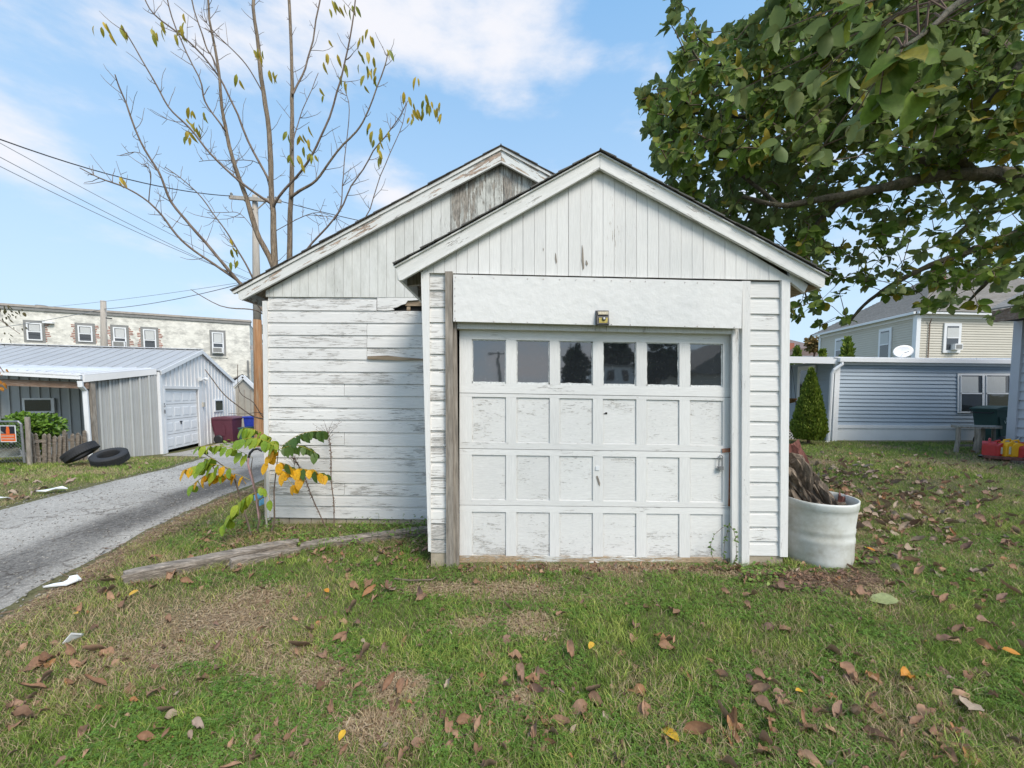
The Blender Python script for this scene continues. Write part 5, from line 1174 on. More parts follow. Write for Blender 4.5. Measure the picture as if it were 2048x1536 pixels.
# ================================================================== YARD OBJECTS
def onG(px, py): return G(px, py)
MT['tyre'] = plain('tyre_rubber', (0.028, 0.029, 0.032), .75, .25, 30, .3)
MT['burgundy'] = plain('burgundy_plastic', (0.105, 0.028, 0.045), .5, .12, 4, .05)
MT['binlid'] = plain('burgundy_lid', (0.15, 0.06, 0.08), .5, .12, 4, .05)
MT['greenbin'] = plain('dark_green_plastic', (0.035, 0.085, 0.075), .5, .12, 4, .05)
MT['print'] = plain('pale_print', (0.55, 0.62, 0.58), .6, .1, 30, 0)
MT['red'] = plain('red_plastic', (0.48, 0.035, 0.035), .4, .12, 12, .1)
MT['yellow'] = plain('yellow_plastic', (0.80, 0.42, 0.015), .4, .12, 12, .1)
MT['label'] = plain('white_label', (0.55, 0.58, 0.53), .6, .35, 60, 0)
MT['drum'] = plain('translucent_white_drum', (0.68, 0.69, 0.65), .45, .10, 3.5, .25, dirt=(0.36, 0.33, 0.24), dirt_amt=.8)
MT['rotwood'] = plain('rotten_brown_wood', (0.20, 0.155, 0.115), .95, .7, 3.2, 2.0, stretch=(9, 9, 1.2), dirt=(0.05, 0.035, 0.025), dirt_amt=.75)
MT['redwood'] = plain('reddish_bark', (0.17, 0.065, 0.05), .9, .5, 5, 1.0, stretch=(6, 6, 1), dirt=(0.06, 0.03, 0.025), dirt_amt=.6)
MT['bluetarp'] = plain('blue_plastic', (0.02, 0.05, 0.40), .5, .3, 8, .2)
MT['lightblue'] = plain('light_blue_plastic', (0.16, 0.42, 0.62), .5, .2, 8, .2)
MT['paper'] = plain('white_paper', (0.80, 0.82, 0.84), .7, .08, 20, .2)
MT['branch'] = plain('grey_brown_bark', (0.17, 0.125, 0.095), .9, .45, 10, 1.0, stretch=(3, 3, 1), dirt=(0.30, 0.25, 0.20), dirt_amt=.5)
MT['stem'] = plain('walnut_bark', (0.24, 0.185, 0.13), .95, .6, 11, 1.6, stretch=(5, 5, .8), dirt=(0.10, 0.075, 0.055), dirt_amt=.7)
MT['magbark'] = plain('dark_mossy_bark', (0.10, 0.085, 0.06), .95, .6, 16, 3.0, dirt=(0.07, 0.085, 0.035), dirt_amt=.6)
MT['twig'] = plain('twig_brown', (0.13, 0.085, 0.06), .9, .3, 20, .2)
MT['dryweed'] = plain('dry_weed', (0.17, 0.12, 0.09), .95, .35, 30, .3)
MT['maggreen'] = leafmat('magnolia_leaf', [(0.07, 0.13, 0.016), (0.16, 0.235, 0.03), (0.10, 0.175, 0.022), (0.22, 0.29, 0.045), (0.12, 0.19, 0.035), (0.08, 0.14, 0.018), (0.23, 0.29, 0.07), (0.12, 0.19, 0.025), (0.32, 0.24, 0.03), (0.09, 0.15, 0.02), (0.14, 0.21, 0.03), (0.10, 0.16, 0.03)], .6, .36, under=(0.20, 0.25, 0.11))
MT['maggreen'].node_tree.nodes['Principled BSDF'].inputs['Specular IOR Level'].default_value = .22
MT['walnutleaf'] = leafmat('autumn_leaflet', [(0.34, 0.33, 0.04), (0.52, 0.36, 0.04), (0.20, 0.24, 0.035), (0.62, 0.42, 0.04), (0.26, 0.28, 0.04)], .5, .25)
MT['sapleaf'] = leafmat('sapling_leaf', [(0.30, 0.40, 0.035), (0.18, 0.30, 0.03), (0.40, 0.46, 0.04), (0.24, 0.35, 0.035)], .5, .3)
MT['sapyellow'] = leafmat('sapling_yellow_leaf', [(0.65, 0.34, 0.02), (0.80, 0.46, 0.02), (0.58, 0.30, 0.02)], .5, .3)
MT['sapdark'] = leafmat('sapling_dark_leaf', [(0.06, 0.12, 0.025), (0.09, 0.15, 0.025), (0.07, 0.13, 0.03)], .5, .25)
MT['deadleaf'] = leafmat('dead_leaf', [(0.24, 0.13, 0.075), (0.34, 0.19, 0.11), (0.16, 0.09, 0.055), (0.42, 0.25, 0.15), (0.28, 0.165, 0.11), (0.20, 0.12, 0.09), (0.38, 0.18, 0.07)], .7, .15, under=(0.34, 0.23, 0.16))
MT['deadpale'] = leafmat('pale_dead_leaf', [(0.36, 0.28, 0.20), (0.26, 0.18, 0.13), (0.42, 0.33, 0.24), (0.30, 0.22, 0.18)], .7, .1)
MT['yellowleaf'] = leafmat('yellow_leaf', [(0.72, 0.42, 0.03), (0.60, 0.36, 0.05)], .5, .15)
MT['orangeleaf'] = leafmat('orange_leaf', [(0.55, 0.24, 0.03), (0.45, 0.17, 0.03)], .5, .15)
MT['arbor'] = leafmat('arborvitae_spray', [(0.10, 0.16, 0.02), (0.20, 0.27, 0.03), (0.13, 0.20, 0.02), (0.25, 0.30, 0.04), (0.06, 0.10, 0.015)], .7, .2)
MT['shrub'] = leafmat('shrub_leaf', [(0.13, 0.26, 0.03), (0.22, 0.36, 0.04), (0.08, 0.16, 0.03), (0.16, 0.28, 0.04)], .5, .25)
MT['clover'] = leafmat('weed_leaf', [(0.10, 0.20, 0.03), (0.15, 0.26, 0.04), (0.22, 0.30, 0.05), (0.09, 0.16, 0.03)], .5, .25)
MT['autumn'] = leafmat('autumn_crown', [(0.30, 0.16, 0.05), (0.20, 0.15, 0.05), (0.14, 0.13, 0.05), (0.34, 0.20, 0.06)], .7, .2)
MT['far'] = leafmat('far_crown', [(0.03, 0.045, 0.02), (0.05, 0.07, 0.02), (0.04, 0.055, 0.02)], .7, .1)

# ---- leaf shapes (unit length along +X, normal +Z)
def leaf_shape(w=.5, curl=.15, fold=.12, n=4, tip=1.0, wav=0.0, twist=0.0, seed=0):
    rnd = random.Random(seed); vs = []; fs = []
    for i in range(n+1):
        t = i/n
        hw = w*.5*math.sin(math.pi*min(1, t**.85*.94+.03))**.8 * (1 if 0 < i < n else .12)
        z = -curl*(t**2)*1.0 + .04*math.sin(t*9+seed)*wav
        tw = twist*t
        for s_ in (-1, 0, 1):
            y = s_*hw; zz = z + (fold*abs(s_)*hw*2 if s_ else 0) + (rnd.uniform(-wav, wav)*.12 if s_ else 0)
            vs.append((t*(1-.12*curl), y*math.cos(tw)-zz*math.sin(tw)*0, zz + y*math.sin(tw)))
    for i in range(n):
        for s_ in range(2):
            a = i*3+s_; fs.append((a, a+3, a+4, a+1))
    return np.array(vs), fs
def place(vs, loc, xdir, ndir, size):
    x = np.array(V(xdir).normalized()); n = np.array(ndir, float); n = n - x*np.dot(n, x); l = np.linalg.norm(n)
    n = n/l if l > 1e-5 else np.array([0, 0, 1.0]); y = np.cross(n, x)
    return vs[:, :1]*size*x + vs[:, 1:2]*size*y + vs[:, 2:3]*size*n + np.array(loc)
class Leaves:
    def __init__(s): s.items = []
    def add(s, shape, loc, xd, nd, size): s.items.append((shape, tuple(loc), tuple(xd), tuple(nd), size))
    def merged(s, items, name, mat, parent, kind='stuff'):
        V_, F_, A_ = [], [], []; b = 0
        for sh, loc, xd, nd, size in items:
            v = place(sh[0], loc, xd, nd, size); V_.append(v); F_ += [tuple(b+i for i in f) for f in sh[1]]; b += len(v); A_ += [random.random()]*len(v)
        if not V_: return None
        off = np.array(parent_loc(parent)); v = np.concatenate(V_) - off
        me = bpy.data.meshes.new(name); me.from_pydata(v.tolist(), [], F_); at = me.attributes.new('tint', 'FLOAT', 'POINT'); at.data.foreach_set('value', A_)
        me.polygons.foreach_set('use_smooth', [True]*len(F_)); me.materials.append(mat)
        o = bpy.data.objects.new(name, me); COL.objects.link(o); o.parent = parent
        if kind: o['kind'] = kind
        return o
    def single(s, items, name, mats, parent, cache):
        off = parent_loc(parent)
        for k, (sh, loc, xd, nd, size) in enumerate(items):
            mat = mats if not isinstance(mats, list) else mats[k % len(mats)]
            key = (id(sh[1]), mat.name, name)
            if key not in cache:
                me = bpy.data.meshes.new(name); me.from_pydata(sh[0].tolist(), [], sh[1]); at = me.attributes.new('tint', 'FLOAT', 'POINT'); me.polygons.foreach_set('use_smooth', [True]*len(sh[1])); me.materials.append(mat); cache[key] = me
            o = bpy.data.objects.new(name, cache[key]); COL.objects.link(o); o.parent = parent
            x = V(xd).normalized(); n = V(nd); n = n - x*n.dot(x); n = n.normalized() if n.length > 1e-5 else x.orthogonal().normalized(); y = n.cross(x)
            M_ = Matrix((x*size, y*size, n*size)).transposed().to_4x4(); M_.translation = V(loc)-off; o.matrix_local = M_
CACHE = {}
SH_MAG = [leaf_shape(.66, .22, .16, 6, wav=.5, twist=.25*(i-1), seed=i) for i in range(3)] + [leaf_shape(.58, .45, .28, 6, wav=.5, twist=.4, seed=7), leaf_shape(.7, -.15, .22, 6, wav=.6, twist=-.3, seed=9)]
SH_NARROW = [leaf_shape(.34, .3, .15, 4, seed=3), leaf_shape(.30, .5, .1, 4, seed=5)]
SH_SAP = [leaf_shape(.58, .2, .10, 5, wav=.2, seed=i+11) for i in range(3)]
SH_DEAD = [leaf_shape(.52, .35, .5, 6, wav=1.6, twist=.5, seed=21), leaf_shape(.45, -.35, .7, 6, wav=1.4, twist=-.7, seed=22), leaf_shape(.6, .15, .25, 6, wav=2.2, twist=.3, seed=23), leaf_shape(.38, -.6, .9, 6, wav=1.0, twist=1.0, seed=24), leaf_shape(.56, .6, -.5, 6, wav=1.5, twist=-.3, seed=25)]

# ---- tyres
def tyre(loc, R0, r_w, rot, label, name='car_tyre', lab_grp='old car tyres dumped by the fence'):
    t = thing(name, loc, label, 'tyre', lab_grp)
    H = r_w/2; ri = R0*.57
    prof = [(ri, -H*.75), (ri+.015, -H*.98), (ri+.05, -H), (R0-.05, -H*.98), (R0-.015, -H*.82), (R0, -H*.55), (R0, H*.55), (R0-.015, H*.82), (R0-.05, H*.98), (ri+.05, H), (ri+.015, H*.98), (ri, H*.75), (ri+.01, 0), (ri, -H*.75)]
    mb = MB(); mb.lathe(prof, V(loc), 40, rot); mb.build('carcass', MT['tyre'], t, True)
    mb = MB()
    for k in range(46):
        th = 2*math.pi*k/46
        for sgn in (-1, 1):
            c = rot @ V((R0*math.cos(th+.03*sgn), R0*math.sin(th+.03*sgn), sgn*H*.45)); ax = rot @ V((-math.sin(th), math.cos(th), .25*sgn)).normalized(); rad = rot @ V((math.cos(th), math.sin(th), 0)); up_ = rad.cross(ax)
            mb.obox(V(loc)+c, ax*R0*.052, rad*.005, up_*H*.32)
    mb.build('tread_blocks', MT['tyre'], t, kind='stuff')
    return t
p = G(193, 936); c = V((p.x, p.y+.31, g(p.x, p.y+.31)+.20)); tyre(c, .335, .22, Matrix.Rotation(R(21), 3, 'X') @ Matrix.Rotation(R(5), 3, 'Y'), 'old black car tyre lying nearly flat on the grass beside the driveway')
p = G(122, 936); c = V((p.x+.0, p.y+.42, g(p.x, p.y)+.30)); tyre(c, .335, .21, Matrix.Rotation(R(14), 3, 'X') @ Matrix.Rotation(R(-32), 3, 'Y'), 'old black car tyre leaning at a slant onto the flat one')
# ---- wheelie bins
def bin_(loc, w, d, h, rot, mats, name, label, cat='wheelie bin', words=None):
    t = thing(name, loc, label, cat); Mz = Matrix.Rotation(rot, 3, 'Z'); L0 = V(loc)
    def P(x, y, z): return L0 + Mz @ V((x, y, z))
    def hexa(b, tp, z0, z1, nm, mat):
        (bx0, by0, bx1, by1), (tx0, ty0, tx1, ty1) = b, tp
        mb = MB(); mb.add([P(bx0, by0, z0), P(bx1, by0, z0), P(bx1, by1, z0), P(bx0, by1, z0), P(tx0, ty0, z1), P(tx1, ty0, z1), P(tx1, ty1, z1), P(tx0, ty1, z1)], [(0, 3, 2, 1), (4, 5, 6, 7), (0, 1, 5, 4), (1, 2, 6, 5), (2, 3, 7, 6), (3, 0, 4, 7)]); return mb.build(nm, mat, t)
    W2, D2 = w/2, d/2
    hexa((-W2*.62, -D2*.8, W2*.9, D2*.8), (-W2*.95, -D2, W2*.95, D2), .05, h*.9, 'body', mats[0])
    hexa((-W2*.98, -D2*1.03, W2*.98, D2*1.03), (-W2, -D2*1.05, W2, D2*1.05), h*.86, h*.91, 'rim', mats[0])
    mb = MB(); n = 8; pts = [P(-W2*1.08, 0, 0)]*0
    prof = [(-W2*1.12, h*.915), (W2*1.02, h*.915), (W2*.95, h*.965), (W2*.2, h*1.0), (-W2*.5, h*.985), (-W2*1.12, h*.935)]
    mb.ext([P(x, -D2*1.06, z) for x, z in prof], (Mz @ V((0, D2*2.12, 0)))); mb.build('lid', mats[1], t)
    mb = MB(); mb.ext([P(-W2*.55, -D2*.915, h*.28), P(W2*.25, -D2*.87, h*.28), P(W2*.3, -D2*.95, h*.62), P(W2*.1, -D2*.98, h*.74), P(-W2*.75, -D2*.99, h*.74)], Mz @ V((0, -.012, 0))); mb.build('side_panel', mats[0], t)
    for sy in (-1, 1):
        c_ = P(-W2*.36, sy*D2*.92, .16); rr = Mz @ Matrix.Rotation(R(90), 3, 'X')
        mb = MB(); mb.lathe([(.0, -.03), (.06, -.03), (.09, -.035), (.155, -.03), (.17, 0), (.155, .03), (.09, .035), (.06, .03), (0, .03)], c_, 20, rr); wh = mb.build('wheel', MT['black'], t, True)
        mb = MB()
        for k in range(5): a_ = 2*math.pi*k/5; mb.obox(c_+rr @ V((.045*math.cos(a_), .045*math.sin(a_), sy*.036)), rr @ V((.04*math.cos(a_), .04*math.sin(a_), 0)), rr @ V((-.008*math.sin(a_), .008*math.cos(a_), 0)), rr @ V((0, 0, .004)))
        mb.build('spokes', MT['steel'], wh)
    mb = MB(); mb.tube([P(-W2*1.1, -D2*.9, h*.86), P(-W2*1.16, -D2*.85, h*.83), P(-W2*1.16, D2*.85, h*.83), P(-W2*1.1, D2*.9, h*.86)], .018, 6); mb.build('handle', MT['black'], t)
    if words:
        for txt, z, sz in words: text(txt, sz, P(0.02, -D2*1.04-.0, z), Mz @ V((1, 0, 0)), (0, 0, 1), MT['print'], 'lettering', t)
    return t
p = G(455, 884); p = W(455, 884, 15.2); p.z = g(p.x, p.y)
bin_((p.x, p.y, W(455, 885, 15.2).z), .80, .62, 1.02, R(4), (MT['burgundy'], MT['binlid']), 'burgundy_bin', 'burgundy wheeled bin standing beside the far corner of the steel garage')
gb = W(1991, 886, 11.3)
bin_((gb.x, gb.y, gb.z-.1), .80, .60, 1.16, R(0), (MT['greenbin'], MT['greenbin']), 'green_bin', 'dark green wheeled bin with pale lettering behind the rough wooden table', words=(('PENN', .80, .12), ('WASTE', .71, .12)))
# ---- rough table
p = G(1950, 910); ty = 10.1; tz0 = g(11.4, ty)
tb = thing('work_table', (W(1950, 900, ty).x, ty, tz0), 'rough weathered wooden table on the grass before the green bin', 'table')
a_ = W(1909, 853, ty-.2); b_ = W(1995, 855, ty-.2); tzz = a_.z
for i in range(3):
    y0 = ty-.3+i*.2; a_ = W(1909, 853, y0+.1); a_.z = tzz; b_ = W(1995, 855, y0+.1); mb = MB(); mb.ext([V((a_.x, y0, tzz-.03)), V((b_.x, y0, tzz-.05)), V((b_.x, y0, tzz-.01)), V((a_.x, y0, tzz+.01))], V((0, .185, 0))); mb.build('plank', MT['barewood'], tb)
for px, yy, rr in ((1913, ty-.25, .045), (1952, ty-.32, .055), (1962, ty+.2, .045), (1984, ty+.15, .04)):
    x_ = W(px, 900, yy).x; mb = MB(); mb.tube([V((x_-.02, yy, g(x_, yy)-.05)), V((x_+.02, yy, (g(x_, yy)+tzz)/2)), V((x_+.01, yy, tzz-.03))], [rr*1.1, rr, rr*.95], 8, .08); mb.build('leg', MT['barewood'], tb)
mb = MB(); mb.bar(V((a_.x+.05, ty-.28, tz0+.15)), V((b_.x-.2, ty-.28, tz0+.10)), .03, .06); mb.bar(V((a_.x+.05, ty+.2, tz0+.12)), V((b_.x-.1, ty+.2, tz0+.12)), .03, .05); mb.build('stretcher', MT['barewood'], tb)
# ---- plank and fuel cans
cy_ = 9.0
pa, pb = W(1982, 914, 8.9), W(2110, 926, 8.3)
gz_ = g(10.5, 8.8)
brd = thing('red_plank', ((pa.x+pb.x)/2, 8.7, gz_), 'long reddish brown plank lying by the pale house under the fuel cans', 'plank')
zc = max(pa.z, pb.z); zc = pa.z
mb = MB(); mb.bar(V((pa.x, pa.y+.15, zc)), V((pb.x, pb.y+.15, zc)), .42, .05); mb.build('board', MT['redwood'], brd)
mb = MB(); mb.box(pa.x+.3, pa.y+.1, gz_-.1, pa.x+.45, pa.y+.3, zc-.03); mb.box(pb.x-.5, pb.y+.1, gz_-.1, pb.x-.3, pb.y+.35, zc-.03); mb.build('support_block', MT['rotwood'], brd)
def can(px, w, h, mat, lab, rot=0.0, lblface=True, cat='fuel can'):
    t_ = (px-1982)/128; yy = lerp(pa.y, pb.y, t_)+.12; c0 = W(px, 914, yy); c0.z = zc+.025
    t = thing('fuel_can', c0, lab, cat, 'fuel cans lined up on the plank'); Mz = Matrix.Rotation(rot, 3, 'Z')
    P = lambda x, y, z: c0 + Mz @ V((x, y, z))
    d = .09; w2 = w/2
    prof = [(-w2, .0), (w2, .0), (w2, h*.62), (w2*.86, h*.74), (w2*.45, h*.82), (-w2*.3, h*.86), (-w2*.9, h*.74), (-w2, h*.62)]
    mb = MB()
    F_ = [P(x, -d, z) for x, z in prof]; B_ = [P(x, d, z) for x, z in prof]; F2 = [P(x*.92, -d-.018, .02+z*.93) for x, z in prof]; B2 = [P(x*.92, d+.018, .02+z*.93) for x, z in prof]
    n = len(prof); mb.add(F_+B_+F2+B2, [(i, (i+1) % n, n+(i+1) % n, n+i) for i in range(n)] + [(2*n+i, 2*n+(i+1) % n, (i+1) % n, i) for i in range(n)] + [(n+i, n+(i+1) % n, 3*n+(i+1) % n, 3*n+i) for i in range(n)] + [tuple(range(2*n, 3*n)), tuple(range(3*n, 4*n))])
    mb.build('body', mat, t)
    mb = MB(); mb.tube([P(-w2*.75, 0, h*.74), P(-w2*.55, 0, h*.95), P(w2*.25, 0, h*.99), P(w2*.5, 0, h*.80)], .022, 8); mb.build('handle', mat, t)
    mb = MB(); mb.tube([P(w2*.7, 0, h*.7), P(w2*.82, 0, h*.86)], .032, 10); mb.build('cap', MT['black'] if mat is MT['red'] else mat, t)
    if lblface:
        mb = MB(); mb.ext([P(-w2*.62, -d-.019, h*.15), P(w2*.25, -d-.019, h*.15), P(w2*.25, -d-.019, h*.52), P(-w2*.3, -d-.019, h*.60), P(-w2*.62, -d-.019, h*.58)], Mz @ V((0, -.004, 0))); mb.build('label', MT['label'], t)
    return t
can(1977, .24, .37, MT['red'], 'red fuel can with a large white label, nearest the table legs', .7)
can(1994, .25, .34, MT['red'], 'red fuel can with a small pale label beside the yellow can', .1)
can(2014, .26, .38, MT['yellow'], 'yellow fuel can with a white label facing the lawn', -.1)
can(2030, .24, .37, MT['yellow'], 'plain yellow fuel can behind the labelled yellow one', -.3, False)
can(2045, .26, .32, MT['red'], 'red fuel can with a white and blue label at the right edge', 0)
# black cloth/funnel by the table foot
p = G(1972, 917); fn = thing('funnel', p, 'small dark grey funnel lying at the foot of the red cans', 'funnel')
mb = MB(); mb.lathe([(.14, 0), (.13, .02), (.03, .12), (.02, .2)], p, 12, Matrix.Rotation(R(30), 3, 'Y')); mb.build('cone', MT['cement'], fn)

# ---- white drum with rotten wood
dc = V((W(1632, 1080, 3.70).x, 3.70, 0)); dz = g(dc.x, dc.y)-.03
drum = thing('white_drum', (dc.x, dc.y, dz), 'cut down white plastic drum full of rotten wood beside the garage corner', 'drum')
HD = .625; r0 = .268; r1 = .297
prof = [(0, .012), (r0-.03, 0), (r0, .04), (r0+.008, .10), (lerp(r0, r1, .33), .24), (lerp(r0, r1, .33)+.005, .255), (lerp(r0, r1, .33)+.005, .285), (lerp(r0, r1, .37), .30), (lerp(r0, r1, .45), .33), (lerp(r0, r1, .45)+.005, .345), (lerp(r0, r1, .45)+.005, .37), (lerp(r0, r1, .50), .385), (lerp(r0, r1, .85), .52), (r1-.002, .555), (r1+.002, .56), (r1+.003, .605), (r1+.004, HD), (r1-.008, HD), (r1-.014, .56), (r0-.012, .30), (r0-.02, .06), (0, .05)]
mb = MB(); mb.lathe(prof, (dc.x, dc.y, dz), 56); mb.v = [(x+.006*mnoise.noise(V((x*4, y*4, z*3))), y+.01*mnoise.noise(V((x*3, y*3, z*5+9))), z+(.012*mnoise.noise(V((x*3, y*3, 3))) if z > dz+.5 else 0)) for x, y, z in mb.v]
mb.build('shell', MT['drum'], drum, True)
def logpiece(name, label, base, top, rb, rt, mat='rotwood', rough_=.35, n=16, parent=None, cat='rotten log'):
    t = thing(name, base, label, cat); mb = MB(); B = V(base); T = V(top); m_ = 16; vs = []
    d = (T-B).normalized(); a = d.cross(V((0, 1, .2))).normalized(); b = d.cross(a); sd_ = random.uniform(0, 50)
    for i in range(m_):
        q = i/(m_-1); r = lerp(rb, rt, q)
        for k in range(n):
            th = 2*math.pi*k/n; rr = r*(1 + rough_*mnoise.noise(V((math.cos(th)*2.2+sd_, math.sin(th)*2.2, q*1.2))) + rough_*.75*mnoise.noise(V((math.cos(th)*7+sd_, math.sin(th)*7, q*2.5))) + rough_*.4*mnoise.noise(V((math.cos(th)*16+sd_, math.sin(th)*16, q*6))))
            e = (.10*mnoise.noise(V((math.cos(th)*3+sd_, math.sin(th)*3, 1)))+.05*mnoise.noise(V((k*1.7+sd_, 3, 1))) if i == m_-1 else 0)
            vs.append(B + d*((T-B).length*q + e) + (a*math.cos(th)+b*math.sin(th))*rr)
    fs = [(i*n+k, i*n+(k+1) % n, (i+1)*n+(k+1) % n, (i+1)*n+k) for i in range(m_-1) for k in range(n)] + [tuple(range(n)), tuple((m_-1)*n+k for k in range(n))]
    mb.add(vs, fs); mb.build('wood', MT[mat], t); return t
zb = dz+.30
logpiece('rotten_log', 'large split rotten log leaning out of the white drum against the garage corner', (dc.x-.02, dc.y, zb+.16), W(1562, 930, 3.80), .125, .15, rough_=.6, n=72)
logpiece('rotten_log', 'shorter rotten log with a steep jagged end on the right of the big one', (dc.x+.12, dc.y-.05, zb+.12), W(1622, 960, 3.72), .085, .06, rough_=.7, n=48)
logpiece('red_bark_log', 'reddish bark topped log behind the rotten ones in the drum', (dc.x-.08, dc.y+.08, zb+.12), W(1566, 893, 3.95), .13, .12, 'redwood', n=48)
logpiece('wood_scrap', 'short brown wood scrap poking up at the drum rim', (dc.x+.22, dc.y+.02, zb+.1), W(1684, 990, 3.76), .035, .03, 'redwood', n=6, cat='wood scrap')
t = thing('wood_rubble', (dc.x, dc.y, dz+.5), 'broken wood chips filling the white drum', 'wood chips', kind='stuff'); mb = MB()
for i in range(70):
    th = random.uniform(0, 6.28); r = .17*math.sqrt(random.random()); c_ = V((dc.x+r*math.cos(th), dc.y+r*math.sin(th), dz+.52+random.uniform(-.05, .05))); d = V((random.uniform(-1, 1), random.uniform(-1, 1), random.uniform(-.3, .5))).normalized()*random.uniform(.04, .11); u_ = d.orthogonal().normalized(); mb.obox(c_, d, u_*.018, d.cross(u_).normalized()*.01)
mb.build('chips', MT['rotwood'], t, kind='stuff')

# ---- railway ties / timbers
def timber(a, b, w, h, name, label, lift=0.0, seed=1):
    t = thing(name, a, label, 'timber'); A = V(a); B = V(b); n = 26; mb = MB(); vs = []
    d = (B-A).normalized(); side = d.cross(V((0, 0, 1))).normalized(); up_ = side.cross(d)
    ring = [(-.5, -.5), (-.17, -.5), (.17, -.5), (.5, -.5), (.5, -.17), (.5, .17), (.5, .45), (.3, .5), (0, .5), (-.3, .5), (-.5, .45), (-.5, .17), (-.5, -.17)]
    for i in range(n):
        q = i/(n-1); sc = 1 if 0 < i < n-1 else .93
        for (u_, v_) in ring:
            nz = mnoise.noise(V((q*5+seed*9, u_*5, v_*5)))*.12 + mnoise.noise(V((q*1.5, u_*11+seed, v_*11)))*.10
            p_ = A.lerp(B, q) + side*u_*w*sc*(1+nz) + up_*v_*h*sc*(1+nz)
            if i in (0, n-1): p_ = p_ + d*nz*.3
            vs.append(p_)
    m_ = len(ring); mb.add(vs, [(i*m_+k, i*m_+(k+1) % m_, (i+1)*m_+(k+1) % m_, (i+1)*m_+k) for i in range(n-1) for k in range(m_)] + [tuple(range(m_)), tuple((n-1)*m_+k for k in range(m_))])
    mb.build('beam', MT['timber'], t); return t
a_ = G(243, 1172); b_ = G(585, 1102); timber(a_+V((.0, .04, .045)), b_+V((0, .1, .03)), .14, .115, 'landscape_timber', 'long weathered grey timber lying on the lawn nearest the driveway', seed=1)
a_ = G(456, 1138); b_ = G(590, 1108); timber(a_+V((.0, .03, .03)), b_+V((0, .08, -.01)), .10, .09, 'landscape_timber', 'short cracked timber butting the end of the long grey timber', seed=4)
a_ = G(600, 1100); b_ = G(862, 1074); timber(a_+V((0, .05, .0)), b_+V((0, .1, .04)), .13, .10, 'landscape_timber', 'half buried mossy timber against the stone foundation under the rear wall', seed=8)

# ---- gate with sign, posts, picket fence, slab
gpx = G(48, 932); GY = gpx.y
gate = thing('chain_link_gate', (W(20, 900, GY).x, GY, g(gpx.x, GY)), 'rusty pipe framed chain link gate at the left edge with a warning sign', 'gate')
x0g, x1g = W(-70, 900, GY).x, W(46, 900, GY).x; zt_ = W(40, 843, GY).z; zb_ = g(gpx.x, GY)+.08
mb = MB(); mb.tube([V((x0g, GY, zt_)), V((x1g-.06, GY, zt_)), V((x1g, GY, zt_-.06)), V((x1g+.02, GY, zb_))], .024, 8); mb.build('frame_tube', MT['steel'], gate)
mb = MB(); n_ = 30
for i in range(-14, 30):
    for sgn in (1, -1):
        xa_ = x0g + i*.085; za_ = zb_; xb_ = xa_+sgn*(zt_-zb_); zb2 = zt_
        # clip to the frame
        P0 = [xa_, za_]; P1 = [xb_, zb2]
        if sgn == -1: P0[0] += .6; P1[0] += .6
        def clip(P0, P1):
            if P0[0] > P1[0]: P0, P1 = P1, P0
            if P1[0] < x0g or P0[0] > x1g: return None
            f = lambda X: P0[1]+(P1[1]-P0[1])*(X-P0[0])/(P1[0]-P0[0])
            return ((max(P0[0], x0g), f(max(P0[0], x0g))), (min(P1[0], x1g), f(min(P1[0], x1g))))
        c_ = clip(P0, P1)
        if c_: mb.bar(V((c_[0][0], GY, c_[0][1])), V((c_[1][0], GY, c_[1][1])), .004, .004, (0, 1, 0))
mb.build('chain_mesh', MT['steel'], gate, kind='stuff')
gp = thing('gate_post', (W(57, 930, GY+.05).x, GY+.05, 0), 'greyish green round steel gate post beside the chain link gate', 'post')
q0 = W(60, 931, GY+.05); q1 = W(54.5, 834, GY+.05); mb = MB(); mb.tube([V((q0.x, GY+.05, g(q0.x, GY)-.1)), q1], .045, 10); mb.build('tube', MT['barewood'], gp)
sy_ = GY-.03; a_ = W(2, 884, sy_); b_ = W(31, 851, sy_); b0 = W(0.5, 851, sy_)
MT['orange'] = plain('orange_print', (0.75, 0.13, 0.02), .5, .2, 20, 0); MT['signblack'] = plain('black_print', (0.012, 0.012, 0.02), .4, .2, 20, 0)
sign = thing('warning_sign', (a_.x, sy_, a_.z), 'small black and orange warning sign wired to the chain link gate', 'sign')
sx0, sx1, sz0, sz1 = b0.x-.01, b_.x, a_.z+.0, b_.z
mb = MB(); mb.box(sx0, sy_-.004, sz0+.0, sx1, sy_, sz1); mb.build('white_plate', MT['paper'], sign)
hm = lerp(sz0, sz1, .50)
mb = MB(); mb.box(sx0+.014, sy_-.007, hm, sx1-.02, sy_-.0045, sz1-.016); mb.build('black_panel', MT['signblack'], sign)
mb = MB(); mb.box(sx0+.014, sy_-.007, sz0+.018, sx1-.012, sy_-.0045, hm-.002); mb.build('orange_panel', MT['orange'], sign)
xm = (sx0+sx1)/2+.0; mb = MB(); mb.ext([V((xm-.035, sy_-.0075, hm)), V((xm+.04, sy_-.0075, hm)), V((xm+.045, sy_-.0075, hm+.07)), V((xm+.03, sy_-.0075, sz1-.022)), V((xm-.02, sy_-.0075, sz1-.022)), V((xm-.04, sy_-.0075, hm+.06))], V((0, -.002, 0))); mb.build('orange_figure', MT['orange'], sign)
mb = MB(); mb.ext([V((sx0+.02, sy_-.0075, hm+.01)), V((sx0+.10, sy_-.0075, hm+.01)), V((sx0+.02, sy_-.0075, hm+.075))], V((0, -.002, 0))); mb.build('grey_wedge', MT['cement'], sign)
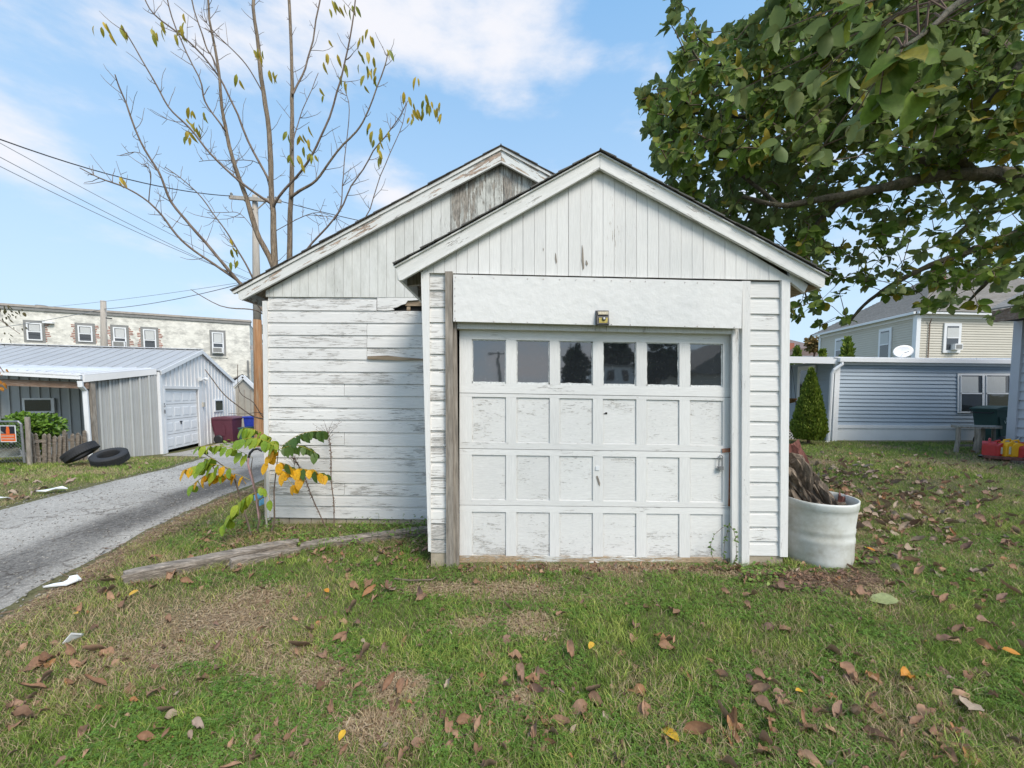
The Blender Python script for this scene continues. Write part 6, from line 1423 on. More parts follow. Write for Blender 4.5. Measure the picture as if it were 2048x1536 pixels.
for k_, zz_ in ((0, .70), (1, .32)):   # two rows of unreadable pale strokes, as small as in the photo
    mb = MB(); x_ = sx0+.035
    while x_ < sx1-.05:
        w_ = random.uniform(.010, .022); zc_2 = lerp(sz0+.018, hm, zz_); mb.box(x_, sy_-.009, zc_2-.014, x_+w_, sy_-.0075, zc_2+.014); x_ += w_+.008
    mb.build('pale_lettering', MT['creamwall'], sign, kind='stuff')
pf = thing('picket_fence', (W(120, 905, 10).x, 10.0, g(-11, 10)), 'low weathered picket fence with leaning pickets behind the tyres', 'fence')
fa, fb = W(60, 905, 9.3), W(172, 905, 10.2); fa.z = g(fa.x, 9.3); fb.z = g(fb.x, 10.2)
for i in range(13):
    q = i/12; b_ = fa.lerp(fb, q); hgt = random.uniform(.62, .78) ; tl_ = random.uniform(-.06, .08); px_ = b_.x
    mb = MB(); mb.ext([V((px_-.045, b_.y-.02, b_.z-.05)), V((px_+.045, b_.y-.02, b_.z-.05)), V((px_+.045+tl_, b_.y-.02, b_.z+hgt)), V((px_+tl_+.01, b_.y-.02, b_.z+hgt+.04)), V((px_-.04+tl_, b_.y-.02, b_.z+hgt))], V((0, -.02, 0))); mb.build('picket', MT['timber'], pf)
for hh in (.18, .55): mb = MB(); mb.bar(fa+V((0, .02, hh)), fb+V((0, .02, hh)), .04, .07); mb.build('rail', MT['timber'], pf)
MT['canvas'] = plain('weathered_canvas', (0.22, 0.23, 0.19), .9, .4, 5, .5, dirt=(0.10, 0.08, 0.05), dirt_amt=.6)
sb = thing('old_slab', G(15, 925), 'stained grey slab leaning behind the chain link gate', 'slab')
q0 = W(-30, 915, GY+.5); q1 = W(38, 905, GY+.5); mb = MB(); mb.ext([W(-40, 918, GY+.3), W(36, 912, GY+.3), W(30, 890, GY+.7), W(-40, 884, GY+.7)], V((0, .06, .02))); mb.build('panel', MT['canvas'], sb)
# ---- leafy masses: shrub, arborvitae, small conifers, far trees
def bushy(name, label, cat, base, blobs, nleaf, size, shapes, mat, stem=None, group=None, face=None, drop=0.0):
    t = thing(name, base, label, cat, group); Lf_ = Leaves()
    for i in range(nleaf):
        bx, by, bz, rx, ry, rz = random.choices(blobs, weights=[b[3]*b[5] for b in blobs])[0]
        while True:
            v = V((random.gauss(0, 1), random.gauss(0, 1), random.gauss(0, 1))).normalized(); rr = random.random()**.25
            break
        c = V((bx+v.x*rx*rr, by+v.y*ry*rr, bz+v.z*rz*rr))
        d = (v + V((random.uniform(-.7, .7), random.uniform(-.7, .7), random.uniform(-.5, .5)-drop))).normalized()
        n = (v + V((random.uniform(-.6, .6), random.uniform(-.6, .6), random.uniform(0, .8)))).normalized()
        Lf_.add(random.choice(shapes), c, d, n, size*random.uniform(.6, 1.3))
    Lf_.merged(Lf_.items, 'foliage', mat, t, 'stuff')
    if stem:
        mb = MB()
        for s_ in stem: mb.tube(s_[0], s_[1], 6)
        mb.build('stems', MT['twig'], t)
    return t
p = W(85, 905, 9.75); gz2 = g(p.x, p.y)
bushy('green_shrub', 'bright green shrub growing through the picket fence by the gate post', 'shrub', (p.x, p.y, gz2), [(W(88, 850, 9.75).x, 9.75, W(88, 852, 9.75).z, .42, .3, .28), (W(70, 870, 9.6).x, 9.6, W(70, 872, 9.6).z, .25, .25, .42), (W(45, 850, 9.8).x, 9.8, W(45, 848, 9.8).z, .4, .3, .25), (W(20, 868, 9.8).x, 9.8, W(20, 868, 9.8).z, .4, .3, .3)], 3200, .09, SH_SAP, MT['shrub'], [([(p.x, p.y, gz2-.05), (p.x+.05, p.y, gz2+.5)], .02)])
p = W(1617, 882, 11.4); gz2 = W(1617, 881, 11.4).z
def cone_tree(name, label, base, H, Rb, nleaf, sz, mat='arbor', group=None):
    t = thing(name, base, label, 'conifer', group); L_ = Leaves(); B = V(base)
    for i in range(nleaf):
        q = random.random()**1.35; z = q*H
        prof_ = (min(1, .72+z/H*2.2) if z/H < .13 else 1.0) * (1-(max(0, q-.13)/.87))**.82
        r = Rb*prof_*(.35+.65*random.random()**.35); th = random.uniform(0, 6.283)
        r *= 1+.16*mnoise.noise(V((math.cos(th)*2, math.sin(th)*2, z*3)))
        c = B + V((r*math.cos(th), r*math.sin(th), z+.03)); d = V((math.cos(th)*.6, math.sin(th)*.6, .9+random.uniform(-.4, .4)))
        n = V((-math.sin(th)+random.uniform(-.5, .5), math.cos(th)+random.uniform(-.5, .5), random.uniform(-.2, .2)))
        if random.random() < .5: n = V((math.cos(th), math.sin(th), .3))
        L_.add(SH_NARROW[0] if random.random() < .6 else SH_SAP[0], c, d, n, sz*random.uniform(.6, 1.3))
    L_.merged(L_.items, 'foliage', MT[mat], t, 'stuff'); mb = MB(); mb.tube([B+V((0, 0, -.1)), B+V((0, 0, H*.85))], [.05, .01], 6); mb.build('trunk', MT['twig'], t)
    return t
cone_tree('arborvitae', 'dense conical arborvitae beside the door of the blue mobile home', (p.x, p.y, gz2), 1.98, .43, 9000, .085)
for px, py, top, w_, lab, yy in ((1687, 730, 681, 17, 'small pointed conifer showing above the mobile home roof before the beige house', 18), (1588, 735, 700, 14, 'small conifer tip above the porch roof at the garage corner', 20), (1638, 735, 704, 10, 'tiny conifer tip left of the beige house corner', 20)):
    b_ = W(px, 860, yy); H_ = W(px, top, yy).z-b_.z; cone_tree('small_conifer', lab, b_, H_, w_*yy/800*1.6, 1500, .22)
def far_tree(px, py_top, py_bot, halfw, yy, lab, mat, n=900, sz=.35, name='autumn_tree', dens=1):
    c = W(px, (py_top+py_bot)/2, yy); rz_ = (py_bot-py_top)/2*yy/800; rx_ = halfw*yy/800; blobs = [(c.x+random.uniform(-.6, .6)*rx_, yy+random.uniform(-.5, .5)*rx_, c.z+random.uniform(-.6, .6)*rz_, rx_*.5, rx_*.5, rz_*.45) for _ in range(9)]
    bushy(name, lab, 'tree', (c.x, yy, 0), blobs, n, sz, SH_SAP, MT[mat], [([(c.x, yy, -1), (c.x+.1, yy, c.z)], [.2, .08])])
far_tree(1628, 668, 702, 14, 45, 'small autumn tree with thinning orange leaves behind the distant house', 'autumn', 700, .35)
far_tree(528, 652, 664, 5, 45, 'scrap of green treetop between the brick building and the eave', 'far', 200, .4, 'distant_tree')

# ---- odds and ends behind the pole
def simple(name, label, cat, mat, loc, boxes, pname='body'):
    t = thing(name, loc, label, cat); mb = MB()
    for b_ in boxes: mb.box(*b_)
    mb.build(pname, MT[mat], t); return t
def tote(px0, px1, py0, py1, yy, mat, name, label, cat):
    a = W(px0, py1, yy); b = W(px1, py0, yy); t = thing(name, (a.x, yy, a.z), label, cat); cx = (a.x+b.x)/2; w = abs(b.x-a.x)/2
    mb = MB(); mb.add([(cx-w*.85, yy, a.z), (cx+w*.85, yy, a.z), (cx+w*.85, yy+.4, a.z), (cx-w*.85, yy+.4, a.z), (cx-w, yy-.03, b.z), (cx+w, yy-.03, b.z), (cx+w, yy+.43, b.z), (cx-w, yy+.43, b.z)], [(0, 3, 2, 1), (0, 1, 5, 4), (1, 2, 6, 5), (2, 3, 7, 6), (3, 0, 4, 7)]); mb.build('tub', MT[mat], t)
    mb = MB(); mb.box(cx-w*1.06, yy-.06, b.z-.03, cx+w*1.06, yy+.46, b.z+.02); mb.build('rim', MT[mat], t)
tote(489, 528, 834, 876, 15.4, 'bluetarp', 'blue_tote', 'deep blue plastic tote stacked behind the utility pole', 'tote')
tote(479, 493, 856, 884, 14.8, 'greenbin', 'green_tote', 'small dark green tote between the burgundy bin and the pole', 'tote')
p = W(517, 822, 14.9); logpiece('wrapped_bundle', 'dark reddish bundle on top of the blue tote behind the pole', V((p.x-.1, p.y, p.z-.1)), V((p.x+.35, p.y, p.z+.02)), .10, .08, 'redwood', n=8, cat='bundle')
p = G(517, 1020); tt = thing('blue_scraps', p, 'torn light blue plastic lying in the weeds at the garage corner', 'plastic scrap'); mb = MB()
for i in range(5):
    c_ = W(508+i*5, 985+random.uniform(0, 30), 4.9); mb.ext([c_, c_+V((.05, 0, .02)), c_+V((.06, .01, .09)), c_+V((.0, 0, .07))], V((.01, .02, 0)))
mb.build('scrap', MT['lightblue'], tt)
# white-tipped marker rod + pink hose loop at the corner
rod = thing('marker_rod', W(534, 1064, 4.5), 'thin cream rod with a red tip leaning at the rear corner', 'rod')
mb = MB(); mb.tube([W(535, 1072, 4.5), W(530, 1000, 4.52), W(530.5, 942, 4.55)], .010, 6); mb.build('shaft', MT['creamwall'], rod)
mb = MB(); mb.tube([W(530.5, 941, 4.55), W(530.7, 928, 4.55)], .013, 6); mb.build('tip', MT['red'], rod)
hs = thing('bent_hose', W(512, 1040, 4.6), 'pink and black hose arching up beside the sapling', 'hose')
MT['pinkhose'] = plain('faded_pink_hose', (0.50, 0.30, 0.30), .6, .15, 20, 0)
mb = MB(); mb.tube([W(521, 1062, 4.6), W(512, 990, 4.6), W(506, 965, 4.6), W(500, 945, 4.6), W(496, 928, 4.6), W(497, 915, 4.6)], .011, 7); mb.build('pink_length', MT['pinkhose'], hs)
mb = MB(); mb.tube([W(497, 915, 4.6), W(500, 906, 4.6), W(507, 899, 4.6), W(516, 897.5, 4.6), W(524, 902, 4.6)], .014, 7); mb.build('black_length', MT['black'], hs)

# ---- paper scraps
def scrap(px, py, pts, label, lift=.03):
    p = G(px, py); t = thing('paper_scrap', p, label, 'litter'); mb = MB()
    vs = [p+V((x, y, lift+abs(mnoise.noise(V((x*30, y*30, px))))*.09)) for x, y in pts]
    mb.ext(vs, V((.004, 0, .012))); mb.build('sheet', MT['paper'], t)
scrap(132, 1176, [(-.10, -.07), (-.03, -.035), (.04, -.03), (.09, .01), (.05, .03), (.06, .06), (.0, .085), (-.03, .055), (-.02, .02), (-.07, -.03)], 'crumpled white paper at the edge of the driveway')
scrap(101, 987, [(-.16, -.08), (.0, -.06), (.1, -.02), (.16, .1), (.05, .12), (-.1, .02)], 'folded white paper on the far lawn beyond the driveway')
scrap(147, 1293, [(-.035, -.03), (.01, -.02), (.03, .02), (.02, .04), (-.01, .02)], 'small white paper twist in the near grass at the left')
scrap(5, 1003, [(-.1, -.02), (.08, -.01), (.08, .03), (-.1, .02)], 'thin white paper strip at the left edge of the far lawn')
scrap(1668, 1255, [(.0, .0), (.02, .0), (.02, .01), (.0, .01)], 'tiny white scrap on the lawn at the right') if False else None
p = G(1500, 1170)
# ---- the saplings at the garage corner
sap = thing('yellowing_sapling', G(520, 1075), 'young sapling with yellow and green leaves at the rear corner of the garage', 'sapling')
SY = 4.25
mb = MB()
mb.tube([W(505, 1078, SY), W(494, 1040, SY), W(482, 1000, SY-.02), W(470, 960, SY-.04), W(455, 938, SY-.06), W(430, 920, SY-.08), W(410, 908, SY-.1), W(396, 893, SY-.12)], [.011, .010, .009, .008, .006, .005, .004, .003], 6)
mb.tube([W(540, 1075, SY+.1), W(549, 1040, SY+.1), W(548, 980, SY+.08), W(553, 935, SY+.05), W(558, 893, SY+.03)], [.010, .009, .008, .006, .004], 6)
mb.tube([W(512, 1078, SY+.05), W(520, 1030, SY+.05), W(510, 975, SY+.02), W(502, 940, SY), W(505, 915, SY)], [.009, .008, .007, .005, .003], 6)
mb.build('stems', MT['branch'], sap)
saps = []  # rachis: start, end (px), depth, number of leaf pairs, kinds
RAC = [((558, 893), (487, 856), SY-.05, 9, 'g'), ((556, 895), (480, 880), SY-.15, 7, 'g'), ((555, 900), (535, 925), SY-.1, 3, 'y'),
       ((505, 915), (400, 893), SY-.1, 8, 'gd'), ((470, 940), (372, 938), SY-.2, 7, 'y2'), ((455, 945), (385, 970), SY-.2, 5, 'y2'), ((500, 960), (428, 955), SY-.1, 4, 'y'),
       ((560, 895), (643, 862), SY+.05, 9, 'd'), ((560, 898), (630, 905), SY+.02, 7, 'd'), ((552, 925), (600, 955), SY, 4, 'yg'), ((553, 945), (650, 950), SY, 7, 'yg'), ((548, 945), (585, 970), SY-.05, 2, 'y'),
       ((512, 985), (455, 1040), SY-.25, 6, 'g'), ((515, 975), (540, 1000), SY-.1, 3, 'g'), ((500, 1000), (447, 1050), SY-.2, 4, 'g'), ((430, 920), (400, 935), SY-.2, 3, 'g')]
L_s = {'g': Leaves(), 'y': Leaves(), 'd': Leaves()}
mb = MB()
for (s0_, s1_, yy, n_, kd) in RAC:
    A = W(*s0_, yy); B = W(*s1_, yy-.03); pts = []
    n_ = int(n_*1.35)
    for i in range(n_+1):
        q = i/n_; p_ = A.lerp(B, q) + V((0, 0, .055*math.sin(q*math.pi))); pts.append(p_)
        if i == 0: continue
        for sgn in (-1, 1):
            k_ = {'g': 'g', 'gd': 'g', 'y': 'y', 'y2': 'y' if random.random() < .6 else 'g', 'd': 'd', 'yg': 'y' if random.random() < .65 else 'd'}[kd]
            if random.random() < .04: continue
            d = (B-A).normalized()*.25 + V((random.uniform(-.2, .2), sgn*.45, -.75)) + V((random.uniform(-.2, .2), 0, 0))
            nrm = V((random.uniform(-.3, .3), -.8, .55)) if random.random() < .6 else V((.5*sgn, -.7, .3))
            L_s[k_].add(random.choice(SH_SAP), p_, d, nrm, random.uniform(.095, .145))
    mb.tube(pts, .0028, 4)
mb.build('leaf_stalks', MT['walnutleaf'], sap)
L_s['g'].single(L_s['g'].items, 'leaf', MT['sapleaf'], sap, CACHE); L_s['y'].single(L_s['y'].items, 'leaf', MT['sapyellow'], sap, CACHE); L_s['d'].single(L_s['d'].items, 'leaf', MT['sapdark'], sap, CACHE)

# dry weeds against the rear wall
def dryweed(pts, yy, label, n=90, spread=.10):
    t = thing('dry_weed', W(*pts[0], yy), label, 'dead weed'); mb = MB(); P = [W(x, y, yy) for x, y in pts]; mb.tube(P, [.006]*(len(P)-1)+[.002], 5)
    for i in range(n):
        q = random.random()**.8*(len(P)-1.001); k = int(q); c_ = P[k].lerp(P[k+1], q-k); d = V((random.uniform(-1, 1), random.uniform(-1, 1)*.6, random.uniform(-.9, .7)))*random.uniform(.010, .028); u_ = d.orthogonal().normalized()*.005
        mb.add([c_-u_, c_+u_, c_+d+u_*.6, c_+d-u_*.4], [(0, 1, 2, 3)])
    mb.build('withered_stem', MT['dryweed'], t)
    mb = MB()
    for i in range(26):
        c_ = P[-1] + V((0, 0, random.uniform(-.12, 0))); e = c_ + V((random.uniform(-spread, spread)*1.6, random.uniform(-.04, .04), random.uniform(.03, .16))); mb.tube([c_, c_.lerp(e, .5)+V((0, 0, .01)), e], .0012, 3)
        mb.obox(e, V((.003, 0, 0)), V((0, .003, 0)), V((0, 0, .003)))
    mb.build('seed_heads', MT['dryweed'], t, kind='stuff')
dryweed([(668, 1058), (668, 1010), (662, 960), (662, 905), (656, 862)], 4.52, 'tall dry brown weed standing straight against the clapboards', 190)
dryweed([(655, 1062), (640, 1030), (622, 990), (608, 950), (588, 915)], 4.5, 'dry brown weed bending left beside the taller one', 230, .06)
# little vine at the door's lower right corner
vn = thing('climbing_weed', W(1460, 1135, 3.5), 'small leafy weed climbing the lower right corner of the garage door', 'weed')
mb = MB(); LV = Leaves()
for pts in ([(1445, 1138), (1425, 1115), (1421, 1090), (1428, 1070), (1445, 1055), (1458, 1050)], [(1450, 1138), (1447, 1115), (1449, 1085), (1456, 1060)], [(1462, 1138), (1473, 1110), (1472, 1080), (1468, 1062), (1458, 1050)], [(1458, 1138), (1440, 1125), (1428, 1122)]):
    P = [W(x, y, FY-.045) for x, y in pts]; mb.tube(P, .0022, 4)
    for i in range(16):
        q = random.random()*(len(P)-1.001); k = int(q); c_ = P[k].lerp(P[k+1], q-k); LV.add(random.choice(SH_SAP), c_, V((random.uniform(-1, 1), random.uniform(-.5, .1), random.uniform(-.5, .5))), V((random.uniform(-.4, .4), -1, .5)), random.uniform(.018, .034))
mb.build('stems', MT['twig'], vn); LV.merged(LV.items, 'leaves', MT['sapdark'], vn, 'stuff')
# ================================================================== BARE TREE BEHIND THE REAR PART
BT = thing('bare_tree', (W(555, 900, 6).x, 6.0, 0), 'nearly leafless tree with several upright stems rising behind the left roof slope', 'tree')
BR = [  # (points, start Y, end Y, radius start px, end px, material, name)
 ([(552, 1030), (553, 760), (549, 527), (545, 395), (538, 264), (523, 154), (510, 44), (503, -60)], 6.0, 5.9, 8.5, 2.6, 'stem', 'trunk'),
 ([(566, 1030), (572, 760), (579, 514), (582, 395), (584, 264), (584, 176), (580, 44), (576, -60)], 6.1, 6.3, 7.5, 2.5, 'stem', 'trunk'),
 ([(553, 560), (545, 530), (512, 457), (492, 395), (478, 350), (466, 316), (452, 264), (444, 210), (438, 145), (420, 40), (412, -60)], 6.0, 5.6, 6.5, 1.6, 'stem', 'trunk'),
 ([(582, 393), (600, 380), (633, 360), (664, 316), (712, 264), (738, 220), (769, 132), (776, 105)], 6.15, 6.0, 3.6, 1.1, 'stem', 'branch'),
 ([(585, 190), (592, 176), (615, 119), (633, 40), (645, -40)], 6.2, 6.4, 2.6, 1.4, 'branch', 'branch'),
 ([(546, 420), (552, 405), (571, 378), (615, 325), (650, 255), (681, 163), (699, 79), (712, -20)], 5.97, 5.6, 3.6, 1.3, 'branch', 'branch'),
 ([(545, 410), (530, 398), (483, 365), (422, 308), (378, 255), (334, 211), (303, 154), (264, 88), (244, 57)], 5.97, 5.3, 3.2, .9, 'branch', 'branch'),
 ([(543, 368), (534, 352), (505, 303), (466, 207), (431, 145), (374, 79), (308, 26), (285, -10)], 5.97, 5.6, 3.2, 1.1, 'branch', 'branch'),
 ([(450, 262), (442, 250), (409, 202), (396, 154), (352, 57), (330, -20)], 5.75, 5.4, 2.2, 1.0, 'branch', 'branch'),
 ([(438, 150), (425, 115), (409, 88), (385, 0), (380, -40)], 5.7, 5.5, 2.0, 1.0, 'branch', 'branch'),
 ([(529, 190), (500, 140), (466, 101), (431, 66), (400, 30)], 5.93, 5.5, 1.5, .7, 'branch', 'branch'),
 ([(584, 300), (590, 270), (606, 220), (637, 145)], 6.15, 6.2, 1.6, .7, 'branch', 'branch'),
 ([(552, 700), (530, 625), (500, 590), (479, 565), (439, 519), (382, 453), (343, 404), (316, 343), (281, 281), (246, 189), (231, 149)], 6.0, 5.2, 5.0, .9, 'branch', 'branch'),
 ([(505, 592), (477, 562), (430, 530), (387, 501), (343, 457), (299, 404), (250, 374), (198, 356), (158, 336)], 5.9, 5.0, 3.6, .9, 'branch', 'branch'),
 ([(520, 600), (497, 540), (470, 495), (444, 453), (404, 395), (374, 365), (330, 334)], 5.95, 5.5, 2.2, .8, 'branch', 'branch'),
 ([(579, 540), (600, 512), (615, 497), (668, 439), (703, 374), (747, 303), (791, 246), (815, 202)], 6.1, 5.9, 3.0, .9, 'branch', 'branch'),
 ([(668, 442), (681, 413), (690, 325), (699, 220), (690, 176)], 6.05, 6.1, 1.7, .7, 'branch', 'branch'),
 ([(640, 500), (729, 437), (760, 352), (800, 264), (813, 207)], 6.2, 6.4, 1.6, .7, 'branch', 'branch'),
 ([(545, 640), (520, 623), (500, 618), (440, 611), (382, 578)], 6.0, 5.3, 2.0, .7, 'branch', 'branch'),
 ([(550, 850), (530, 840), (500, 830), (450, 790), (410, 738)], 6.0, 5.4, 2.0, .8, 'branch', 'branch'),
 ([(550, 850), (527, 836), (505, 805), (480, 783), (476, 728)], 6.0, 5.6, 1.3, .6, 'branch', 'branch'),
 ([(548, 845), (520, 826), (490, 828), (458, 827)], 6.0, 5.6, .9, .5, 'branch', 'branch'),
 ([(512, 462), (480, 428), (450, 425), (415, 426)], 5.9, 5.7, .8, .5, 'branch', 'branch'),
 ([(549, 463), (590, 440), (620, 430), (680, 437)], 6.0, 6.1, .9, .5, 'branch', 'branch'),
 ([(588, 440), (640, 425), (700, 452)], 6.1, 6.2, .9, .5, 'branch', 'branch'),
 ([(545, 395), (520, 330), (450, 320), (400, 325)], 5.98, 5.8, 1.0, .5, 'branch', 'branch'),
 ([(316, 343), (280, 305), (240, 310)], 5.5, 5.4, .9, .5, 'branch', 'branch'),
 ([(299, 404), (302, 350), (292, 330)], 5.4, 5.3, .9, .5, 'branch', 'branch'),
]
def smooth(pts, n=4):
    out = []
    for i in range(len(pts)-1):
        p0 = pts[max(0, i-1)]; p1 = pts[i]; p2 = pts[i+1]; p3 = pts[min(len(pts)-1, i+2)]
        for k in range(n):
            t = k/n; out.append(.5*((2*p1)+(p2-p0)*t+(2*p0-5*p1+4*p2-p3)*t*t+(3*p1-3*p2+p3-p0)*t**3))
    out.append(pts[-1]); return out
rs = random.getstate(); random.seed(42)
LB = Leaves(); twig_mb = MB(); ends = []
for bi, (pp, Ya, Yb, ra, rb, mt, nm) in enumerate(BR):
    n = len(pp); P = [W(x, y, lerp(Ya, Yb, i/(n-1))) for i, (x, y) in enumerate(pp)]; P = smooth(P, 4)
    P = [p + V((mnoise.noise(p*3)*.02, mnoise.noise(p*3+V((5, 5, 5)))*.02, mnoise.noise(p*2.5+V((9, 1, 4)))*.02)) for p in P]
    m_ = len(P); rad = [lerp(ra, rb, (i/(m_-1))**.8)*5.3/800 for i in range(m_)]
    mb = MB(); mb.tube(P, rad, 10 if ra > 4 else 6, .10 if ra > 4 else .05); mb.build(nm, MT[mt], BT, True)
    ends.append(P[-1])
    # side twigs
    for k in range(int(m_*.55)):
        q = random.uniform(.3, .98); i = int(q*(m_-1)); c = P[i]
        if c.z < 2.9: continue
        d = (P[min(i+1, m_-1)]-P[i-1]).normalized(); sd_ = d.cross(V((0, 1, 0)))*random.choice((-1, 1)); dd_2 = (d*.55 + sd_*.9 + V((0, random.uniform(-.5, .5), random.uniform(-.1, .5)))).normalized()
        L_ = random.uniform(.10, .42)*(1.2-.5*q); pts_ = [c]; cur_ = c
        for s_ in range(4):
            dd_2 = (dd_2 + V((random.uniform(-.25, .25), random.uniform(-.2, .2), random.uniform(.0, .3)))).normalized(); cur_ = cur_ + dd_2*L_/4; pts_.append(cur_)
        twig_mb.tube(pts_, [.0045, .004, .0035, .003, .0022], 4)
        if random.random() < .5: twig_mb.tube([pts_[2], pts_[2]+(dd_2.cross(V((0, 1, 0)))*random.choice((-1, 1))+V((0, 0, .4))).normalized()*L_*.3], [.003, .002], 4)
twig_mb.build('twigs', MT['branch'], BT, kind='stuff')
def leaf_spray(px, py, yy, n, spread=10):
    c = W(px, py, yy)
    for k in range(n):
        o_ = V((random.gauss(0, spread*yy/800), random.gauss(0, .03), random.gauss(0, spread*1.3*yy/800)))
        LB.add(random.choice(SH_NARROW), c+o_, V((random.uniform(-.6, .6), random.uniform(-.3, .3), -1)), V((random.uniform(-.8, .8), -1, random.uniform(-.2, .4))), random.uniform(.09, .16))
for px, py, n, sp in ((208, 50, 4, 7), (205, 66, 3, 6), (305, 55, 7, 10), (320, 45, 5, 8), (355, 45, 6, 9), (358, 75, 4, 7), (505, 85, 5, 8), (518, 98, 3, 6), (547, 140, 4, 4), (382, 225, 7, 8), (378, 255, 8, 9), (395, 262, 5, 7), (408, 225, 3, 5), (476, 155, 2, 4),
                      (466, 490, 5, 6), (468, 512, 4, 6), (472, 525, 3, 5), (605, 270, 6, 9), (614, 285, 6, 8), (594, 312, 7, 8), (618, 312, 4, 6), (575, 275, 3, 5), (658, 112, 7, 9), (646, 178, 3, 4), (690, 6, 9, 10), (662, 2, 3, 6),
                      (740, 68, 4, 6), (722, 80, 4, 6), (722, 110, 6, 8), (735, 118, 5, 7), (745, 142, 6, 7), (732, 150, 5, 7), (694, 128, 5, 6), (690, 155, 5, 6), (773, 92, 3, 4), (836, 154, 3, 4), (815, 182, 3, 4), (832, 205, 6, 7), (855, 198, 5, 6), (880, 208, 7, 7), (826, 228, 5, 6), (848, 222, 3, 5), (853, 200, 4, 8),
                      (745, 248, 6, 8), (765, 268, 5, 7), (752, 278, 6, 7), (760, 300, 6, 7), (240, 362, 2, 4), (520, 100, 2, 4), (245, 60, 3, 8), (262, 62, 2, 5)):
    leaf_spray(px, py, 5.7, max(2, int(n*.75)), sp)
LB.single(LB.items, 'leaflet', MT['walnutleaf'], BT, CACHE)
# orange-leaved branch tips hanging into the left edge
OL = thing('hanging_branch', W(-40, 740, 7), 'thin branch with orange and brown leaves hanging in at the left edge', 'branch')
LO = Leaves(); mb = MB(); mb.tube([W(-60, 690, 7), W(-10, 720, 7), W(8, 745, 7)], .006, 4); mb.tube([W(-60, 600, 7), W(0, 640, 7), W(40, 668, 7)], .006, 4); mb.build('twigs', MT['twig'], OL)
for i in range(60):
    px, py = random.choice(((random.uniform(-10, 52), random.uniform(612, 690)), (random.uniform(-10, 30), random.uniform(610, 640)))); LO.add(random.choice(SH_NARROW+SH_SAP[:1]), W(px, py, 7+random.uniform(-.2, .2)), V((random.uniform(-1, 1), 0, -1)), V((random.uniform(-.5, .5), -1, .3)), random.uniform(.04, .08))
LO.merged(LO.items, 'brown_leaves', leafmat('dark_hanging_leaf', [(0.06, 0.06, 0.02), (0.10, 0.08, 0.03)], .6, .1), OL, 'stuff')
LO = Leaves()
for i in range(16): LO.add(random.choice(SH_SAP), W(random.uniform(-10, 14), random.uniform(728, 775), 7), V((random.uniform(-1, 1), 0, -.8)), V((random.uniform(-.5, .5), -1, .3)), random.uniform(.06, .10))
LO.merged(LO.items, 'orange_leaves', MT['orangeleaf'], OL, 'stuff')

# ================================================================== MAGNOLIA REACHING IN FROM THE RIGHT
random.seed(99)
MG = thing('magnolia_tree', (8.6, 4.8, 0), 'large leafy magnolia reaching over the lawn from beyond the right edge', 'tree')
LIMBS = [
 ([(2420, 1180, 4.9), (2400, 700, 4.9), (2330, 420, 4.8), (2200, 380, 4.7), (2048, 358, 4.6), (1960, 352, 4.5), (1880, 345, 4.5), (1800, 366, 4.4), (1720, 390, 4.3), (1640, 400, 4.3), (1560, 412, 4.3), (1490, 398, 4.3)], 25, 3.2),
 ([(2400, 700, 4.9), (2260, 470, 5.3), (2120, 450, 5.5), (2048, 464, 5.6), (1960, 495, 5.7), (1880, 525, 5.8), (1800, 560, 5.9), (1740, 600, 6.0), (1700, 640, 6.0)], 15, 2.0),
 ([(1935, 350, 4.5), (1900, 300, 4.5), (1950, 240, 4.4), (2010, 170, 4.2), (2060, 100, 4.2)], 10, 6),
 ([(1900, 348, 4.5), (1850, 320, 4.6), (1760, 300, 4.8), (1640, 250, 5.0), (1520, 240, 5.0), (1420, 230, 4.8), (1350, 225, 4.7)], 10, 1.6),
 ([(2200, 380, 4.7), (2120, 200, 4.6), (1980, 80, 4.6), (1800, 40, 4.7), (1640, 60, 4.8), (1500, 110, 4.8), (1410, 130, 4.7), (1365, 60, 4.6)], 12, 1.3),
 ([(1720, 392, 4.3), (1640, 440, 4.6), (1600, 520, 4.9), (1615, 600, 5.2)], 6, 1.2),
 ([(1640, 250, 5.0), (1560, 160, 4.9), (1540, 60, 4.8), (1560, -30, 4.8)], 6, 2),
 ([(2330, 420, 4.8), (2300, 100, 3.4), (2150, -40, 2.2), (1950, -20, 1.75), (1860, 30, 1.6), (1800, 80, 1.5)], 14, 3),
 ([(1560, 412, 4.3), (1460, 330, 4.5), (1390, 290, 4.6), (1330, 270, 4.6)], 4, 1.2),
 ([(2048, 464, 5.6), (1980, 560, 6.0), (1930, 620, 6.3)], 8, 1.2),
]
nodes = []; NEARL = []
for pp, ra, rb in LIMBS:
    P = smooth([W(x, y, Y) for x, y, Y in pp], 5); P = [p + V((mnoise.noise(p*1.7), mnoise.noise(p*1.7+V((7, 3, 1))), mnoise.noise(p*1.7+V((2, 8, 5)))))*.05 for p in P]
    m_ = len(P); Yav = 4.6; mb = MB(); mb.tube(P, [lerp(ra, rb, (i/(m_-1))**.7)*P[i].y/800*1.0 for i in range(m_)], 14, .16); mb.build('limb', MT['magbark'], MG, True)
    nodes += [p for p in P if proj(p)[0] < 2250]
    if pp[-1][2] == 1.5: NEARL = P
sil = np.array([(1560, -120), (1535, 20), (1500, 25), (1490, 60), (1455, 45), (1440, 70), (1410, 60), (1400, 20), (1345, -10), (1335, 60), (1365, 95), (1345, 120), (1385, 150), (1330, 170), (1290, 165), (1275, 195), (1300, 230), (1285, 262), (1315, 290), (1300, 320), (1330, 350), (1340, 400), (1420, 480), (1560, 580), (1590, 650), (1655, 660), (1668, 620), (1700, 650), (1735, 640), (1700, 585), (1760, 590), (1800, 600), (1850, 640), (1880, 620), (1950, 640), (2000, 650), (2100, 640), (2250, 620), (2300, -120)], float)
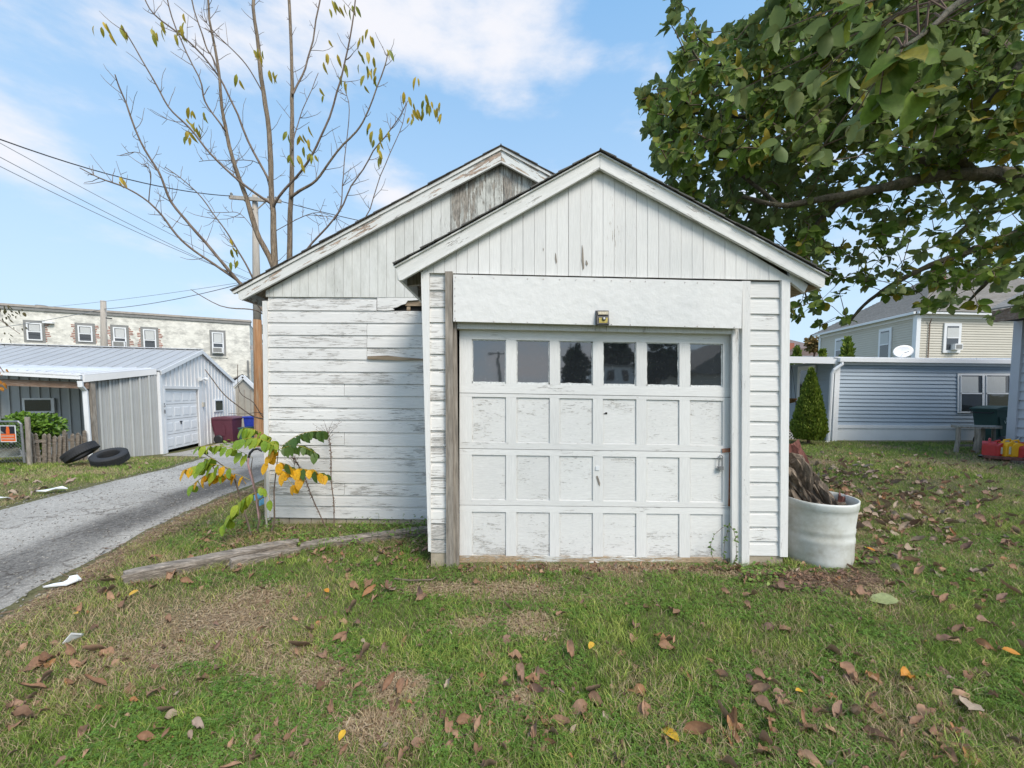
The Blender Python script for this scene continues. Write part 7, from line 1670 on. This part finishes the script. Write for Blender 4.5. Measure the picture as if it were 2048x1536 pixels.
def roofz(x): return 4.27-.534*abs(x+.12)
clusters = []
tries = 0
while len(clusters) < 2500 and tries < 90000:
    tries += 1
    px = random.uniform(1270, 2170); py = random.uniform(-110, 660)
    if not in_poly(np.array([px]), np.array([py]), sil)[0]: continue
    if py < 330: ylo, yhi = 3.7, 6.2
    else: ylo, yhi = 4.3, 7.2
    yy = random.uniform(ylo, yhi)
    p = W(px, py, yy)
    if p.x < 3.05 and yy > 3.2 and p.z < roofz(p.x)+.22: continue
    dens = 1.0
    if py > 300 and px > 1660: dens = .45
    if py > 560: dens = .28
    if 1700 < px < 2048 and 420 < py < 470: dens = .35
    if 1340 < px < 1420 and py < 120: dens = .35
    nz_ = mnoise.noise(V((px*.013, py*.016, yy*.7)))
    if random.random() > dens*(1.0+1.3*nz_): continue
    clusters.append(p)
# only tips that have a branch close by; twigs link each tip to its nearest neighbour on the way in
tree_nodes = list(nodes)
arr = np.array([tuple(p) for p in tree_nodes])
order = sorted(clusters, key=lambda p: float(np.min(np.sum((arr-np.array(tuple(p)))**2, axis=1))))
ML = Leaves(); tw = MB(); allp = [tuple(p) for p in tree_nodes]; buf = np.array(allp); budm = MB()
grown = np.zeros((len(allp)+len(order), 3)); grown[:len(allp)] = buf; cnt = len(allp)
for ci, p in enumerate(order):
    d2 = np.sum((grown[:cnt]-np.array(tuple(p)))**2, axis=1); k = int(np.argmin(d2)); q = V(grown[k]); L_ = math.sqrt(d2[k])
    if L_ > 1.1: continue
    mid = q.lerp(p, .5) + V((random.uniform(-.06, .06), random.uniform(-.06, .06), random.uniform(-.04, .10)))*min(1, L_*2)
    tw.tube([q, mid, p], [.0055, .0045, .003], 4, cap=False)
    grown[cnt] = tuple(p); cnt += 1
    dirn = (p-mid).normalized() if (p-mid).length > .01 else V((0, 0, 1))
    nl = random.randint(5, 9)
    for j in range(nl):
        th = 2*math.pi*(j/nl+random.random()*.1); a = dirn.orthogonal().normalized(); b = dirn.cross(a)
        rd = (a*math.cos(th)+b*math.sin(th)); d = (rd + dirn*random.uniform(.0, .9) + V((0, 0, random.uniform(-.55, .15)))).normalized()
        nrm = (dirn*.8 + V((0, 0, .9)) - rd*.3 + V((random.uniform(-.4, .4), random.uniform(-.6, .2), 0)))
        base = p - dirn*random.uniform(0, .09)
        ML.add(random.choice(SH_MAG), base + d*.012, d, nrm, random.uniform(.078, .145))
    if random.random() < .25: budm.lathe([(0, 0), (.006, .006), (.007, .016), (.004, .027), (0, .032)], p, 6, dirn.to_track_quat('Z', 'Y').to_matrix())
# the near spray, top right: large in the frame because it hangs close to the viewer
for (px, py, yy, n) in ((1760, 60, 1.62, 6), (1800, 110, 1.55, 6), (1700, 140, 1.75, 5), (1850, 60, 1.6, 6), (1760, 190, 1.6, 5), (1830, 190, 1.65, 4), (1880, 120, 1.7, 5), (1660, 60, 1.9, 4), (1720, 10, 1.8, 5), (1640, 150, 2.2, 4), (1590, 180, 2.4, 4), (1560, 60, 2.4, 4), (1480, 180, 3.0, 4), (1640, 300, 2.6, 5), (1560, 290, 2.9, 4), (1500, 330, 3.0, 0), (1700, 250, 2.2, 3), (1440, 250, 3.1, 0)):
    if n == 0: continue
    p = W(px, py, yy); q = min(NEARL, key=lambda n_: (n_-p).length); mid = q.lerp(p, .6)+V((random.uniform(-.05, .05), random.uniform(-.05, .05), .07)); tw.tube(smooth([q, q.lerp(mid, .5)+V((0, 0, .05)), mid, p], 3), [.0035]*6+[.003]*4, 5, cap=False)
    dirn = (p-mid).normalized(); a = dirn.orthogonal().normalized(); b = dirn.cross(a)
    for j in range(n):
        th = 2*math.pi*(j/n+random.random()*.12); rd = a*math.cos(th)+b*math.sin(th); d = (rd + dirn*random.uniform(.1, .9)+V((0, 0, -.35))).normalized()
        ML.add(random.choice(SH_MAG), p, d, dirn*.7+V((random.uniform(-.4, .4), -.5, .7)), random.uniform(.10, .15))
    budm.lathe([(0, 0), (.006, .006), (.0075, .016), (.004, .03), (0, .036)], p, 8, dirn.to_track_quat('Z', 'Y').to_matrix())
tw.build('twigs', MT['twig'], MG, kind='stuff'); budm.build('buds', plain('fuzzy_bud', (0.30, 0.30, 0.18), .9, .2, 50, .2), MG, kind='stuff')
def vis_size(it):
    u, v = proj(it[1]); return it[4]/max(.5, it[1][1]) if (-20 < u < 2068 and -20 < v < 1500) else 0
ML.items.sort(key=lambda it: -vis_size(it))
ML.single(ML.items[:296], 'leaf', MT['maggreen'], MG, CACHE)
ML.merged(ML.items[296:], 'foliage', MT['maggreen'], MG, 'stuff')

# ================================================================== GRASS AND LEAVES ON THE GROUND
rng = np.random.default_rng(5)
def blocked(x, y):
    m = in_poly(x, y, poly)
    m |= (x > -.80) & (x < 2.50) & (y > FY-.03) ; m |= (x > -2.88) & (x < 2.6) & (y > RY-.02)
    m |= (y > 12.0) & (x > 7.0); m |= ((x-dc.x)**2 + (y-dc.y)**2) < .27**2
    m |= (x < -8.2) & (y > 11.0)
    return m
def straw_field(x, y):
    n = vnoise(x, y, 1.1, 3)*.5 + vnoise(x, y, 3.7, 5)*.3 + vnoise(x, y, 9.0, 9)*.2
    return n
def blades(n, y0, y1, pw_, hmin, hmax, wmin, wmax, segs, umax=1.42):
    q = rng.random(n); y = (y0**(1-pw_) + q*(y1**(1-pw_)-y0**(1-pw_)))**(1/(1-pw_)); x = rng.uniform(-1, 1, n)*(umax*y+1.3)
    b = bare_mask(x, y); fld = straw_field(x, y); edge = vnoise(x, y, 6, 21)
    left = np.clip((-x+.5)/4, 0, 1)
    keep = ~blocked(x, y) & (rng.random(n) > np.clip(b*.80 + (fld-.62)*.9, 0, .92))
    x, y, b, fld, edge, left = x[keep], y[keep], b[keep], fld[keep], edge[keep], left[keep]; n = len(x)
    z = g_np(x, y)
    clump = vnoise(x, y, 5.0, 31)*.6 + vnoise(x, y, 14, 33)*.4
    h = rng.uniform(hmin, hmax, n)*(.55+.9*clump)*(1-.45*b); w = rng.uniform(wmin, wmax, n)
    wall = (np.abs(y-FY+.08) < .07) & (x > -.9) & (x < 2.6); h[wall] *= 1.5
    th = rng.uniform(0, 2*np.pi, n); lean = rng.uniform(.2, 1.15, n)*h*1.25
    dx, dy = np.cos(th), np.sin(th); ph = rng.uniform(0, 2*np.pi, n); sx_, sy2 = np.cos(ph), np.sin(ph)
    P0 = np.stack([x, y, z-.004], 1); S = np.stack([sx_*w/2, sy2*w/2, np.zeros(n)], 1)
    T = P0 + np.stack([dx*lean, dy*lean, h], 1); Mm = P0 + np.stack([dx*lean*.35, dy*lean*.35, h*.62], 1)
    # colour
    g1 = np.array([.12, .215, .034]); g2 = np.array([.27, .37, .07]); g3 = np.array([.44, .50, .12]); st = np.array([.62, .50, .30]); br = np.array([.38, .26, .16])
    r = rng.random((n, 1)); gr = g1*(1-r)+g2*r; yel = (clump[:, None] > .62) & (rng.random((n, 1)) < .5); gr = np.where(yel, g3, gr)
    pst = np.clip(.13 + b*.75 + (fld-.47)*1.6 + .13*left, .05, .94); isst = rng.random(n) < pst
    rr = rng.random((n, 1)); stc = st*(1-rr)+br*rr; col = np.where(isst[:, None], stc, gr); col = col*rng.uniform(.75, 1.25, (n, 1))
    if segs == 2:
        v = np.stack([P0-S, P0+S, Mm+S*.8, Mm-S*.8, T], 1).reshape(-1, 3); base = np.arange(n)*5
        quads = np.stack([base, base+1, base+2, base+3], 1); tris = np.stack([base+3, base+2, base+4], 1); c = np.repeat(col, 5, 0)
        return v, quads, tris, c
    v = np.stack([P0-S, P0+S, T], 1).reshape(-1, 3); base = np.arange(n)*3
    return v, np.zeros((0, 4), int), np.stack([base, base+1, base+2], 1), np.repeat(col, 3, 0)
def raw_mesh(name, v, quads, tris, c):
    me = bpy.data.meshes.new(name); nl = len(quads)*4+len(tris)*3; npoly = len(quads)+len(tris)
    me.vertices.add(len(v)); me.vertices.foreach_set('co', v.astype(np.float32).ravel()); me.loops.add(nl); me.loops.foreach_set('vertex_index', np.concatenate([quads.ravel(), tris.ravel()]).astype(np.int32))
    me.polygons.add(npoly); st = np.concatenate([np.arange(len(quads))*4, len(quads)*4+np.arange(len(tris))*3]).astype(np.int32); me.polygons.foreach_set('loop_start', st)
    me.update(calc_edges=True); at = me.attributes.new('Col', 'FLOAT_COLOR', 'POINT'); at.data.foreach_set('color', np.concatenate([c, np.ones((len(c), 1))], 1).astype(np.float32).ravel()); return me
def grass_mat():
    m, nt, N, L, b = new_mat('grass_blade'); at = N('ShaderNodeAttribute'); at.attribute_name = 'Col'; L(at.outputs['Color'], b.inputs['Base Color']); b.inputs['Roughness'].default_value = .6; b.inputs['Specular IOR Level'].default_value = .25
    tr = N('ShaderNodeBsdfTranslucent'); L(at.outputs['Color'], tr.inputs[0]); ms = N('ShaderNodeMixShader'); ms.inputs[0].default_value = .28; L(b.outputs[0], ms.inputs[1]); L(tr.outputs[0], ms.inputs[2]); L(ms.outputs[0], nt.nodes['Material Output'].inputs[0]); return m
GM = grass_mat()
def join(*parts):
    V_, Q_, T_, C_2 = [], [], [], []; o_ = 0
    for v, q, t, c in parts: V_.append(v); Q_.append(q+o_); T_.append(t+o_); C_2.append(c); o_ += len(v)
    return np.concatenate(V_), np.concatenate(Q_), np.concatenate(T_), np.concatenate(C_2)
A1_ = blades(430000, 0.7, 3.6, 1.02, .025, .060, .0022, .0044, 2)
A2_ = blades(200000, 3.6, 7.0, 1.5, .028, .058, .004, .007, 1)
A3_ = blades(220000, 7.0, 13.5, 1.2, .035, .07, .008, .014, 1)
me = raw_mesh('grass', *join(A1_, A2_, A3_)); me.materials.append(GM); go = bpy.data.objects.new('grass', me); COL.objects.link(go)
tag(go, 'short patchy lawn grass, green with dry straw spots', 'grass', kind='stuff')
# clover: three small round leaflets on short stalks
def clover(n):
    y = rng.uniform(1.4, 4.3, n)**1.0; x = rng.uniform(-1.35, 1.35, n)*y
    f = vnoise(x, y, 1.3, 51)*.6 + vnoise(x, y, 4, 53)*.4; keep = ~blocked(x, y) & (f + np.clip((x+.4)*.10, -.15, .15) > .50) & (bare_mask(x, y) < .35)
    x, y = x[keep], y[keep]; n = len(x); z = g_np(x, y)+rng.uniform(.012, .034, n); th = rng.uniform(0, 6.283, n); s = rng.uniform(.0055, .0095, n); tilt = rng.uniform(-.4, .4, (n, 2))
    vs, cs = [], []; col = np.array([.12, .24, .04])*(1-rng.random((n, 1))*.35) + np.array([.08, .10, .02])*rng.random((n, 1))
    for k in range(3):
        a = th+k*2.094; cx, cy2 = np.cos(a), np.sin(a); nx_, ny_ = -cy2, cx
        for (u, w) in ((.1, 0), (.75, .62), (1.35, .42), (1.35, -.42), (.75, -.62)):
            X = x+(cx*u+nx_*w)*s; Y_ = y+(cy2*u+ny_*w)*s; vs.append(np.stack([X, Y_, z+(X-x)*tilt[:, 0]+(Y_-y)*tilt[:, 1]], 1)); cs.append(col)
    v = np.stack(vs, 1).reshape(-1, 3); c = np.stack(cs, 1).reshape(-1, 3); base = np.arange(n*3)*5
    quads = np.stack([base, base+1, base+2, base+3], 1); tris = np.stack([base, base+3, base+4], 1); return v, quads, tris, c
me = raw_mesh('clover', *clover(60000)); me.materials.append(GM); co = bpy.data.objects.new('clover', me); COL.objects.link(co); tag(co, 'patches of low clover growing through the lawn', 'clover', kind='stuff')
# straw thatch and bits on the bare spots
def thatch(n):
    x = []; y = []
    idx = rng.integers(0, len(BARE), n); B_ = np.array(BARE)[idx]; x = B_[:, 0]+rng.normal(0, .6, n)*B_[:, 2]; y = B_[:, 1]+rng.normal(0, .6, n)*B_[:, 3]
    keep = ~blocked(x, y) & (B_[:, 4] > .2); x, y = x[keep], y[keep]; n = len(x); z = g_np(x, y)+rng.uniform(.002, .016, n); th = rng.uniform(0, 6.283, n); L_ = rng.uniform(.012, .05, n); w = rng.uniform(.0012, .003, n)*(1+y*.15)
    P0 = np.stack([x, y, z], 1); D_ = np.stack([np.cos(th)*L_, np.sin(th)*L_, rng.uniform(-.008, .01, n)], 1); S = np.stack([-np.sin(th)*w, np.cos(th)*w, np.zeros(n)], 1)
    v = np.stack([P0-S, P0+S, P0+D_+S, P0+D_-S], 1).reshape(-1, 3); base = np.arange(n)*4; r = rng.random((n, 1)); c = np.array([.60, .47, .31])*r + np.array([.26, .17, .10])*(1-r)
    return v, np.stack([base, base+1, base+2, base+3], 1), np.zeros((0, 3), int), np.repeat(c, 4, 0)
me = raw_mesh('straw', *thatch(60000)); me.materials.append(GM); so = bpy.data.objects.new('straw', me); COL.objects.link(so); tag(so, 'dry straw thatch lying on the bare spots of the lawn', 'straw', kind='stuff')

MT['palegreen'] = leafmat('faded_green_leaf', [(0.32, 0.36, 0.16), (0.34, 0.36, 0.18)], .6, .1)
resample_DL = resample([Vector((-13, 1.5, 0))] + DLX[:7], 200); resample_DR = resample([Vector((-7.5, -.5, 0))] + DRX[:9], 200)
# ---- fallen leaves
random.seed(17)
spots = []
def drop(px, py, size, mat, shape=None, special=None):
    p = G(px, py)
    if blocked(np.array([p.x]), np.array([p.y]))[0] and not special: return
    z = p.z + random.uniform(.015, .035); ang_ = random.uniform(0, 6.28); xd = V((math.cos(ang_), math.sin(ang_), random.uniform(-.25, .25))); nd = V((random.uniform(-.5, .5), random.uniform(-.6, .3), 1))
    if special: z = p.z + .05; nd = V((random.uniform(-.12, .12), random.uniform(-.3, -.05), 1)); xd = V((xd.x, xd.y, 0))
    spots.append((shape or random.choice(SH_DEAD), (p.x, p.y, z), tuple(xd), tuple(nd), size, mat, special))
cl = [(1440, 1480, 90, 40, 16), (1650, 1440, 70, 50, 16), (1500, 1400, 60, 40, 8), (1040, 1380, 50, 60, 14), (1060, 1480, 70, 40, 14), (960, 1400, 50, 50, 8), (1700, 1350, 60, 30, 10), (1830, 1480, 90, 40, 12), (1960, 1340, 60, 60, 10), (1900, 1450, 80, 60, 10), (100, 1330, 90, 60, 14), (60, 1420, 60, 40, 8), (240, 1190, 80, 40, 12), (430, 1150, 70, 25, 10),
      (630, 1200, 60, 40, 8), (800, 1200, 80, 60, 10), (620, 1280, 90, 60, 8), (1300, 1320, 120, 80, 12), (1560, 1220, 100, 50, 10), (1880, 1200, 120, 60, 14), (2000, 1180, 60, 60, 12), (700, 1330, 120, 80, 8), (330, 1360, 120, 60, 8), (850, 1460, 140, 50, 10), (1180, 1450, 80, 50, 8)]
for (cx, cy2, sx_, sy2, n) in cl:
    for _ in range(n): drop(random.gauss(cx, sx_*.7), min(1700, random.gauss(cy2, sy2*.7)), random.uniform(.05, .115), 'deadleaf')
for _ in range(120):
    drop(random.uniform(-40, 2090), random.uniform(1150, 1560), random.uniform(.03, .075), random.choice(['deadleaf', 'deadleaf', 'deadleaf', 'deadpale']))
for px, py, sz_, mt, sh, lab in ((1797, 1217, .17, 'palegreen', SH_MAG[0], 'large pale green leaf lying flat on the lawn right of the drum'), (1186, 1300, .06, 'yellowleaf', SH_SAP[0], 'small bright yellow leaf near the middle of the lawn'), (1800, 1368, .10, 'orangeleaf', SH_DEAD[0], 'orange curled leaf among the brown ones at the lower right'), (1358, 1506, .13, 'yellowleaf', SH_NARROW[0], 'long yellow leaf at the bottom edge of the lawn'),
                                 (157, 1241, .08, 'yellowleaf', SH_NARROW[0], 'narrow yellow leaf left of the bare spot'), (277, 1192, .07, 'yellowleaf', SH_SAP[1], 'yellow leaf just below the long grey timber'), (690, 1480, .05, 'yellowleaf', SH_SAP[0], 'tiny yellow leaf low in the left half of the lawn'), (2003, 1314, .08, 'orangeleaf', SH_SAP[1], 'orange yellow leaf close to the right edge'), (1732, 1105, .08, 'orangeleaf', SH_SAP[2], 'orange leaf beside the foot of the white drum'),
                                 (1935, 1438, .13, 'deadpale', SH_MAG[1], 'large pinkish tan leaf lying flat at the lower right'), (650, 1190, .06, 'orangeleaf', SH_SAP[0], 'small orange leaf below the rear wall weeds'), (783, 1194, .09, 'deadpale', SH_MAG[2], 'pink tan leaf on the grass left of the door post'), (1590, 1400, .09, 'yellowleaf', SH_NARROW[1], 'curled yellowish leaf right of the clover') ):
    drop(px, py, sz_, mt, sh, lab)
near = sorted([s_ for s_ in spots if not s_[6]], key=lambda s_: -s_[4]/s_[1][1])
lc = {}
for s_ in near[:270] + [s_ for s_ in spots if s_[6]]:
    sh, loc, xd, nd, size, mat, sp_ = s_; key = (id(sh[1]), mat)
    if key not in lc:
        me = bpy.data.meshes.new('fallen_leaf'); me.from_pydata(sh[0].tolist(), [], sh[1]); me.attributes.new('tint', 'FLOAT', 'POINT'); me.polygons.foreach_set('use_smooth', [True]*len(sh[1])); me.materials.append(MT[mat]); lc[key] = me
    o = bpy.data.objects.new('fallen_leaf', lc[key]); COL.objects.link(o)
    x = V(xd).normalized(); n = V(nd); n = (n - x*n.dot(x)).normalized(); y = n.cross(x)
    Mx = Matrix((x*size, y*size, n*size)).transposed().to_4x4(); Mx.translation = V(loc); o.matrix_world = Mx
    if sp_: tag(o, sp_, 'leaf')
    else:
        u_, v_ = proj(loc)
        zone = ('beside the driveway edge, left of the long timber' if u_ < 330 and v_ < 1260 else 'on the left lawn below the bare patches' if u_ < 640 and v_ >= 1260 else 'on the bare ground below the grey timber' if u_ < 640
                else 'on the lawn just in front of the garage door' if v_ < 1290 and u_ < 1480 else 'near the white drum, on the right hand lawn' if v_ < 1290 else 'in the clover at the bottom middle of the lawn' if u_ < 1250
                else 'in the drift of leaves at the lower right' if u_ < 1750 else 'on the longer grass by the lower right corner')
        adj = 'pale tan dried leaf' if mat == 'deadpale' else 'brown curled dead leaf'
        tag(o, adj + ' ' + zone, 'leaf', adj.replace('leaf', 'leaves') + ' ' + zone)
LF = Leaves(); LP_ = Leaves()
for s_ in near[270:]: LF.add(*s_[:5])
def more(n, fx, fy, sz, pale=.3):
    for _ in range(n):
        p = G(fx(), fy())
        if blocked(np.array([p.x]), np.array([p.y]))[0]: continue
        ang_ = random.uniform(0, 6.28); (LP_ if random.random() < pale else LF).add(random.choice(SH_DEAD), (p.x, p.y, p.z+random.uniform(.01, .035)), (math.cos(ang_), math.sin(ang_), random.uniform(-.3, .3)), (random.uniform(-.5, .5), random.uniform(-.6, .3), 1), random.uniform(*sz))
U = random.uniform
more(400, lambda: random.gauss(1790, 130), lambda: random.gauss(1000, 55), (.07, .14), .45)
more(190, lambda: U(1600, 2080), lambda: U(905, 1150), (.06, .12), .4)
more(160, lambda: random.gauss(1690, 50), lambda: random.gauss(945, 22), (.07, .14), .6)
more(240, lambda: U(915, 1480), lambda: random.gauss(1141, 4), (.02, .055), .05)
more(140, lambda: U(1480, 1720), lambda: random.gauss(1158, 8), (.02, .055), .1)
more(200, lambda: U(560, 900), lambda: random.gauss(1105, 22), (.03, .07), .15)
more(120, lambda: U(380, 600), lambda: random.gauss(1085, 22), (.03, .07), .15)
more(90, lambda: U(0, 330), lambda: U(930, 1010), (.07, .13), .7)
more(260, lambda: U(-20, 2080), lambda: U(1140, 1560), (.02, .05), .2)
for nm, LL, mt in (('leaf_litter', LF, 'deadleaf'), ('pale_leaf_litter', LP_, 'deadpale')):
    t = thing(nm, (2, 5, 0), 'brown leaf litter scattered through the lawn and along the door' if nm == 'leaf_litter' else 'pale dried leaf litter scattered over the right side lawn', 'leaf litter', kind='stuff'); LL.merged(LL.items, 'leaves', MT[mt], t, 'stuff')
# loose gravel and crumbs of asphalt on the driveway
mb = MB()
for i in range(5200):
    k = random.random(); t_ = (random.betavariate(.6, .6) if i % 3 else random.random()); p = resample_DL[int(k*199)].lerp(resample_DR[int(k*199)], t_); p = p + V((random.gauss(0, .06), random.gauss(0, .06), 0))
    if p.y > 12: continue
    p.z = g(p.x, p.y)+.014; r = random.uniform(.003, .008); mb.cur = random.random(); a_ = random.uniform(0, 3.14); mb.obox(p, V((math.cos(a_)*r, math.sin(a_)*r, 0)), V((-math.sin(a_)*r*.7, math.cos(a_)*r*.7, 0)), V((0, 0, r*.5)))
gv = thing('loose_gravel', (-4, 6, 0), 'loose gravel and asphalt crumbs scattered on the driveway', 'gravel', kind='stuff'); mb.build('stones', plain('gravel_stone', (0.24, 0.225, 0.20), .95, .2, 20, .2, rnd=.5), gv, kind='stuff')
# twigs, straw and mulch along the drive edge and the wall
mb = MB(); dline = resample(DR[1:9], 60)
for i in range(900):
    p = dline[random.randrange(60)].copy(); p = p + V((random.gauss(.10, .09), random.gauss(-.02, .09), 0)); p.z = g(p.x, p.y)+.02; d = V((random.gauss(0, 1), random.gauss(0, 1), random.gauss(0, .12))).normalized()*random.uniform(.01, .06); mb.cur = random.random(); mb.bar(p-d, p+d, .004, .003)
for i in range(500):
    p = G(random.uniform(1540, 1760), random.gauss(1160, 14)); p.z += .02; d = V((random.gauss(0, 1), random.gauss(0, 1), random.gauss(0, .15))).normalized()*random.uniform(.02, .08); mb.cur = random.random(); mb.bar(p-d, p+d, .004, .003)
mu = thing('twig_litter', (0, 4, 0), 'dead twigs and straw along the drive edge and around the drum', 'twig litter', kind='stuff'); mb.build('twigs', plain('straw_brown', (0.20, 0.13, 0.085), .9, .3, 10, .2, rnd=.5), mu, kind='stuff')
t = thing('fallen_twig', G(855, 1166), 'pale broken twig on the lawn before the door post', 'twig'); mb = MB(); P = [G(790, 1163)+V((0, 0, .025)), G(820, 1168)+V((0, 0, .03)), G(865, 1166)+V((0, 0, .03)), G(873, 1160)+V((0, 0, .03))]; mb.tube(P, [.008, .007, .006, .003], 6); mb.build('stick', MT['branch'], t)
# ---- weeds and tufts by the walls
def tuft(px, py, h, n, label, name='grass_tuft', col='clover', w=.007, spread=.06):
    p = G(px, py); t = thing(name, p, label, 'grass tuft'); mb = MB()
    for i in range(n):
        b_ = p + V((random.gauss(0, spread*.5), random.gauss(0, spread*.4), -.01)); d = V((random.gauss(0, .5), random.gauss(0, .4), 1)).normalized(); hh = h*random.uniform(.5, 1.1); s_ = V((random.uniform(-1, 1), random.uniform(-.6, .6), 0)).normalized()*w/2; bend = V((d.x, d.y, -.25))*hh*.5; mb.cur = random.random()
        m1 = b_+d*hh*.55; tp_ = b_+d*hh+bend; mb.add([b_-s_, b_+s_, m1+s_, m1-s_, tp_], [(0, 1, 2, 3), (3, 2, 4)])
    mb.build('blades', MT[col], t, kind='stuff'); return t
for i, (px, py, h, n, lab) in enumerate(((650, 1105, .16, 46, 'broad bladed grass tuft before the dry weeds'), (740, 1098, .10, 40, 'grass tuft left of the tall garage corner'), (812, 1108, .13, 36, 'grass tuft close to the garage corner footing'), (468, 1070, .12, 30, 'grass tuft at the foot of the sapling'), (1150, 1148, .09, 60, 'yellow green tuft under the middle of the door'), (1100, 1150, .08, 50, 'yellow green tuft left of the door middle'), (1390, 1158, .09, 60, 'grass tuft under the right half of the door'), (1790, 1083, .12, 40, 'bluish grass tuft on the lawn right of the drum'), (345, 1140, .09, 40, 'grass tuft against the long grey timber'), (990, 1160, .08, 50, 'grass tuft under the left end of the door'))): tuft(px, py, h, n, lab)
def weeds(px0, px1, py, n, h, label, mat='clover', sz=(.02, .04)):
    c = G((px0+px1)/2, py); t = thing('weed_patch', c, label, 'weeds', kind='stuff'); L_ = Leaves(); mb = MB()
    for i in range(n):
        p = G(random.uniform(px0, px1), random.gauss(py, 9)); hh = h*random.random()**1.2; c_ = p+V((random.gauss(0, .02), random.gauss(0, .02), hh))
        L_.add(random.choice(SH_SAP), c_, V((random.uniform(-1, 1), random.uniform(-1, 1), random.uniform(-.4, .3))), V((random.uniform(-.4, .4), random.uniform(-.7, .2), 1)), random.uniform(*sz))
        if i % 4 == 0: mb.tube([p, p.lerp(c_, .6)+V((.01, 0, 0)), c_], .0018, 3, cap=False)
    L_.merged(L_.items, 'leaves', MT[mat], t, 'stuff'); mb.build('stems', MT['sapdark'], t, kind='stuff')
weeds(700, 858, 1072, 420, .17, 'leafy weeds crowding the corner between rear wall and front bay')
weeds(560, 720, 1084, 380, .10, 'low leafy weeds before the stone foundation')
weeds(420, 560, 1062, 380, .12, 'low weeds round the foot of the sapling')
weeds(1480, 1570, 1158, 160, .10, 'small weeds before the right hand footing')
weeds(1705, 1745, 1130, 60, .10, 'little green weeds at the foot of the drum')
weeds(436, 480, 884, 160, .12, 'green weeds behind the driveway beside the burgundy bin', sz=(.08, .14))
t = thing('dry_brush', G(620, 1080), 'tangle of dry stalks before the stone foundation', 'dry stalks', kind='stuff'); mb = MB()
for i in range(420):
    p = G(random.uniform(440, 860), random.gauss(1080, 14)); d = V((random.gauss(0, 1), random.gauss(0, .6), abs(random.gauss(0, .35)))).normalized()*random.uniform(.05, .2); mb.cur = random.random(); q = p+d; mb.tube([p, p.lerp(q, .5)+V((0, 0, random.uniform(.0, .04))), q], [.0025, .002, .001], 3, cap=False)
mb.build('stalks', plain('dry_stalk', (0.30, 0.22, 0.13), .9, .3, 10, .2, rnd=.4), t, kind='stuff')

# ================================================================== WHAT STANDS BEHIND THE VIEWER (seen in the door panes)
bt = thing('street_house', (12, -40, 0), 'white two storey house mirrored in the fourth garage door pane', 'house')
mb = MB(); mb.box(10.2, -46, 0, 14.8, -40, 4.6); mb.build('wall', MT['white'], bt); mb = MB(); mb.ext([(10.2, -46.2, 4.6), (14.9, -46.2, 4.6), (14.9, -39.8, 4.6), (10.2, -39.8, 4.6)], V((0, 0, .25))); mb.build('roof', MT['roofbrown'], bt)
for x_ in (11.2, 13.0): mb = MB(); mb.box(x_, -40, 2.9, x_+.7, -39.96, 4.1); mb.build('window_pane', MT['pane_far'], bt)
rb_ = thing('red_brick_house', (19, -42, 0), 'red brick house mirrored low in the fifth garage door pane', 'house'); mb = MB(); mb.box(15.6, -48, 0, 22, -41, 3.3); mb.build('wall', MT['brick'], rb_); mb = MB(); mb.ext([(15.2, -40.8, 3.3), (22.4, -40.8, 3.3), (18.8, -40.8, 5.0)], V((0, -8, 0))); mb.build('roof', MT['roofbrown'], rb_)
gb_ = thing('gabled_house', (12.5, -18, 0), 'plain gabled house mirrored in the sixth garage door pane', 'house'); mb = MB(); mb.box(11.2, -24, 0, 17, -18, 2.7); mb.build('wall', MT['beige'], gb_); mb = MB(); mb.ext([(10.9, -17.8, 2.7), (17.4, -17.8, 2.7), (14.1, -17.8, 4.9)], V((0, -7, 0))); mb.build('roof', MT['roofbrown'], gb_)
random.seed(3)
for (x_, y_, zc_3, r_, rz_, n_, lab) in ((3.9, -17, 2.6, .75, 1.7, 1500, 'narrow dark tree mirrored in the third garage door pane'), (15.5, -52, 6.6, 3.8, 2.2, 1600, 'broad oak mirrored behind the white house in the fourth pane'), (9.2, -18, 3.5, 1.35, 1.3, 2200, 'dark round tree mirrored in the fifth garage door pane')):
    bl_ = [(x_+random.uniform(-.5, .5)*r_, y_+random.uniform(-.5, .5)*r_, zc_3+random.uniform(-.6, .6)*rz_, r_*.6, r_*.6, rz_*.5) for _ in range(10)]
    bushy('street_tree', lab, 'tree', (x_, y_, 0), bl_, n_, .35 if y_ > -30 else .8, SH_SAP, MT['far'], [([(x_, y_, 0), (x_, y_, zc_3)], [.2, .12])])
sp_ = thing('street_pole', (-1.5, -30, 0), 'utility pole with a crossarm mirrored in the first garage door pane', 'utility pole'); mb = MB(); mb.tube([(-1.2, -30, 0), (-1.2, -30, 5.3)], [.16, .11], 8); mb.build('pole', MT['polegrey'], sp_); mb = MB(); mb.bar((-2.2, -30, 5.1), (-.3, -30, 5.1), .12, .12); mb.build('crossarm', MT['polegrey'], sp_)

dw = thing('distant_woods', (20, 95, 0), 'low band of woods on the horizon behind the houses', 'woods', kind='stuff')
LW = Leaves()
for i in range(9000):
    x_ = random.uniform(-130, 150); h_ = 3.2 + 1.6*mnoise.noise(V((x_*.12, 0, 0))) + .8*mnoise.noise(V((x_*.5, 3, 0))); LW.add(random.choice(SH_SAP), (x_, 95+random.uniform(-4, 4), random.uniform(-1.0, h_)), V((random.uniform(-1, 1), random.uniform(-1, 1), random.uniform(-.5, 1))), V((random.uniform(-.5, .5), -1, random.uniform(0, 1))), random.uniform(.9, 1.9))
LW.merged(LW.items, 'crowns', MT['far'], dw, 'stuff')
